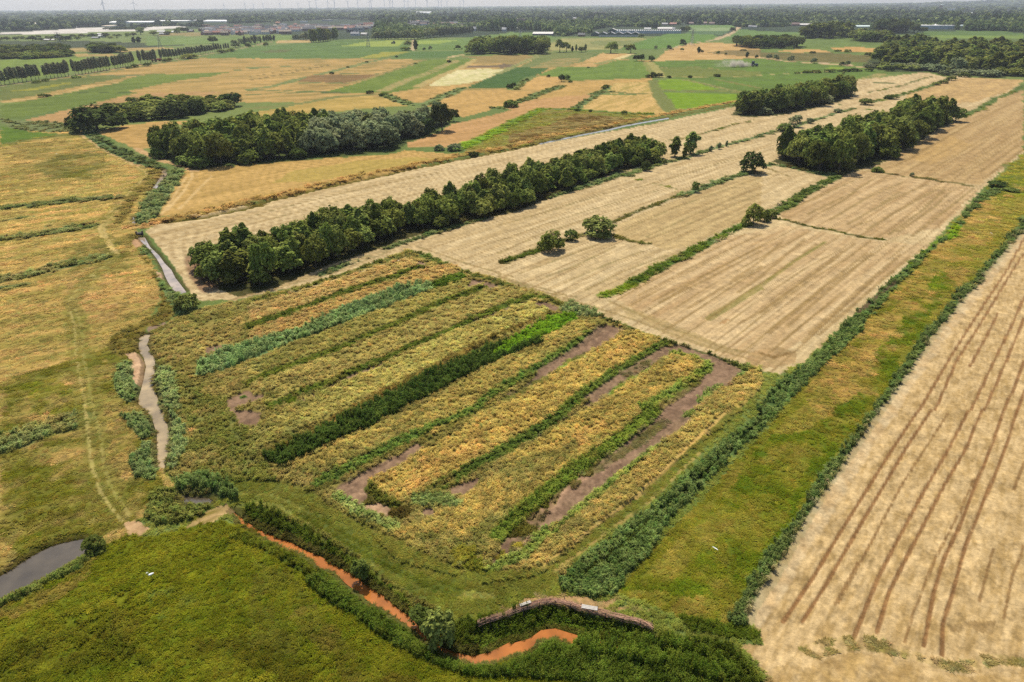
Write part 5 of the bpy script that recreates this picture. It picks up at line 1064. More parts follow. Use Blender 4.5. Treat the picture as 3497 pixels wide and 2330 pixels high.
SING = [  # tile, x, base y, height, width, name, kind, leaf, label, category
 ('B1', 870, 372, 240, 330, 'oak_tree', 'bush', 'deep', 'very large dark oak at the left end of the scrub wood', 'tree'),
 ('B1', 660, 345, 95, 110, 'shrub', 'bush', 'deep', 'dark shrub left of the very large dark oak', 'bush'),
 ('B1', 1550, 270, 175, 190, 'oak_tree', 'bush', 'deep', 'dark round oak in the middle of the scrub wood', 'tree'),
 ('B1', 1740, 235, 150, 140, 'oak_tree', 'bush', 'deep', 'dark upright oak at the right of the scrub wood', 'tree'),
 ('B1', 2095, 165, 125, 125, 'oak_tree', 'round', 'deep', 'lone dark round tree off the right end of the scrub wood', 'tree'),
 ('B3', 1580, 615, 175, 95, 'young_alder', 'column', 'mid', 'slender tree just right of the long middle wood', 'tree'),
 ('B3', 1720, 590, 190, 115, 'birch_tree', 'column', 'mid', 'tall birch-like tree standing alone right of the long middle wood', 'tree'),
 ('B3', 1668, 628, 110, 50, 'sapling', 'column', 'dark', 'small sapling touching the left of the lone tall tree', 'tree'),
 ('B3', 1490, 682, 50, 35, 'sapling', 'bush', 'mid', 'small sapling in the reed strip near the wood right end', 'tree'),
 ('B3', 1325, 738, 95, 75, 'dark_bush', 'bush', 'deep', 'dark rounded bush in the reed strip below the middle wood', 'bush'),
 ('B3', 1900, 568, 50, 35, 'sapling', 'column', 'willow', 'thin grey sapling in the reed ditch, left of three', 'tree'),
 ('B3', 1975, 547, 58, 35, 'sapling', 'column', 'willow', 'thin grey sapling in the reed ditch, middle of three', 'tree'),
 ('B3', 2040, 525, 52, 25, 'sapling', 'column', 'willow', 'thin grey sapling in the reed ditch, right of three', 'tree'),
 ('B3', 2265, 755, 190, 165, 'field_tree', 'round', 'deep', 'dark round tree at the head of the reed ditch in the stubble', 'tree'),
 ('B3', 1762, 928, 92, 62, 'bush', 'round', 'mid', 'small upright bush on the reed ditch between two stubble fields', 'bush'),
 ('B3', 470, 1448, 175, 200, 'round_bush', 'bush', 'dark', 'ball-shaped dark green bush in the stubble, left of three bushes', 'bush'),
 ('B3', 650, 1360, 105, 100, 'bush', 'bush', 'mid', 'small green bush in the stubble between two larger bushes', 'bush'),
 ('B3', 905, 1312, 170, 275, 'willow_bush', 'bush', 'light', 'broad pale green willow bush in the stubble', 'bush'),
 ('B3', 2275, 1215, 185, 140, 'field_tree', 'round', 'dark', 'tall dark bush at the upper end of the green ditch strip', 'bush'),
 ('B3', 2220, 1232, 80, 80, 'bush', 'bush', 'mid', 'low bush at the left foot of the tall dark ditch bush', 'bush'),
 ('B4', 30, 1190, 105, 95, 'bush', 'bush', 'dark', 'dark bush at the right foot of the tall ditch bush', 'bush'),
 ('B4', 92, 1158, 68, 80, 'bush', 'bush', 'mid', 'low round bush where the thin dark ditch starts', 'bush'),
 ('B4', 210, 388, 80, 95, 'bush', 'bush', 'light', 'yellowish round bush in the stubble ditch, left of three', 'bush'),
 ('B4', 302, 350, 108, 90, 'bush', 'round', 'willow', 'taller grey-green bush in the stubble ditch, middle of three', 'bush'),
 ('B4', 440, 318, 55, 55, 'bush', 'bush', 'willow', 'small grey bush in the stubble ditch, right of three', 'bush'),
 ('B4', 690, 222, 40, 55, 'bush', 'bush', 'willow', 'small grey bush on the green ditch left of the right wood', 'bush'),
 ('B4', 935, 150, 62, 95, 'round_bush', 'bush', 'mid', 'lone round green bush between two stubble plots, upper right', 'bush'),
 ('B4', 1168, 100, 45, 90, 'bush', 'bush', 'mid', 'flat bush on the reed line above the right wood', 'bush'),
 ('B4', 2110, 885, 62, 110, 'dark_bush', 'bush', 'deep', 'dark low bush at the bend of the ditch, right edge', 'bush'),
 ('B4', 2240, 920, 30, 90, 'bush', 'bush', 'mid', 'low green bush right of the dark bush at the ditch bend', 'bush'),
 ('B4', 1045, 752, 48, 80, 'bush', 'bush', 'dark', 'low bush at the lower right corner of the right wood', 'bush'),
 ('B4', 1350, 790, 40, 30, 'dead_shrub', 'bush', 'willow', 'small brownish shrub on the straight thin ditch', 'bush'),
 ('B4', 1740, 300, 130, 95, 'field_tree', 'round', 'dark', 'separate round tree at the far tip of the right wood', 'tree'),
 ('C1', 1680, 672, 150, 165, 'round_bush', 'bush', 'mid', 'round bright green bush beside the brook', 'bush'),
 ('D1', 552, 796, 72, 90, 'pond_bush', 'bush', 'dark', 'dark bush at the tip of the pond', 'bush'),
 ('D2', 1095, 1325, 165, 150, 'willow_bush', 'bush', 'mid', 'round green willow bush on the bank of the orange brook', 'bush'),
 ('D2', 650, 950, 90, 90, 'bank_bush', 'bush', 'dark', 'dark bush on the upper bank of the orange brook', 'bush'),
 ('D2', 985, 1215, 70, 110, 'bank_bush', 'bush', 'dark', 'flowering dark bush on the bank left of the willow bush', 'bush'),
 ('B2', 2340, 172, 68, 120, 'round_bush', 'bush', 'dark', 'dark round bush in the green strip between two hay fields', 'bush'),
 ('B2', 1725, 385, 250, 150, 'field_tree', 'round', 'deep', 'tall dark tree at the right end of the willows', 'tree'),
 ('B2', 1830, 300, 110, 75, 'field_tree', 'round', 'deep', 'small dark tree past the tall dark one, right of the willows', 'tree'),
 ('B2', 1590, 420, 150, 130, 'field_tree', 'round', 'deep', 'dark round tree in front of the willows right end', 'tree'),
 ('B2', 2010, 605, 40, 80, 'bush', 'bush', 'deep', 'dark low bush at the canal beside the boggy field', 'bush'),
 ('B2', 1700, 560, 55, 80, 'bush', 'bush', 'willow', 'grey bush in the reeds by the canal, left of two', 'bush'), ('B2', 1840, 560, 70, 110, 'bush', 'bush', 'willow', 'grey-green bush in the reeds by the canal, right of two', 'bush'),
 ('B3', 715, 207, 28, 50, 'bush', 'bush', 'dark', 'small bush on the top edge of the boggy field, left of three', 'bush'), ('B3', 825, 215, 24, 30, 'bush', 'bush', 'dark', 'small bush on the top edge of the boggy field, middle of three', 'bush'), ('B3', 1127, 238, 40, 45, 'bush', 'bush', 'dark', 'small bush on the top edge of the boggy field, right of three', 'bush'),
 ('A3', 553, 468, 118, 65, 'field_tree', 'oak', 'mid', 'tall loose tree, left of two beside the far olive field', 'tree'), ('A3', 612, 466, 90, 60, 'field_tree', 'oak', 'mid', 'loose rounded tree, right of two beside the far olive field', 'tree'),
 ('A3', 666, 466, 52, 24, 'young_tree', 'column', 'dark', 'small tree third from the left beside the far olive field', 'tree'), ('A3', 700, 458, 60, 20, 'young_tree', 'column', 'mid', 'narrow pale tree beside the far olive field', 'tree'),
 ('A3', 748, 468, 50, 50, 'field_tree', 'round', 'deep', 'dark round tree beside the far olive field', 'tree'), ('A3', 783, 460, 66, 24, 'young_tree', 'column', 'mid', 'narrow pale tree right of the dark round one', 'tree'),
 ('A3', 1008, 476, 104, 90, 'oak_tree', 'oak', 'mid', 'broad oak with a bare trunk, larger of two in the far fields', 'tree'), ('A3', 1052, 458, 55, 35, 'young_tree', 'round', 'mid', 'small tree close behind the larger far oak', 'tree'),
 ('A3', 1140, 438, 40, 26, 'young_tree', 'round', 'dark', 'small round tree between the two far oaks', 'tree'), ('A3', 1187, 478, 82, 70, 'oak_tree', 'oak', 'mid', 'oak with a bare trunk, smaller of two in the far fields', 'tree'),
 ('A3', 1240, 546, 55, 50, 'hedge_tree', 'round', 'deep', 'dark tree left half of the clump on the far green field corner', 'tree'), ('A3', 1282, 546, 62, 52, 'hedge_tree', 'round', 'deep', 'dark tree right half of the clump on the far green field corner', 'tree'), ('A3', 1370, 548, 55, 45, 'hedge_tree', 'round', 'dark', 'ragged tree right of the dark clump on the field corner', 'tree'),
 ('A3', 1410, 440, 33, 26, 'young_tree', 'round', 'willow', 'pale small tree in the dusty far field', 'tree'), ('A3', 1530, 448, 44, 38, 'field_tree', 'round', 'deep', 'dark tree on the left edge of the far tan field', 'tree'), ('A3', 1565, 450, 16, 10, 'young_tree', 'round', 'deep', 'tiny tree beside the dark one at the tan field', 'tree'),
 ('A3', 1653, 410, 60, 48, 'field_tree', 'round', 'deep', 'dark pointed tree above the far tan field', 'tree'), ('A3', 1645, 458, 30, 24, 'young_tree', 'round', 'dark', 'small round tree inside the far tan field', 'tree'),
 ('A3', 1793, 474, 54, 36, 'field_tree', 'column', 'dark', 'upright tree in the tan field, taller of a pair', 'tree'), ('A3', 1825, 474, 27, 24, 'young_tree', 'round', 'dark', 'round tree in the tan field, smaller of a pair', 'tree'),
 ('A3', 1967, 490, 35, 24, 'young_tree', 'round', 'dark', 'small tree at the right of the tan field, left of two', 'tree'), ('A3', 2036, 497, 27, 18, 'young_tree', 'round', 'dark', 'small tree at the right of the tan field, right of two', 'tree'),
 ('A3', 2225, 516, 52, 28, 'field_tree', 'column', 'deep', 'dark tree on the track before the dust-trailing tractor', 'tree'), ('A3', 2310, 522, 34, 24, 'young_tree', 'round', 'deep', 'small dark tree above the dust-trailing tractor', 'tree'),
 ('A3', 2098, 280, 36, 42, 'field_tree', 'round', 'deep', 'dark round tree beside the sandy lane', 'tree'), ('A3', 1280, 336, 36, 50, 'field_tree', 'round', 'willow', 'grey round tree at the right end of the green barn', 'tree'),
 ('A3', 1645, 282, 42, 45, 'field_tree', 'round', 'deep', 'dark tree at the end of the long glasshouse, left of two', 'tree'), ('A3', 1685, 280, 44, 50, 'field_tree', 'round', 'dark', 'dark tree at the end of the long glasshouse, right of two', 'tree'),
 ('A3', 345, 382, 38, 30, 'young_tree', 'round', 'dark', 'small tree left of the lane trees', 'tree'), ('A3', 412, 392, 75, 85, 'field_tree', 'oak', 'mid', 'broad tree rising behind the right of the central grove', 'tree'),
 ('A2', 1490, 448, 88, 42, 'lane_tree', 'column', 'dark', 'tall tree beside the farm lane', 'tree'), ('A2', 1420, 402, 42, 55, 'lane_bush', 'bush', 'mid', 'green bush left of the farm lane, upper', 'bush'), ('A2', 1395, 452, 38, 80, 'lane_bush', 'bush', 'dark', 'dark bush left of the farm lane, lower', 'bush'),
 ('A2', 1566, 450, 26, 22, 'young_tree', 'round', 'deep', 'small dark round tree right of the farm lane', 'tree'), ('A2', 1619, 447, 40, 28, 'young_tree', 'round', 'willow', 'small grey-green tree right of the farm lane', 'tree'),
 ('A2', 1868, 444, 42, 38, 'field_tree', 'round', 'dark', 'dark tree in the far green field between two tiny ones', 'tree'), ('A2', 1835, 444, 13, 11, 'young_tree', 'round', 'deep', 'tiny tree left of the dark far field tree', 'tree'), ('A2', 1902, 444, 13, 11, 'young_tree', 'round', 'deep', 'tiny tree right of the dark far field tree', 'tree'),
 ('A2', 1320, 516, 20, 20, 'bush', 'round', 'deep', 'small round bush between the crop and the hay, farthest of five', 'bush'), ('A2', 1052, 559, 14, 26, 'bush', 'bush', 'deep', 'small bush on the reed line, second farthest of five', 'bush'), ('A2', 882, 606, 15, 24, 'bush', 'bush', 'deep', 'small bush on the reed line, middle of five', 'bush'), ('A2', 740, 664, 24, 32, 'bush', 'bush', 'deep', 'small bush on the reed line, nearest on the left', 'bush'),
 ('A2', 1790, 560, 26, 34, 'bush', 'bush', 'deep', 'lone dark bush in the far diagonal green field', 'bush'), ('A2', 1490, 573, 14, 30, 'bush', 'bush', 'mid', 'flat bush on the left edge of the diagonal green field', 'bush'),
 ('A2', 1082, 838, 34, 55, 'bush', 'bush', 'deep', 'dark bush at the near tip of the diagonal green field', 'bush'), ('A2', 1205, 858, 36, 65, 'bush', 'bush', 'dark', 'dark bush where the reed lines meet behind the wood', 'bush'),
 ('A2', 2332, 788, 38, 45, 'bush', 'bush', 'deep', 'round bush at the lower right corner of the dark crop', 'bush'), ('A3', 110, 788, 42, 55, 'bush', 'bush', 'deep', 'larger dark bush right of the dark crop field, left of two', 'bush'), ('A3', 143, 766, 30, 38, 'bush', 'bush', 'deep', 'dark bush right of the dark crop field, right of two', 'bush'),
 ('A3', 225, 728, 18, 26, 'bush', 'bush', 'dark', 'small bush on the diagonal crop edge, lower of two', 'bush'), ('A3', 260, 718, 22, 26, 'bush', 'bush', 'dark', 'small bush on the diagonal crop edge, upper of two', 'bush'),
 ('A3', 452, 690, 25, 30, 'bush', 'bush', 'deep', 'small dark bush on the top edge of the small hay plot', 'bush'), ('A3', 570, 730, 66, 50, 'field_tree', 'round', 'deep', 'dark tree at the right corner of the small hay plot', 'tree'), ('A3', 612, 712, 48, 60, 'bush', 'bush', 'dark', 'green bush behind the dark tree at the hay plot corner', 'bush'), ('A3', 648, 740, 25, 35, 'bush', 'bush', 'dark', 'low bush right of the dark hay plot tree', 'bush'),
 ('A3', 945, 797, 32, 48, 'bush', 'bush', 'dark', 'bush between the two golden stubble plots, lower of two', 'bush'), ('A3', 970, 786, 34, 48, 'bush', 'bush', 'dark', 'bush between the two golden stubble plots, upper of two', 'bush'),
 ('A3', 1355, 694, 30, 60, 'bush', 'bush', 'dark', 'low bush left of the dark trees at the track end', 'bush'), ('A3', 1390, 693, 50, 52, 'hedge_tree', 'round', 'deep', 'dark round tree at the track end, left of two', 'tree'), ('A3', 1440, 693, 42, 55, 'hedge_tree', 'round', 'deep', 'dark round tree at the track end, right of two', 'tree'),
 ('A3', 1528, 698, 25, 38, 'bush', 'bush', 'deep', 'small bush right of the two trees at the track end', 'bush'), ('A3', 1718, 696, 25, 38, 'bush', 'bush', 'deep', 'lone small bush on the long track through green meadow', 'bush'), ('A3', 1960, 686, 28, 55, 'bush', 'bush', 'deep', 'flat dark bush on the green meadow below the dust', 'bush'), ('A3', 2195, 454, 14, 48, 'bush', 'bush', 'dark', 'flat bush below the small grove on the brown field', 'bush'), ('A3', 808, 606, 12, 22, 'bush', 'bush', 'deep', 'tiny dark bush on the far ditch line', 'bush'),
 ('A1', 1198, 385, 52, 32, 'field_tree', 'column', 'deep', 'dark upright tree, left of a pair in the far left field', 'tree'), ('A1', 1243, 386, 56, 36, 'field_tree', 'column', 'deep', 'dark upright tree, right of a pair in the far left field', 'tree'), ('A1', 1905, 390, 66, 58, 'field_tree', 'round', 'deep', 'single dark tree in the far green field before the town', 'tree'), ('A1', 1258, 312, 70, 55, 'field_tree', 'round', 'mid', 'broad green tree by the far left farms', 'tree'),
 ('A1', 385, 868, 34, 58, 'bush', 'bush', 'dark', 'dark bush on the tan farm track, larger of two', 'bush'), ('A1', 437, 860, 20, 38, 'bush', 'bush', 'dark', 'dark bush on the tan farm track, smaller of two', 'bush'), ('A1', 72, 612, 13, 22, 'bush', 'bush', 'deep', 'tiny bush in the far left green field', 'bush'),
 ('A1', 330, 742, 28, 55, 'bush', 'bush', 'mid', 'bush below the avenue, left of two on the left', 'bush'), ('A1', 410, 730, 32, 45, 'bush', 'bush', 'mid', 'bush below the avenue, right of two on the left', 'bush'), ('A1', 680, 698, 24, 55, 'bush', 'bush', 'mid', 'flat bush on the roadside below the poplars', 'bush'), ('A1', 1205, 605, 36, 50, 'bush', 'bush', 'dark', 'dark roadside bush left of the red tractor', 'bush'), ('A1', 1155, 613, 26, 40, 'bush', 'bush', 'dark', 'small roadside bush farther left of the red tractor', 'bush'),
 ('A1', 1320, 592, 34, 60, 'bush', 'bush', 'dark', 'roadside bush just below left of the red tractor', 'bush'), ('A1', 1480, 555, 34, 45, 'bush', 'bush', 'dark', 'roadside bush right of the red tractor, left of two', 'bush'), ('A1', 1518, 550, 36, 40, 'bush', 'bush', 'dark', 'roadside bush right of the red tractor, right of two', 'bush'), ('A1', 1690, 525, 45, 110, 'bush', 'bush', 'mid', 'broad roadside bush under the poplars, centre', 'bush'), ('A1', 1985, 475, 35, 60, 'bush', 'bush', 'dark', 'roadside bush at the right end of the avenue', 'bush'), ('A1', 2060, 462, 30, 60, 'bush', 'bush', 'dark', 'roadside bush past the right end of the avenue', 'bush'),
 ('A4', 75, 532, 50, 38, 'willow_tree', 'round', 'willow', 'grey pollard willow on the tan track, left of the first pair', 'tree'), ('A4', 138, 537, 52, 40, 'willow_tree', 'round', 'willow', 'grey pollard willow on the tan track, right of the first pair', 'tree'), ('A4', 273, 547, 52, 40, 'willow_tree', 'round', 'willow', 'grey pollard willow alone in the middle of the tan track', 'tree'), ('A4', 248, 543, 30, 18, 'young_tree', 'round', 'willow', 'small tree at the left foot of the middle willow', 'tree'), ('A4', 480, 568, 52, 38, 'willow_tree', 'round', 'willow', 'grey pollard willow before the pale puddled ground', 'tree'), ('A4', 457, 562, 32, 22, 'young_tree', 'round', 'willow', 'small tree left of the willow by the pale ground', 'tree'), ('A4', 725, 587, 36, 34, 'field_tree', 'round', 'deep', 'dark small tree, left of the last pair on the tan track', 'tree'), ('A4', 772, 588, 48, 40, 'willow_tree', 'round', 'willow', 'grey willow, right of the last pair on the tan track', 'tree'),
 ('A4', 970, 502, 38, 56, 'bush', 'bush', 'dark', 'round bush on the brown field near the right wood', 'bush'), ('A4', 465, 477, 20, 45, 'bush', 'bush', 'deep', 'dark flat bush at the end of the golden far field', 'bush'), ('A4', 775, 467, 27, 50, 'bush', 'bush', 'dark', 'round bush in the far golden field, right of two', 'bush'), ('A4', 690, 463, 22, 46, 'bush', 'bush', 'dark', 'round bush in the far golden field, left of two', 'bush'),
 ('A4', 418, 652, 28, 70, 'bush', 'bush', 'dark', 'left half of the long bush in the right meadow', 'bush'), ('A4', 495, 652, 28, 75, 'bush', 'bush', 'dark', 'right half of the long bush in the right meadow', 'bush'), ('A4', 593, 647, 33, 50, 'bush', 'bush', 'mid', 'round bush in the right meadow, left of a pair', 'bush'), ('A4', 641, 648, 36, 50, 'bush', 'bush', 'mid', 'round bush in the right meadow, right of a pair', 'bush'), ('A4', 705, 642, 24, 40, 'bush', 'bush', 'dark', 'small bush left of the dark hedge in the right meadow', 'bush'), ('A4', 762, 641, 30, 60, 'bush', 'bush', 'deep', 'dark hedge bush in the right meadow, left half', 'bush'), ('A4', 828, 640, 34, 60, 'bush', 'bush', 'deep', 'dark hedge bush in the right meadow, right half', 'bush'), ('A4', 882, 638, 20, 40, 'bush', 'bush', 'dark', 'small bush right of the dark meadow hedge', 'bush'), ('A4', 966, 637, 34, 58, 'bush', 'bush', 'mid', 'round pale bush near the right wood, on the green track', 'bush'), ('A4', 1143, 636, 56, 66, 'bush', 'bush', 'deep', 'dark bush at the left corner of the large right wood', 'bush'), ('A4', 325, 656, 20, 46, 'bush', 'bush', 'mid', 'flat pale bush left of the long meadow bush', 'bush'), ('A4', 740, 664, 26, 18, 'young_tree', 'round', 'mid', 'small single tree below the dark meadow hedge', 'tree'),
 ('A4', 1750, 652, 140, 90, 'willow_tree', 'round', 'willow', 'tall pale willow in front of the large right wood', 'tree'), ('A4', 1640, 672, 50, 70, 'bush', 'bush', 'willow', 'grey bush below the tall pale willow', 'bush'), ('A4', 2055, 690, 75, 95, 'bush', 'bush', 'willow', 'large pale bush in front of the right wood', 'bush'), ('A4', 1820, 690, 45, 70, 'bush', 'bush', 'dark', 'dark bush at the top of the stubble ditch', 'bush'), ('A4', 1705, 720, 45, 60, 'bush', 'bush', 'mid', 'bush on the stubble ditch, upper of three', 'bush'), ('A4', 1630, 745, 30, 60, 'bush', 'bush', 'mid', 'bush on the stubble ditch, middle of three', 'bush'), ('A4', 1570, 760, 28, 60, 'bush', 'bush', 'mid', 'bush on the stubble ditch, lower of three', 'bush'),
 ('E7', 580, 535, 150, 120, 'row_tree', 'oak', 'deep', 'dark tree right of the far conifer block, left of two', 'tree'), ('E7', 725, 535, 100, 85, 'row_tree', 'oak', 'deep', 'dark tree right of the far conifer block, right of two', 'tree'), ('E7', 640, 535, 100, 90, 'row_tree', 'oak', 'deep', 'small dark tree between the two right of the conifer block', 'tree'),
]
for (t, x, y, h, w, nm, k, m, lab, cat) in SING: put_tree(t, x, y, h, w, nm, k, m, lab, cat)

def clump(spec, spacing, seed, hr, wr, mats, label, group, kinds=('round', 'alder'), name='grove_tree'):
    for x, y, d in wood(spec, spacing, seed):
        tree(name, TR.choice(kinds), TR.choice(mats), (x, y), TR.uniform(*hr), TR.uniform(*wr), label, 'tree', group)
clump('B1 700,350 1000,330 1250,300 1400,285 1600,270 1850,235 2080,190 1900,130 1500,130 1250,150 1000,215', 11, 21, (4, 7.5), (9, 13), ['mid', 'light', 'mid', 'dark'], 'low green scrub tree in the wood beside the great oak', 'scrub of the upper left wood', name='scrub_tree')
clump('A2 1965,490 2040,490 2130,488 2354,490 A3 150,490 330,490 450,485 440,440 0,440 A2 2050,440', 17, 22, (14, 20), (14, 20), ['dark', 'deep', 'mid'], 'large dark tree in the central far grove', 'trees of the central far grove', ('oak', 'round'))
for i, (x, y, h, w) in enumerate([(2060, 460, 130, 100), (2150, 460, 130, 100)]): put_tree('A2', x, y, h, w, 'grove_tree', 'oak', 'mid', 'tall pale-topped tree at the left of the central grove, %s of two' % ('left', 'right')[i], 'tree')
clump('A3 2120,430 2354,432 A4 0,440 330,438 330,400 0,385 A3 2120,395', 16, 23, (9, 15), (14, 18), ['dark', 'deep'], 'dark tree in the small grove on the brown field', 'trees of the brown field grove', ('oak', 'round'))
clump('A4 385,345 560,350 700,340 780,330 780,300 700,290 400,315', 22, 24, (18, 24), (20, 26), ['dark', 'deep'], 'tall dark tree in the far right meadow grove', 'trees of the far right meadow grove', ('alder', 'oak'))
clump('A4 800,345 850,370 1000,380 1150,385 1150,350 1000,345 800,330', 18, 25, (12, 16), (18, 22), ['dark', 'mid'], 'green tree in the second meadow grove far right', 'trees of the second far right grove', ('round', 'alder'))
clump('E7 0,540 250,540 490,540 490,490 250,490 0,490', 22, 26, (20, 26), (18, 24), ['deep'], 'dark tree in the far block wood', 'trees of the far block wood', ('column', 'oak'))
clump('A1 0,500 300,497 600,475 590,450 200,455 0,465', 16, 27, (8, 12), (14, 18), ['deep', 'dark'], 'dark tree of the far left hedge wood, rear strip', 'trees of the far left hedge, rear', ('round', 'bush'), 'hedge_tree')
clump('A1 20,530 300,530 660,505 660,490 300,500 20,515', 12, 28, (5, 8), (13, 17), ['mid', 'dark'], 'green bush of the far left hedge wood, front strip', 'bushes of the far left hedge, front', ('bush', 'round'), 'hedge_bush')
clump('A1 815,476 950,478 1080,473 1070,455 940,452 830,455', 14, 29, (8, 13), (14, 20), ['deep', 'dark'], 'dark tree in the small oval clump behind the avenue', 'trees of the small oval clump', ('round', 'bush'))
def PX(spec):
    out = []; t = 'V'
    for w in spec.split():
        if ',' in w: a, b = w.split(','); out.append(px(t, float(a), float(b)))
        else: t = w
    return out
TOWN1 = PX('E2 890,575 1000,440 1300,400 1800,378 2354,365 E3 0,350 480,360 900,375 1300,345 1340,440 1150,480 650,490 0,510 E2 2354,500 2290,545 1700,570')
TOWN2 = PX('E3 1340,330 2354,330 E4 0,290 2354,270 2354,440 1500,470 600,470 0,440 E3 2354,440 1350,440')

# ------------------------------------------------------------------ buildings, pylons, turbines, vehicles
PAL = {'white': (.74, .73, .70), 'pale': (.60, .57, .52), 'grey': (.30, .30, .31), 'dark': (.10, .105, .115), 'red': (.46, .18, .12), 'tan': (.46, .36, .25), 'green': (.06, .12, .105), 'brown': (.27, .16, .13), 'brick': (.27, .15, .11), 'cream': (.62, .55, .36), 'glass': (.55, .60, .61), 'orange': (.48, .22, .10), 'window': (.05, .06, .07), 'teal': (.50, .60, .56)}
PM = {k: simple_mat('paint_' + k, tuple(q * .8 for q in v), .65 if k not in ('glass', 'window') else .2, .14, .25) for k, v in PAL.items()}

def building(t, x0, x1, yb, hz, roof, wall, name, label, cat, depth=None, style='gable', bays=1, win=0, door=False, frac=.5):
    """a building whose long front stands between two points of the photo"""
    a, b = G(t, x0, yb), G(t, x1, yb); mid = (a + b) / 2; L = float(np.hypot(*(b - a))); H = max(3.0, height_from(t, (x0 + x1) / 2, yb, hz))
    D = depth or max(8, min(L * .45, 24)); ang = math.atan2(b[1] - a[1], b[0] - a[0])
    e = bpy.data.objects.new(name, None); C.objects.link(e); e.location = (mid[0], mid[1], 0); e.rotation_euler = (0, 0, ang); tag(e, label, cat)
    hw = H * frac if style in ('gable', 'saw', 'house') else H
    w = MB(); w.box(-L / 2, L / 2, 0, D, -.3, hw)
    r = MB(); o = .4
    if style == 'flat':
        r.box(-L / 2 - .2, L / 2 + .2, -.2, D + .2, hw + .01, hw + .5)
    elif style == 'saw':            # row of gables whose ends face the viewer
        bw = L / bays
        for i in range(bays):
            xa = -L / 2 + i * bw; xm = xa + bw / 2; xb = xa + bw
            r.quad((xa, -o, hw + .02), (xm, -o, H), (xm, D + o, H), (xa, D + o, hw + .02)); r.quad((xm, -o, H), (xb, -o, hw + .02), (xb, D + o, hw + .02), (xm, D + o, H))
            w.tri((xa, 0, hw), (xb, 0, hw), (xm, 0, H - .06)); w.tri((xb, D, hw), (xa, D, hw), (xm, D, H - .06))
    else:                           # ridge along the front
        r.quad((-L / 2 - o, -o, hw - .1), (L / 2 + o, -o, hw - .1), (L / 2 + o, D / 2, H), (-L / 2 - o, D / 2, H)); r.quad((L / 2 + o, D + o, hw - .1), (-L / 2 - o, D + o, hw - .1), (-L / 2 - o, D / 2, H), (L / 2 + o, D / 2, H))
        w.tri((-L / 2, D, hw), (-L / 2, 0, hw), (-L / 2, D / 2, H - .08)); w.tri((L / 2, 0, hw), (L / 2, D, hw), (L / 2, D / 2, H - .08))
    w.build('wall', PM[wall], e); ro = r.build('roof', PM[roof], e)
    if style == 'house':
        c = MB(); c.box(L * .2, L * .2 + .9, D * .42, D * .42 + .9, H - 1.2, H + .9); c.build('chimney', PM['brick'], ro)
    for i in range(win):
        xc = -L / 2 + L * (i + .5) / win; ww = min(L / win * .55, 2.2); m = MB(); m.box(xc - ww / 2, xc + ww / 2, -.06, -.003, hw * .35, hw * .75); m.build('window', PM['window'], e)
    if door:
        m = MB(); m.box(-L * .36, -L * .36 + min(4, L * .12), -.06, -.003, 0, hw * .8); m.build('door', PM['dark'], e)
    return e

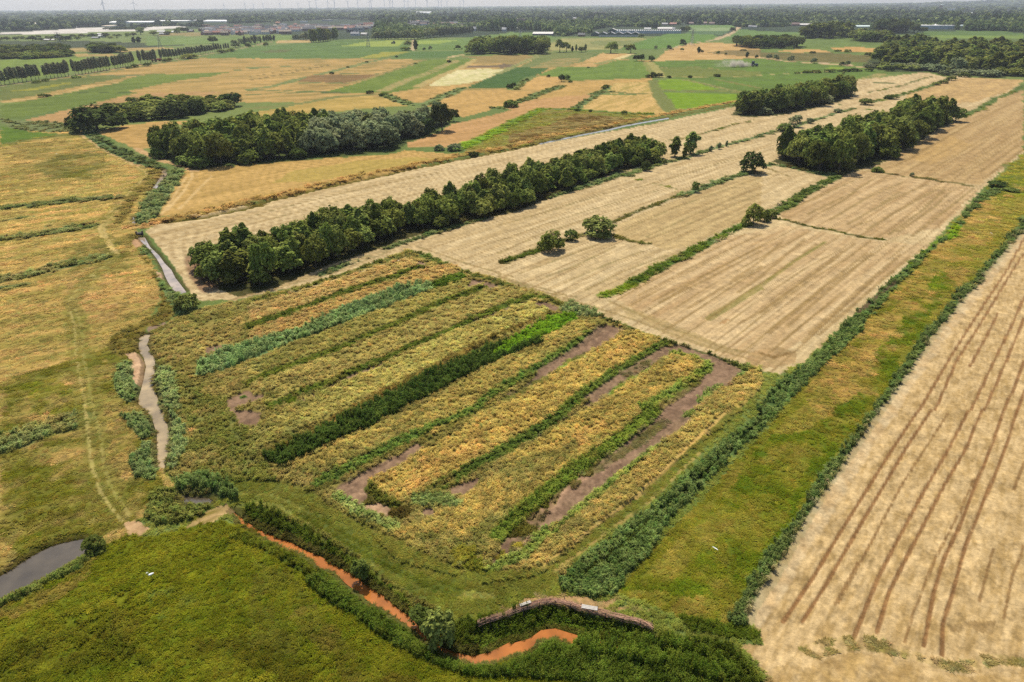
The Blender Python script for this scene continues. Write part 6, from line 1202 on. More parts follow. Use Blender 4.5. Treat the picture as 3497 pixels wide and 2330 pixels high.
BL = [
 ('E1', 0, 85, 442, 36, 'grey', 'brick', 'barn', 'grey-roofed low barn at the far left edge', 'barn'), ('E1', 115, 228, 408, 26, 'grey', 'dark', 'barn', 'low grey barn, leftmost of the far left farm row', 'barn'), ('E1', 235, 398, 408, 32, 'dark', 'dark', 'barn', 'dark blue-grey roofed barn in the far left farm row', 'barn'), ('E1', 415, 572, 408, 40, 'cream', 'brick', 'barn', 'long barn with a yellowish roof, far left', 'barn'), ('E1', 576, 648, 408, 38, 'grey', 'brick', 'barn', 'grey barn touching the yellow-roofed one', 'barn'), ('E1', 582, 645, 428, 18, 'white', 'white', 'shed', 'low white shed below the yellow-roofed barn', 'shed'),
 ('E1', 690, 790, 656, 28, 'pale', 'brick', 'farmhouse', 'pale-roofed farm building among trees, far left', 'house'), ('E1', 818, 868, 655, 18, 'pale', 'brown', 'shed', 'small pale shed right of the far left farm building', 'shed'), ('E1', 1470, 1570, 622, 28, 'grey', 'dark', 'farmhouse', 'grey-roofed farmhouse beside the white barn', 'house'), ('E1', 1578, 1655, 602, 42, 'white', 'white', 'white_barn', 'bright white barn in the far left fields', 'barn'), ('E1', 1560, 1660, 562, 26, 'pale', 'tan', 'barn', 'beige barn behind the bright white one', 'barn'), ('E1', 1610, 1800, 432, 22, 'tan', 'teal', 'greenhouse', 'low tan greenhouse at the rear edge of the white sheeting', 'greenhouse'), ('E1', 1205, 1270, 450, 20, 'grey', 'brown', 'farmhouse', 'small grey house at the edge of the far left wood', 'house'),
 ('E1', 1730, 1900, 382, 38, 'white', 'glass', 'greenhouse', 'white greenhouse before the far wood, leftmost of three', 'greenhouse'), ('E1', 1985, 2450, 372, 30, 'white', 'glass', 'greenhouse', 'long pale greenhouse behind dark hedge trees', 'greenhouse'), ('E2', 120, 650, 347, 18, 'white', 'glass', 'greenhouse', 'very long thin white greenhouse left of the town', 'greenhouse'), ('E2', 740, 880, 335, 14, 'white', 'glass', 'greenhouse', 'short white greenhouse left of the town', 'greenhouse'), ('E2', 900, 1330, 360, 36, 'white', 'glass', 'greenhouse', 'long white greenhouse just above the town', 'greenhouse'),
 ('E2', 165, 290, 522, 28, 'white', 'tan', 'barn', 'white-roofed barn left of the town', 'barn'), ('E2', 200, 332, 562, 36, 'grey', 'brick', 'barn', 'grey-roofed barn below the white-roofed one', 'barn'), ('E2', 402, 440, 528, 30, 'white', 'white', 'shed', 'small white shed left of the town', 'shed'), ('E2', 655, 742, 518, 42, 'grey', 'brick', 'farmhouse', 'grey hip-roofed house at the left edge of town', 'house'), ('E2', 838, 1000, 505, 48, 'white', 'brick', 'warehouse', 'warehouse with two white roofs at the left edge of town', 'warehouse'), ('E2', 890, 1000, 440, 38, 'orange', 'brick', 'flats', 'orange brick block of flats at the left of town', 'flats'), ('E2', 2075, 2145, 385, 35, 'orange', 'brick', 'house', 'pair of bright orange gabled houses in the town', 'house'),
 ('E3', 115, 210, 364, 22, 'white', 'white', 'hall', 'flat white hall in the left of the town', 'hall'), ('E3', 465, 606, 342, 20, 'pale', 'grey', 'hall', 'long flat pale hall behind the town houses', 'hall'), ('E3', 780, 915, 477, 42, 'red', 'brick', 'red_roof_row', 'row of houses with a bright red roof, centre of town', 'house'), ('E3', 170, 490, 432, 40, 'grey', 'white', 'apartment_row', 'long grey-roofed white apartment row in the town', 'flats'), ('E3', 958, 1122, 510, 62, 'dark', 'pale', 'school', 'modern pale block with a dark flat roof', 'school'), ('E3', 866, 952, 524, 48, 'dark', 'dark', 'school', 'dark blue flat block left of the modern pale one', 'school'), ('E3', 928, 1060, 575, 62, 'grey', 'white', 'villa', 'white gabled villa before the modern block', 'house'), ('E3', 1095, 1190, 572, 45, 'pale', 'tan', 'site_shed', 'pale tent-like shed on the sandy building ground', 'shed'), ('E3', 1850, 2215, 392, 48, 'pale', 'dark', 'institute', 'long flat dark institution with a pale roof edge', 'building'), ('E3', 1995, 2040, 352, 22, 'orange', 'orange', 'roof_block', 'orange upper block on the long flat institution', 'building'), ('E3', 1975, 2215, 238, 52, 'white', 'glass', 'sports_hall', 'large white arched hall above the town', 'hall'),
 ('E4', 0, 80, 226, 16, 'white', 'white', 'hall', 'flat white hall left of the dark tower block', 'hall'), ('E4', 115, 335, 226, 20, 'white', 'white', 'hall', 'flat white hall at the foot of the dark tower block', 'hall'), ('E4', 178, 208, 210, 66, 'dark', 'dark', 'tower_block', 'dark tower block rising above the far trees', 'flats'), ('E4', 580, 705, 412, 36, 'white', 'pale', 'flats', 'long white block of flats amid trees', 'flats'), ('E4', 1005, 1072, 507, 66, 'pale', 'white', 'villa', 'white house with a flat pale roof at the field edge', 'house'), ('E4', 1236, 1366, 402, 95, 'brown', 'brick', 'brick_tower', 'tall brown brick block in the middle of the town', 'building'), ('E4', 1052, 1222, 412, 32, 'grey', 'grey', 'flats', 'low grey flats left of the tall brown block', 'flats'), ('E4', 520, 590, 502, 72, 'pale', 'white', 'villa', 'white gabled house at the right end of the slanting tree row', 'house'), ('E4', 1220, 1280, 480, 40, 'white', 'white', 'villa', 'white hip-roofed house among the field edge trees', 'house'), ('E4', 1500, 1825, 572, 56, 'pale', 'dark', 'long_barn', 'long barn with a pale grey roof behind a hedge', 'barn'), ('E4', 2232, 2340, 592, 62, 'dark', 'brick', 'brick_farmhouse', 'red brick farmhouse left of the green barn', 'house'), ('E4', 2130, 2200, 320, 40, 'white', 'white', 'villa', 'white house in the trees above the brick farmhouse', 'house'),
 ('E5', 118, 305, 245, 46, 'brown', 'brick', 'flats', 'brown brick flats among the far centre trees', 'flats'), ('E5', 1155, 1395, 487, 48, 'pale', 'brick', 'barn', 'pale-roofed barn behind the long glasshouse', 'barn'), ('E5', 1392, 1435, 487, 45, 'grey', 'pale', 'barn', 'grey annex at the right of the pale-roofed barn', 'barn'), ('E5', 1340, 1458, 408, 45, 'red', 'brick', 'barn', 'red-roofed house behind the barns', 'house'), ('E5', 1195, 1322, 408, 40, 'grey', 'brick', 'barn', 'grey-roofed barn left of the red-roofed house', 'barn'), ('E5', 942, 1048, 472, 24, 'white', 'pale', 'barn', 'small white-roofed barn behind the glasshouse', 'barn'), ('E5', 1660, 1732, 395, 40, 'brown', 'brick', 'house', 'brown-roofed house left of the far village row', 'house'), ('E5', 1862, 1978, 392, 40, 'brown', 'brick', 'house', 'brown-roofed house in the far village row', 'house'), ('E5', 1982, 2068, 398, 42, 'brown', 'tan', 'house', 'second brown-roofed house in the far village row', 'house'), ('E5', 2252, 2302, 382, 36, 'pale', 'white', 'house', 'pale-roofed house at the right of the far village row', 'house'),
 ('E6', 262, 312, 445, 38, 'grey', 'white', 'house', 'small grey-roofed house at the far lane end', 'house'), ('E6', 318, 398, 445, 32, 'grey', 'pale', 'barn', 'grey barn right of the house at the lane end', 'barn'), ('E6', 955, 1080, 420, 56, 'brown', 'brown', 'barn', 'brown barn left of the pale-roofed sheds', 'barn'), ('E6', 1072, 1335, 420, 40, 'pale', 'brick', 'barn', 'pale-roofed farm sheds, far right', 'barn'), ('E6', 1490, 1742, 425, 50, 'tan', 'brown', 'barn', 'long barn with a tan roof, far right', 'barn'), ('E6', 1910, 2240, 442, 30, 'teal', 'glass', 'greenhouse', 'pale green low greenhouse behind a hedge', 'greenhouse'), ('E6', 2312, 2354, 382, 28, 'white', 'pale', 'shed', 'small white shed among the far right trees', 'shed'),
 ('E7', 0, 38, 378, 26, 'pale', 'pale', 'shed', 'small pale shed above the far block wood', 'shed'), ('E7', 82, 145, 398, 22, 'white', 'pale', 'shed', 'low white shed above the far block wood', 'shed'), ('E7', 395, 530, 402, 48, 'pale', 'brown', 'barn', 'pale-roofed barn behind the white glasshouse', 'barn'), ('E7', 895, 945, 412, 28, 'white', 'tan', 'shed', 'white shed behind the white glasshouse', 'shed'), ('E7', 1282, 1405, 438, 40, 'teal', 'pale', 'barn', 'pale green-roofed barn right of the white glasshouse', 'barn'), ('E7', 450, 1232, 472, 58, 'white', 'glass', 'glasshouse', 'broad white glasshouse at the far right', 'greenhouse'),
 ('E7', 85, 160, 166, 14, 'white', 'white', 'warehouse', 'small white warehouse on the far right skyline', 'warehouse'), ('E7', 280, 345, 170, 12, 'white', 'white', 'warehouse', 'low white warehouse left of the water tower', 'warehouse'), ('E7', 400, 700, 176, 34, 'grey', 'grey', 'warehouse', 'grey warehouse left of the water tower', 'warehouse'), ('E7', 775, 870, 194, 14, 'white', 'white', 'warehouse', 'low white shed at the foot of the water tower', 'warehouse'), ('E7', 1115, 1440, 162, 24, 'cream', 'white', 'warehouse', 'cream-roofed warehouse right of the water tower', 'warehouse'), ('E7', 1450, 1720, 170, 30, 'grey', 'grey', 'warehouse', 'grey warehouse farther right of the water tower', 'warehouse'), ('E7', 1030, 1440, 184, 16, 'white', 'pale', 'warehouse', 'long low white warehouse right of the water tower', 'warehouse'), ('E7', 1710, 2354, 190, 22, 'white', 'grey', 'warehouse', 'very long white-striped warehouse at the right edge', 'warehouse'), ('E7', 1490, 1545, 218, 14, 'white', 'white', 'shed', 'small white shed under the far right warehouses', 'shed'),
]
for (t, x0, x1, yb, hz, rf, wl_, nm, lab, cat) in BL:
    st = 'flat' if nm in ('hall', 'school', 'flats', 'tower_block', 'institute', 'roof_block', 'brick_tower', 'warehouse', 'glasshouse') else ('house' if cat == 'house' else 'gable')
    building(t, x0, x1, yb, hz, rf, wl_, nm, lab, cat, style=st, win={'house': 3, 'flats': 6, 'school': 6}.get(cat, 0), door=cat in ('barn', 'shed'), depth=60 if cat == 'greenhouse' and t != 'E7' else (120 if nm == 'glasshouse' else None))
# the dark green saw-roofed barn and the long glasshouse beside it
gb = building('E5', 208, 858, 594, 78, 'grey', 'green', 'green_barn', 'wide dark green barn with a zigzag row of grey gables', 'barn', depth=26, style='saw', bays=5, frac=.62)
Lg = float(np.hypot(*(G('E5', 858, 594) - G('E5', 208, 594)))); Hg = height_from('E5', 530, 594, 78)
m = MB(); m.box(-Lg / 2, Lg / 2, -.12, -.004, 0, Hg * .40); m.build('white_base', PM['pale'], gb)
building('E5', 86, 207, 586, 72, 'grey', 'green', 'green_shed', 'dark green gabled shed at the left end of the zigzag barn', 'barn', depth=26, style='saw', bays=1, frac=.6, door=True)
building('E5', 355, 500, 520, 60, 'pale', 'green', 'green_shed', 'dark shed with a pale roof between barn and glasshouse', 'barn', depth=20, style='saw', bays=1, frac=.5)
building('E5', 480, 1535, 541, 60, 'white', 'glass', 'glasshouse', 'long white glasshouse with a ridged roof', 'greenhouse', depth=30, style='saw', bays=34, frac=.70)

# town houses in rows
def house_mesh(kind):
    w = MB(); r = random.Random(kind); L = [26, 20, 34, 12][kind % 4]; D = 9; hw = 5.4; H = 9.2
    w.box(-L / 2, L / 2, -D / 2, D / 2, 0, hw, 0)
    w.quad((-L / 2 - .3, -D / 2 - .3, hw), (L / 2 + .3, -D / 2 - .3, hw), (L / 2 + .3, 0, H), (-L / 2 - .3, 0, H), 1); w.quad((L / 2 + .3, D / 2 + .3, hw), (-L / 2 - .3, D / 2 + .3, hw), (-L / 2 - .3, 0, H), (L / 2 + .3, 0, H), 1)
    w.tri((-L / 2, D / 2, hw), (-L / 2, -D / 2, hw), (-L / 2, 0, H - .1), 0); w.tri((L / 2, -D / 2, hw), (L / 2, D / 2, hw), (L / 2, 0, H - .1), 0)
    for i in range(int(L / 5)):
        x = -L / 2 + 2.5 + i * 5; w.box(x - .9, x + .9, -D / 2 - .06, -D / 2 - .01, 3.2, 4.6, 2); w.box(x - .5, x + .5, -D / 2 - .06, -D / 2 - .01, .1, 2.3, 2)
        w.box(x + 1.6, x + 2.2, -.3, .3, H - .5, H + .8, 0)
    return w
HMS = {}
for k in range(4):
    for rk in ('brown', 'dark', 'red', 'grey', 'tan'):
        for wk in ('brick', 'white'): HMS[(k, rk, wk)] = house_mesh(k).mesh('town_house', [PM[wk], PM[rk], PM['window']])
RN_ = {'brown': 'brown', 'dark': 'dark grey', 'red': 'red', 'grey': 'grey', 'tan': 'pale tan'}
rr = random.Random(4)
def town(polypx, n, rowgap, stepx, label, group, tilt):
    P1 = np.array([G('V', a / (3497 / 2353), b / (3497 / 2353)) for a, b in polypx])
    cand = []
    ca, sa = math.cos(tilt), math.sin(tilt); c0 = P1.mean(0); R = np.max(np.hypot(*(P1 - c0).T))
    v = -R
    while v < R:
        u = -R
        while u < R:
            cand.append((c0[0] + u * ca - v * sa, c0[1] + u * sa + v * ca)); u += stepx * rr.uniform(.85, 1.2)
        v += rowgap * rr.uniform(.9, 1.1)
    cand = np.array(cand); idx = inside(P1, cand[:, 0], cand[:, 1]); cand = cand[idx]
    order = sorted(range(len(cand)), key=lambda i: math.hypot(*cand[i]) * (1 + .25 * rr.random()))[:n]
    for i in order:
        rk = rr.choices(['brown', 'dark', 'red', 'grey', 'tan'], [5, 5, 2, 3, 2])[0]; wk = rr.choice(['brick', 'white'])
        o = bpy.data.objects.new('town_house', HMS[(rr.randrange(4), rk, wk)]); C.objects.link(o)
        o.location = (cand[i][0], cand[i][1], 0); o.rotation_euler = (0, 0, tilt + (math.pi / 2 if rr.random() < .2 else 0) + rr.uniform(-.05, .05)); o.scale = (.85, .85, rr.uniform(.85, 1.15))
        tag(o, label % (RN_[rk], 'brick' if wk == 'brick' else 'white'), 'house', group % RN_[rk])
town(TOWN1, 190, 27, 30, 'terraced house with a %s roof and %s walls in the far left town', 'houses with %s roofs in the far left town', .12)
town(TOWN2, 100, 60, 60, 'house with a %s roof and %s walls amid the town centre trees', 'houses with %s roofs in the town centre', -.1)

# church
def church():
    g = G('E6', 118, 200); H = height_from('E6', 118, 200, 158); e = bpy.data.objects.new('church', None); C.objects.link(e); e.location = (g[0], g[1], 0); tag(e, 'dark church with a tall pointed spire on the far skyline', 'church')
    s = H * .11; b = MB(); b.box(-s / 2, s / 2, -s / 2, s / 2, 0, H * .52); b.build('tower', PM['brown'], e)
    b = MB(); z = H * .52
    for i in range(8):
        a, c = 2 * math.pi * i / 8, 2 * math.pi * (i + 1) / 8; k = s * .56; b.tri((k * math.cos(a), k * math.sin(a), z), (k * math.cos(c), k * math.sin(c), z), (0, 0, H))
    b.build('spire', PM['dark'], e)
    b = MB(); b.box(-s * 2.6, -s * .52, -s * .6, s * .6, 0, H * .24); b.build('nave', PM['brown'], e)
    b = MB(); b.quad((-s * 2.7, -s * .7, H * .235), (-s * .52, -s * .7, H * .235), (-s * .52, 0, H * .36), (-s * 2.7, 0, H * .36)); b.quad((-s * .52, s * .7, H * .235), (-s * 2.7, s * .7, H * .235), (-s * 2.7, 0, H * .36), (-s * .52, 0, H * .36)); b.build('nave_roof', PM['dark'], e)
church()
def water_tower():
    g = G('E7', 1005, 192); H = height_from('E7', 1005, 192, 118); R = 40 * TILE['E7'][2] * mpp(g) / 2 * 1.1
    e = bpy.data.objects.new('water_tower', None); C.objects.link(e); e.location = (g[0], g[1], 0); tag(e, 'round brown water tower with a pale domed top', 'water tower')
    b = MB(); b.tube([(0, 0, 0), (0, 0, H * .2), (0, 0, H * .78)], [R * .85, R * .72, R * .78], 16); b.build('shaft', PM['brown'], e)
    b = MB(); b.tube([(0, 0, H * .781), (0, 0, H * .83), (0, 0, H * .94)], [R * .8, R, R], 16); b.build('tank', PM['brown'], e)
    b = MB(); b.tube([(0, 0, H * .941), (0, 0, H * .97), (0, 0, H)], [R * .98, R * .7, R * .15], 16); b.build('dome', PM['teal'], e)
water_tower()

# pylons
STEEL = simple_mat('galvanised_steel', (.22, .23, .23), .5, .1, 2, .4)
def pylon(t, x, yb, hz, label):
    g = G(t, x, yb); H = max(20, height_from(t, x, yb, hz)); e = bpy.data.objects.new('electricity_pylon', None); C.objects.link(e); e.location = (g[0], g[1], 0); e.rotation_euler = (0, 0, .35); tag(e, label, 'pylon', 'electricity pylons in the far fields')
    b = MB(); q = .16; base = H * .11
    def w(z): return base * (1 - z / H) ** 1.25 + .45
    for sx in (-1, 1):
        for sy in (-1, 1): b.tube([(sx * w(z), sy * w(z), z) for z in (-.3, H * .3, H * .6, H)], [q, q, q * .9, q * .7], 4)
    zs = [0, .14, .27, .39, .5, .6, .69, .77, .85, .93]
    for i in range(len(zs) - 1):
        z0, z1 = zs[i] * H, zs[i + 1] * H
        for s in (-1, 1):
            b.tube([(-w(z0), s * w(z0), z0), (w(z1), s * w(z1), z1)], [q * .6] * 2, 3); b.tube([(w(z0), s * w(z0), z0), (-w(z1), s * w(z1), z1)], [q * .6] * 2, 3)
            b.tube([(s * w(z0), -w(z0), z0), (s * w(z1), w(z1), z1)], [q * .6] * 2, 3); b.tube([(s * w(z0), w(z0), z0), (s * w(z1), -w(z1), z1)], [q * .6] * 2, 3)
    b.build('lattice_tower', STEEL, e)
    for z, L in ((.72, .17), (.84, .22), (.95, .15)):
        a = MB()
        for s in (-1, 1):
            for k in (-1, 1): a.tube([(s * w(z * H), k * w(z * H), z * H), (s * L * H, 0, z * H + .3)], [q * .7, q * .5], 4)
            a.tube([(s * w(z * H), 0, z * H + 1.4), (s * L * H, 0, z * H + .35)], [q * .6, q * .5], 4); a.tube([(s * L * H, 0, z * H + .25), (s * L * H, 0, z * H - 1.6)], [.12, .12], 5)
        a.build('crossarm', STEEL, e)
for a in (('E1', 985, 795, 280, 'lattice electricity pylon by the far left hedge wood, farthest left'), ('E2', 225, 772, 180, 'lattice electricity pylon in the far green field left of the town'), ('E3', 1215, 748, 110, 'lattice electricity pylon standing in the lime green field'), ('E4', 1305, 672, 140, 'thin lattice pylon behind the central grove'), ('E5', 1705, 732, 270, 'lattice electricity pylon right of the dark pointed tree')): pylon(*a)

# wind turbines on the skyline
BACKLIT_GREY = simple_mat('turbine_backlit_grey', (.34, .35, .37), .5, .04, .05)  # white turbines darkened to grey: their backlit shade is put into the colour
def turbine(t, x, yh, dist, label, size, spin, clone=[None]):
    d = ray(*px(t, x, yh)); k = dist / math.hypot(d[0], d[1]); gx, gy = d[0] * k, d[1] * k; H = max(70, CAM_H + d[2] * k)
    e = bpy.data.objects.new('wind_turbine', None); C.objects.link(e); e.location = (gx, gy, -1); e.rotation_euler = (0, 0, math.atan2(-gx, gy) + .5); tag(e, label, 'wind turbine', 'wind turbines on the skyline')
    b = MB(); b.tube([(0, 0, 0), (0, 0, H * .5), (0, 0, H)], [2.3 * size, 1.9 * size, 1.3 * size], 10); b.build('tower', BACKLIT_GREY, e)
    b = MB(); b.box(-1.8, 1.8, -3.5, 6, H + .3, H + 4); b.build('nacelle', BACKLIT_GREY, e)
    b = MB(); b.tube([(0, -3.5, H + 2), (0, -6.5, H + 2)], [1.8, .6], 8); hub = b.build('hub', BACKLIT_GREY, e)
    R = min(H * .46, 56)
    for i in range(3):
        a = spin + i * 2.0944; b = MB()
        b.tube([(math.sin(a) * q, -5 - .02 * q, H + 2 + math.cos(a) * q) for q in (1, R * .2, R * .6, R)], [1.3 * size, 1.7 * size, 1.0 * size, .25], 5); b.build('blade', BACKLIT_GREY, e)
TB = [('E1', 1640, 42, 7200), ('E1', 1652, 48, 7700), ('E1', 2138, 45, 7600), ('E2', 1240, 82, 12500), ('E2', 1578, 62, 12000), ('E2', 1718, 78, 12000), ('E2', 1870, 65, 12000), ('E2', 2142, 60, 12500), ('E3', 78, 62, 12500), ('E3', 260, 38, 11000), ('E3', 368, 20, 11000), ('E3', 553, 28, 11000), ('E3', 662, 22, 11000), ('E3', 878, 28, 11000), ('E3', 1040, 18, 11000), ('E3', 1225, 28, 12000), ('E3', 1253, 10, 11000), ('E3', 1465, 12, 11500), ('E3', 1555, 20, 11000), ('E3', 1597, 18, 11500), ('E3', 1790, 10, 12000), ('E3', 1848, 12, 11500), ('E3', 1970, 14, 12500), ('E3', 2155, 8, 11500), ('E3', 2338, 20, 12500), ('E4', 32, 16, 12500), ('E4', 120, 28, 13000), ('E4', 332, 28, 13500), ('E4', 388, 12, 12500)]
rs = random.Random(2)
for i, (t, x, y, d) in enumerate(TB): turbine(t, x, y, d, ['tall wind turbine, left of the overlapping pair at upper left', 'tall wind turbine, right of the overlapping pair at upper left', 'tall lone wind turbine at upper left'][i] if i < 3 else 'small wind turbine on the skyline, %s from the left' % nth(i), 1.0 if i < 3 else 1.9, rs.uniform(0, 2.09))

# tractors
RED = simple_mat('tractor_red', (.42, .06, .04), .4, .08, 1); BLK = simple_mat('tyre_rubber', (.02, .02, .02), .8, .2, 4); GLS = simple_mat('cab_glass', (.05, .06, .07), .1, .1, 1)
DKG = simple_mat('tractor_dark_green', (.05, .08, .05), .45, .1, 1); BLU = simple_mat('tractor_grey_blue', (.12, .14, .17), .45, .1, 1)
def tractor(t, x, yb, sc, ang, body, label, trailer=None):
    g = G(t, x, yb); e = bpy.data.objects.new('tractor', None); C.objects.link(e); e.location = (g[0], g[1], .1); e.rotation_euler = (0, 0, ang); e.scale = (sc,) * 3; tag(e, label, 'tractor')
    b = MB(); b.box(-.45, .45, .1, 2.4, .75, 1.55); b.box(-.38, .38, 2.4, 2.55, .8, 1.45); b.tube([(.3, 1.5, 1.55), (.3, 1.5, 2.5)], [.06, .06], 6); b.build('bonnet', body, e)
    b = MB(); b.box(-.75, .75, -1.3, .1, .9, 1.5); b.box(-1.1, -.62, -1.55, -.1, 1.75, 1.85); b.box(.62, 1.1, -1.55, -.1, 1.75, 1.85); b.build('chassis', body, e)
    b = MB(); b.box(-.72, .72, -1.25, .05, 1.51, 2.75); c = b.build('cab', GLS, e)
    b = MB(); b.box(-.82, .82, -1.35, .15, 2.76, 2.92); b.build('cab_roof', body, c)
    for sx in (-1, 1):
        for yy, r_, w in ((-.75, .88, .48), (1.85, .55, .34)):
            b = MB(); b.tube([(sx * (.95 - w / 2), yy, r_), (sx * (.95 + w / 2), yy, r_)], [r_, r_], 18); wh = b.build('wheel', BLK, e)
            b = MB(); b.tube([(sx * (.93 + w / 2), yy, r_), (sx * (.97 + w / 2), yy, r_)], [r_ * .5, r_ * .5], 12); b.build('rim', PM['cream'], wh)
tractor('A1', 1385, 552, 1.5, 1.9, RED, 'red tractor on the road under the poplars')
def trailer():
    g = G('A1', 1405, 548); e = bpy.data.objects.new('farm_trailer', None); C.objects.link(e); e.location = (g[0], g[1], .05); e.rotation_euler = (0, 0, 1.9); tag(e, 'red farm trailer behind the tractor under the poplars', 'trailer')
    b = MB(); b.box(-1.3, 1.3, -5.5, 0, 1.2, 3.1); b.build('body', RED, e); b = MB(); b.box(-.1, .1, 0, 1.6, .7, .9); b.build('drawbar', PM['dark'], e)
    for sx in (-1, 1):
        for yy in (-3.6, -2.2): b = MB(); b.tube([(sx * .8, yy, .6), (sx * 1.25, yy, .6)], [.6, .6], 16); b.build('wheel', BLK, e)
trailer()
tractor('A3', 2285, 594, 1.7, -1.5, BLU, 'dark tractor trailing a plume of dust over the green field')
tractor('E3', 1620, 706, 1.6, 1.2, DKG, 'small dark tractor in the lime green field')

# dust behind the tractor: a soft body of air
def dust():
    import bmesh
    a = G('A3', 2268, 597); b_ = G('A3', 1900, 603); L = float(np.hypot(*(b_ - a))); vs = []; fs = []; n = 10
    for i in range(n + 1):
        u = i / n; R = 1.6 + 7.5 * u ** .8
        for j in range(10):
            t = 2 * math.pi * j / 10; k = 1 + .15 * math.sin(i * 2.1 + j * 1.7); vs.append((u * L, R * 1.1 * math.cos(t) * k, max(.15, R * .8 + R * .9 * math.sin(t) * k)))
    for i in range(n):
        for j in range(10): fs.append([i * 10 + j, i * 10 + (j + 1) % 10, i * 10 + 10 + (j + 1) % 10, i * 10 + 10 + j])
    fs.append(list(range(10))[::-1]); fs.append([n * 10 + j for j in range(10)])
    m = bpy.data.materials.new('dust'); m.use_nodes = True; nn = m.node_tree.nodes; l = m.node_tree.links; nn.clear(); out = nn.new('ShaderNodeOutputMaterial'); v = nn.new('ShaderNodeVolumePrincipled')
    v.inputs['Color'].default_value = (1, .9, .72, 1); l.new(v.outputs[0], out.inputs['Volume'])
    tc = nn.new('ShaderNodeTexCoord'); sx = nn.new('ShaderNodeSeparateXYZ'); l.new(tc.outputs['Object'], sx.inputs[0])
    def mr(src, f0, f1, t0, t1):
        q = nn.new('ShaderNodeMapRange'); q.interpolation_type = 'SMOOTHSTEP'; q.inputs['From Min'].default_value = f0; q.inputs['From Max'].default_value = f1; q.inputs['To Min'].default_value = t0; q.inputs['To Max'].default_value = t1; l.new(src, q.inputs['Value']); return q.outputs[0]
    nz = nn.new('ShaderNodeTexNoise'); nz.inputs['Scale'].default_value = .16; nz.inputs['Detail'].default_value = 3; l.new(tc.outputs['Object'], nz.inputs['Vector'])
    fac = [mr(sx.outputs['X'], L * .15, L, 1, 0), mr(sx.outputs['Z'], 0.2, 9, 1, 0), mr(nz.outputs['Fac'], .38, .65, 0, 1)]
    cur = fac[0]
    for f in fac[1:]: q = nn.new('ShaderNodeMath'); q.operation = 'MULTIPLY'; l.new(cur, q.inputs[0]); l.new(f, q.inputs[1]); cur = q.outputs[0]
    q = nn.new('ShaderNodeMath'); q.operation = 'MULTIPLY'; l.new(cur, q.inputs[0]); q.inputs[1].default_value = .45; l.new(q.outputs[0], v.inputs['Density'])
    me = mesh_np('dust_cloud', vs, fs, [m]); bm = bmesh.new(); bm.from_mesh(me); bmesh.ops.recalc_face_normals(bm, faces=bm.faces[:]); bm.to_mesh(me); bm.free()
    o = link('dust_cloud', me); o.location = (a[0], a[1], 0); o.rotation_euler = (0, 0, math.atan2(b_[1] - a[1], b_[0] - a[0])); tag(o, kind='stuff')
dust()

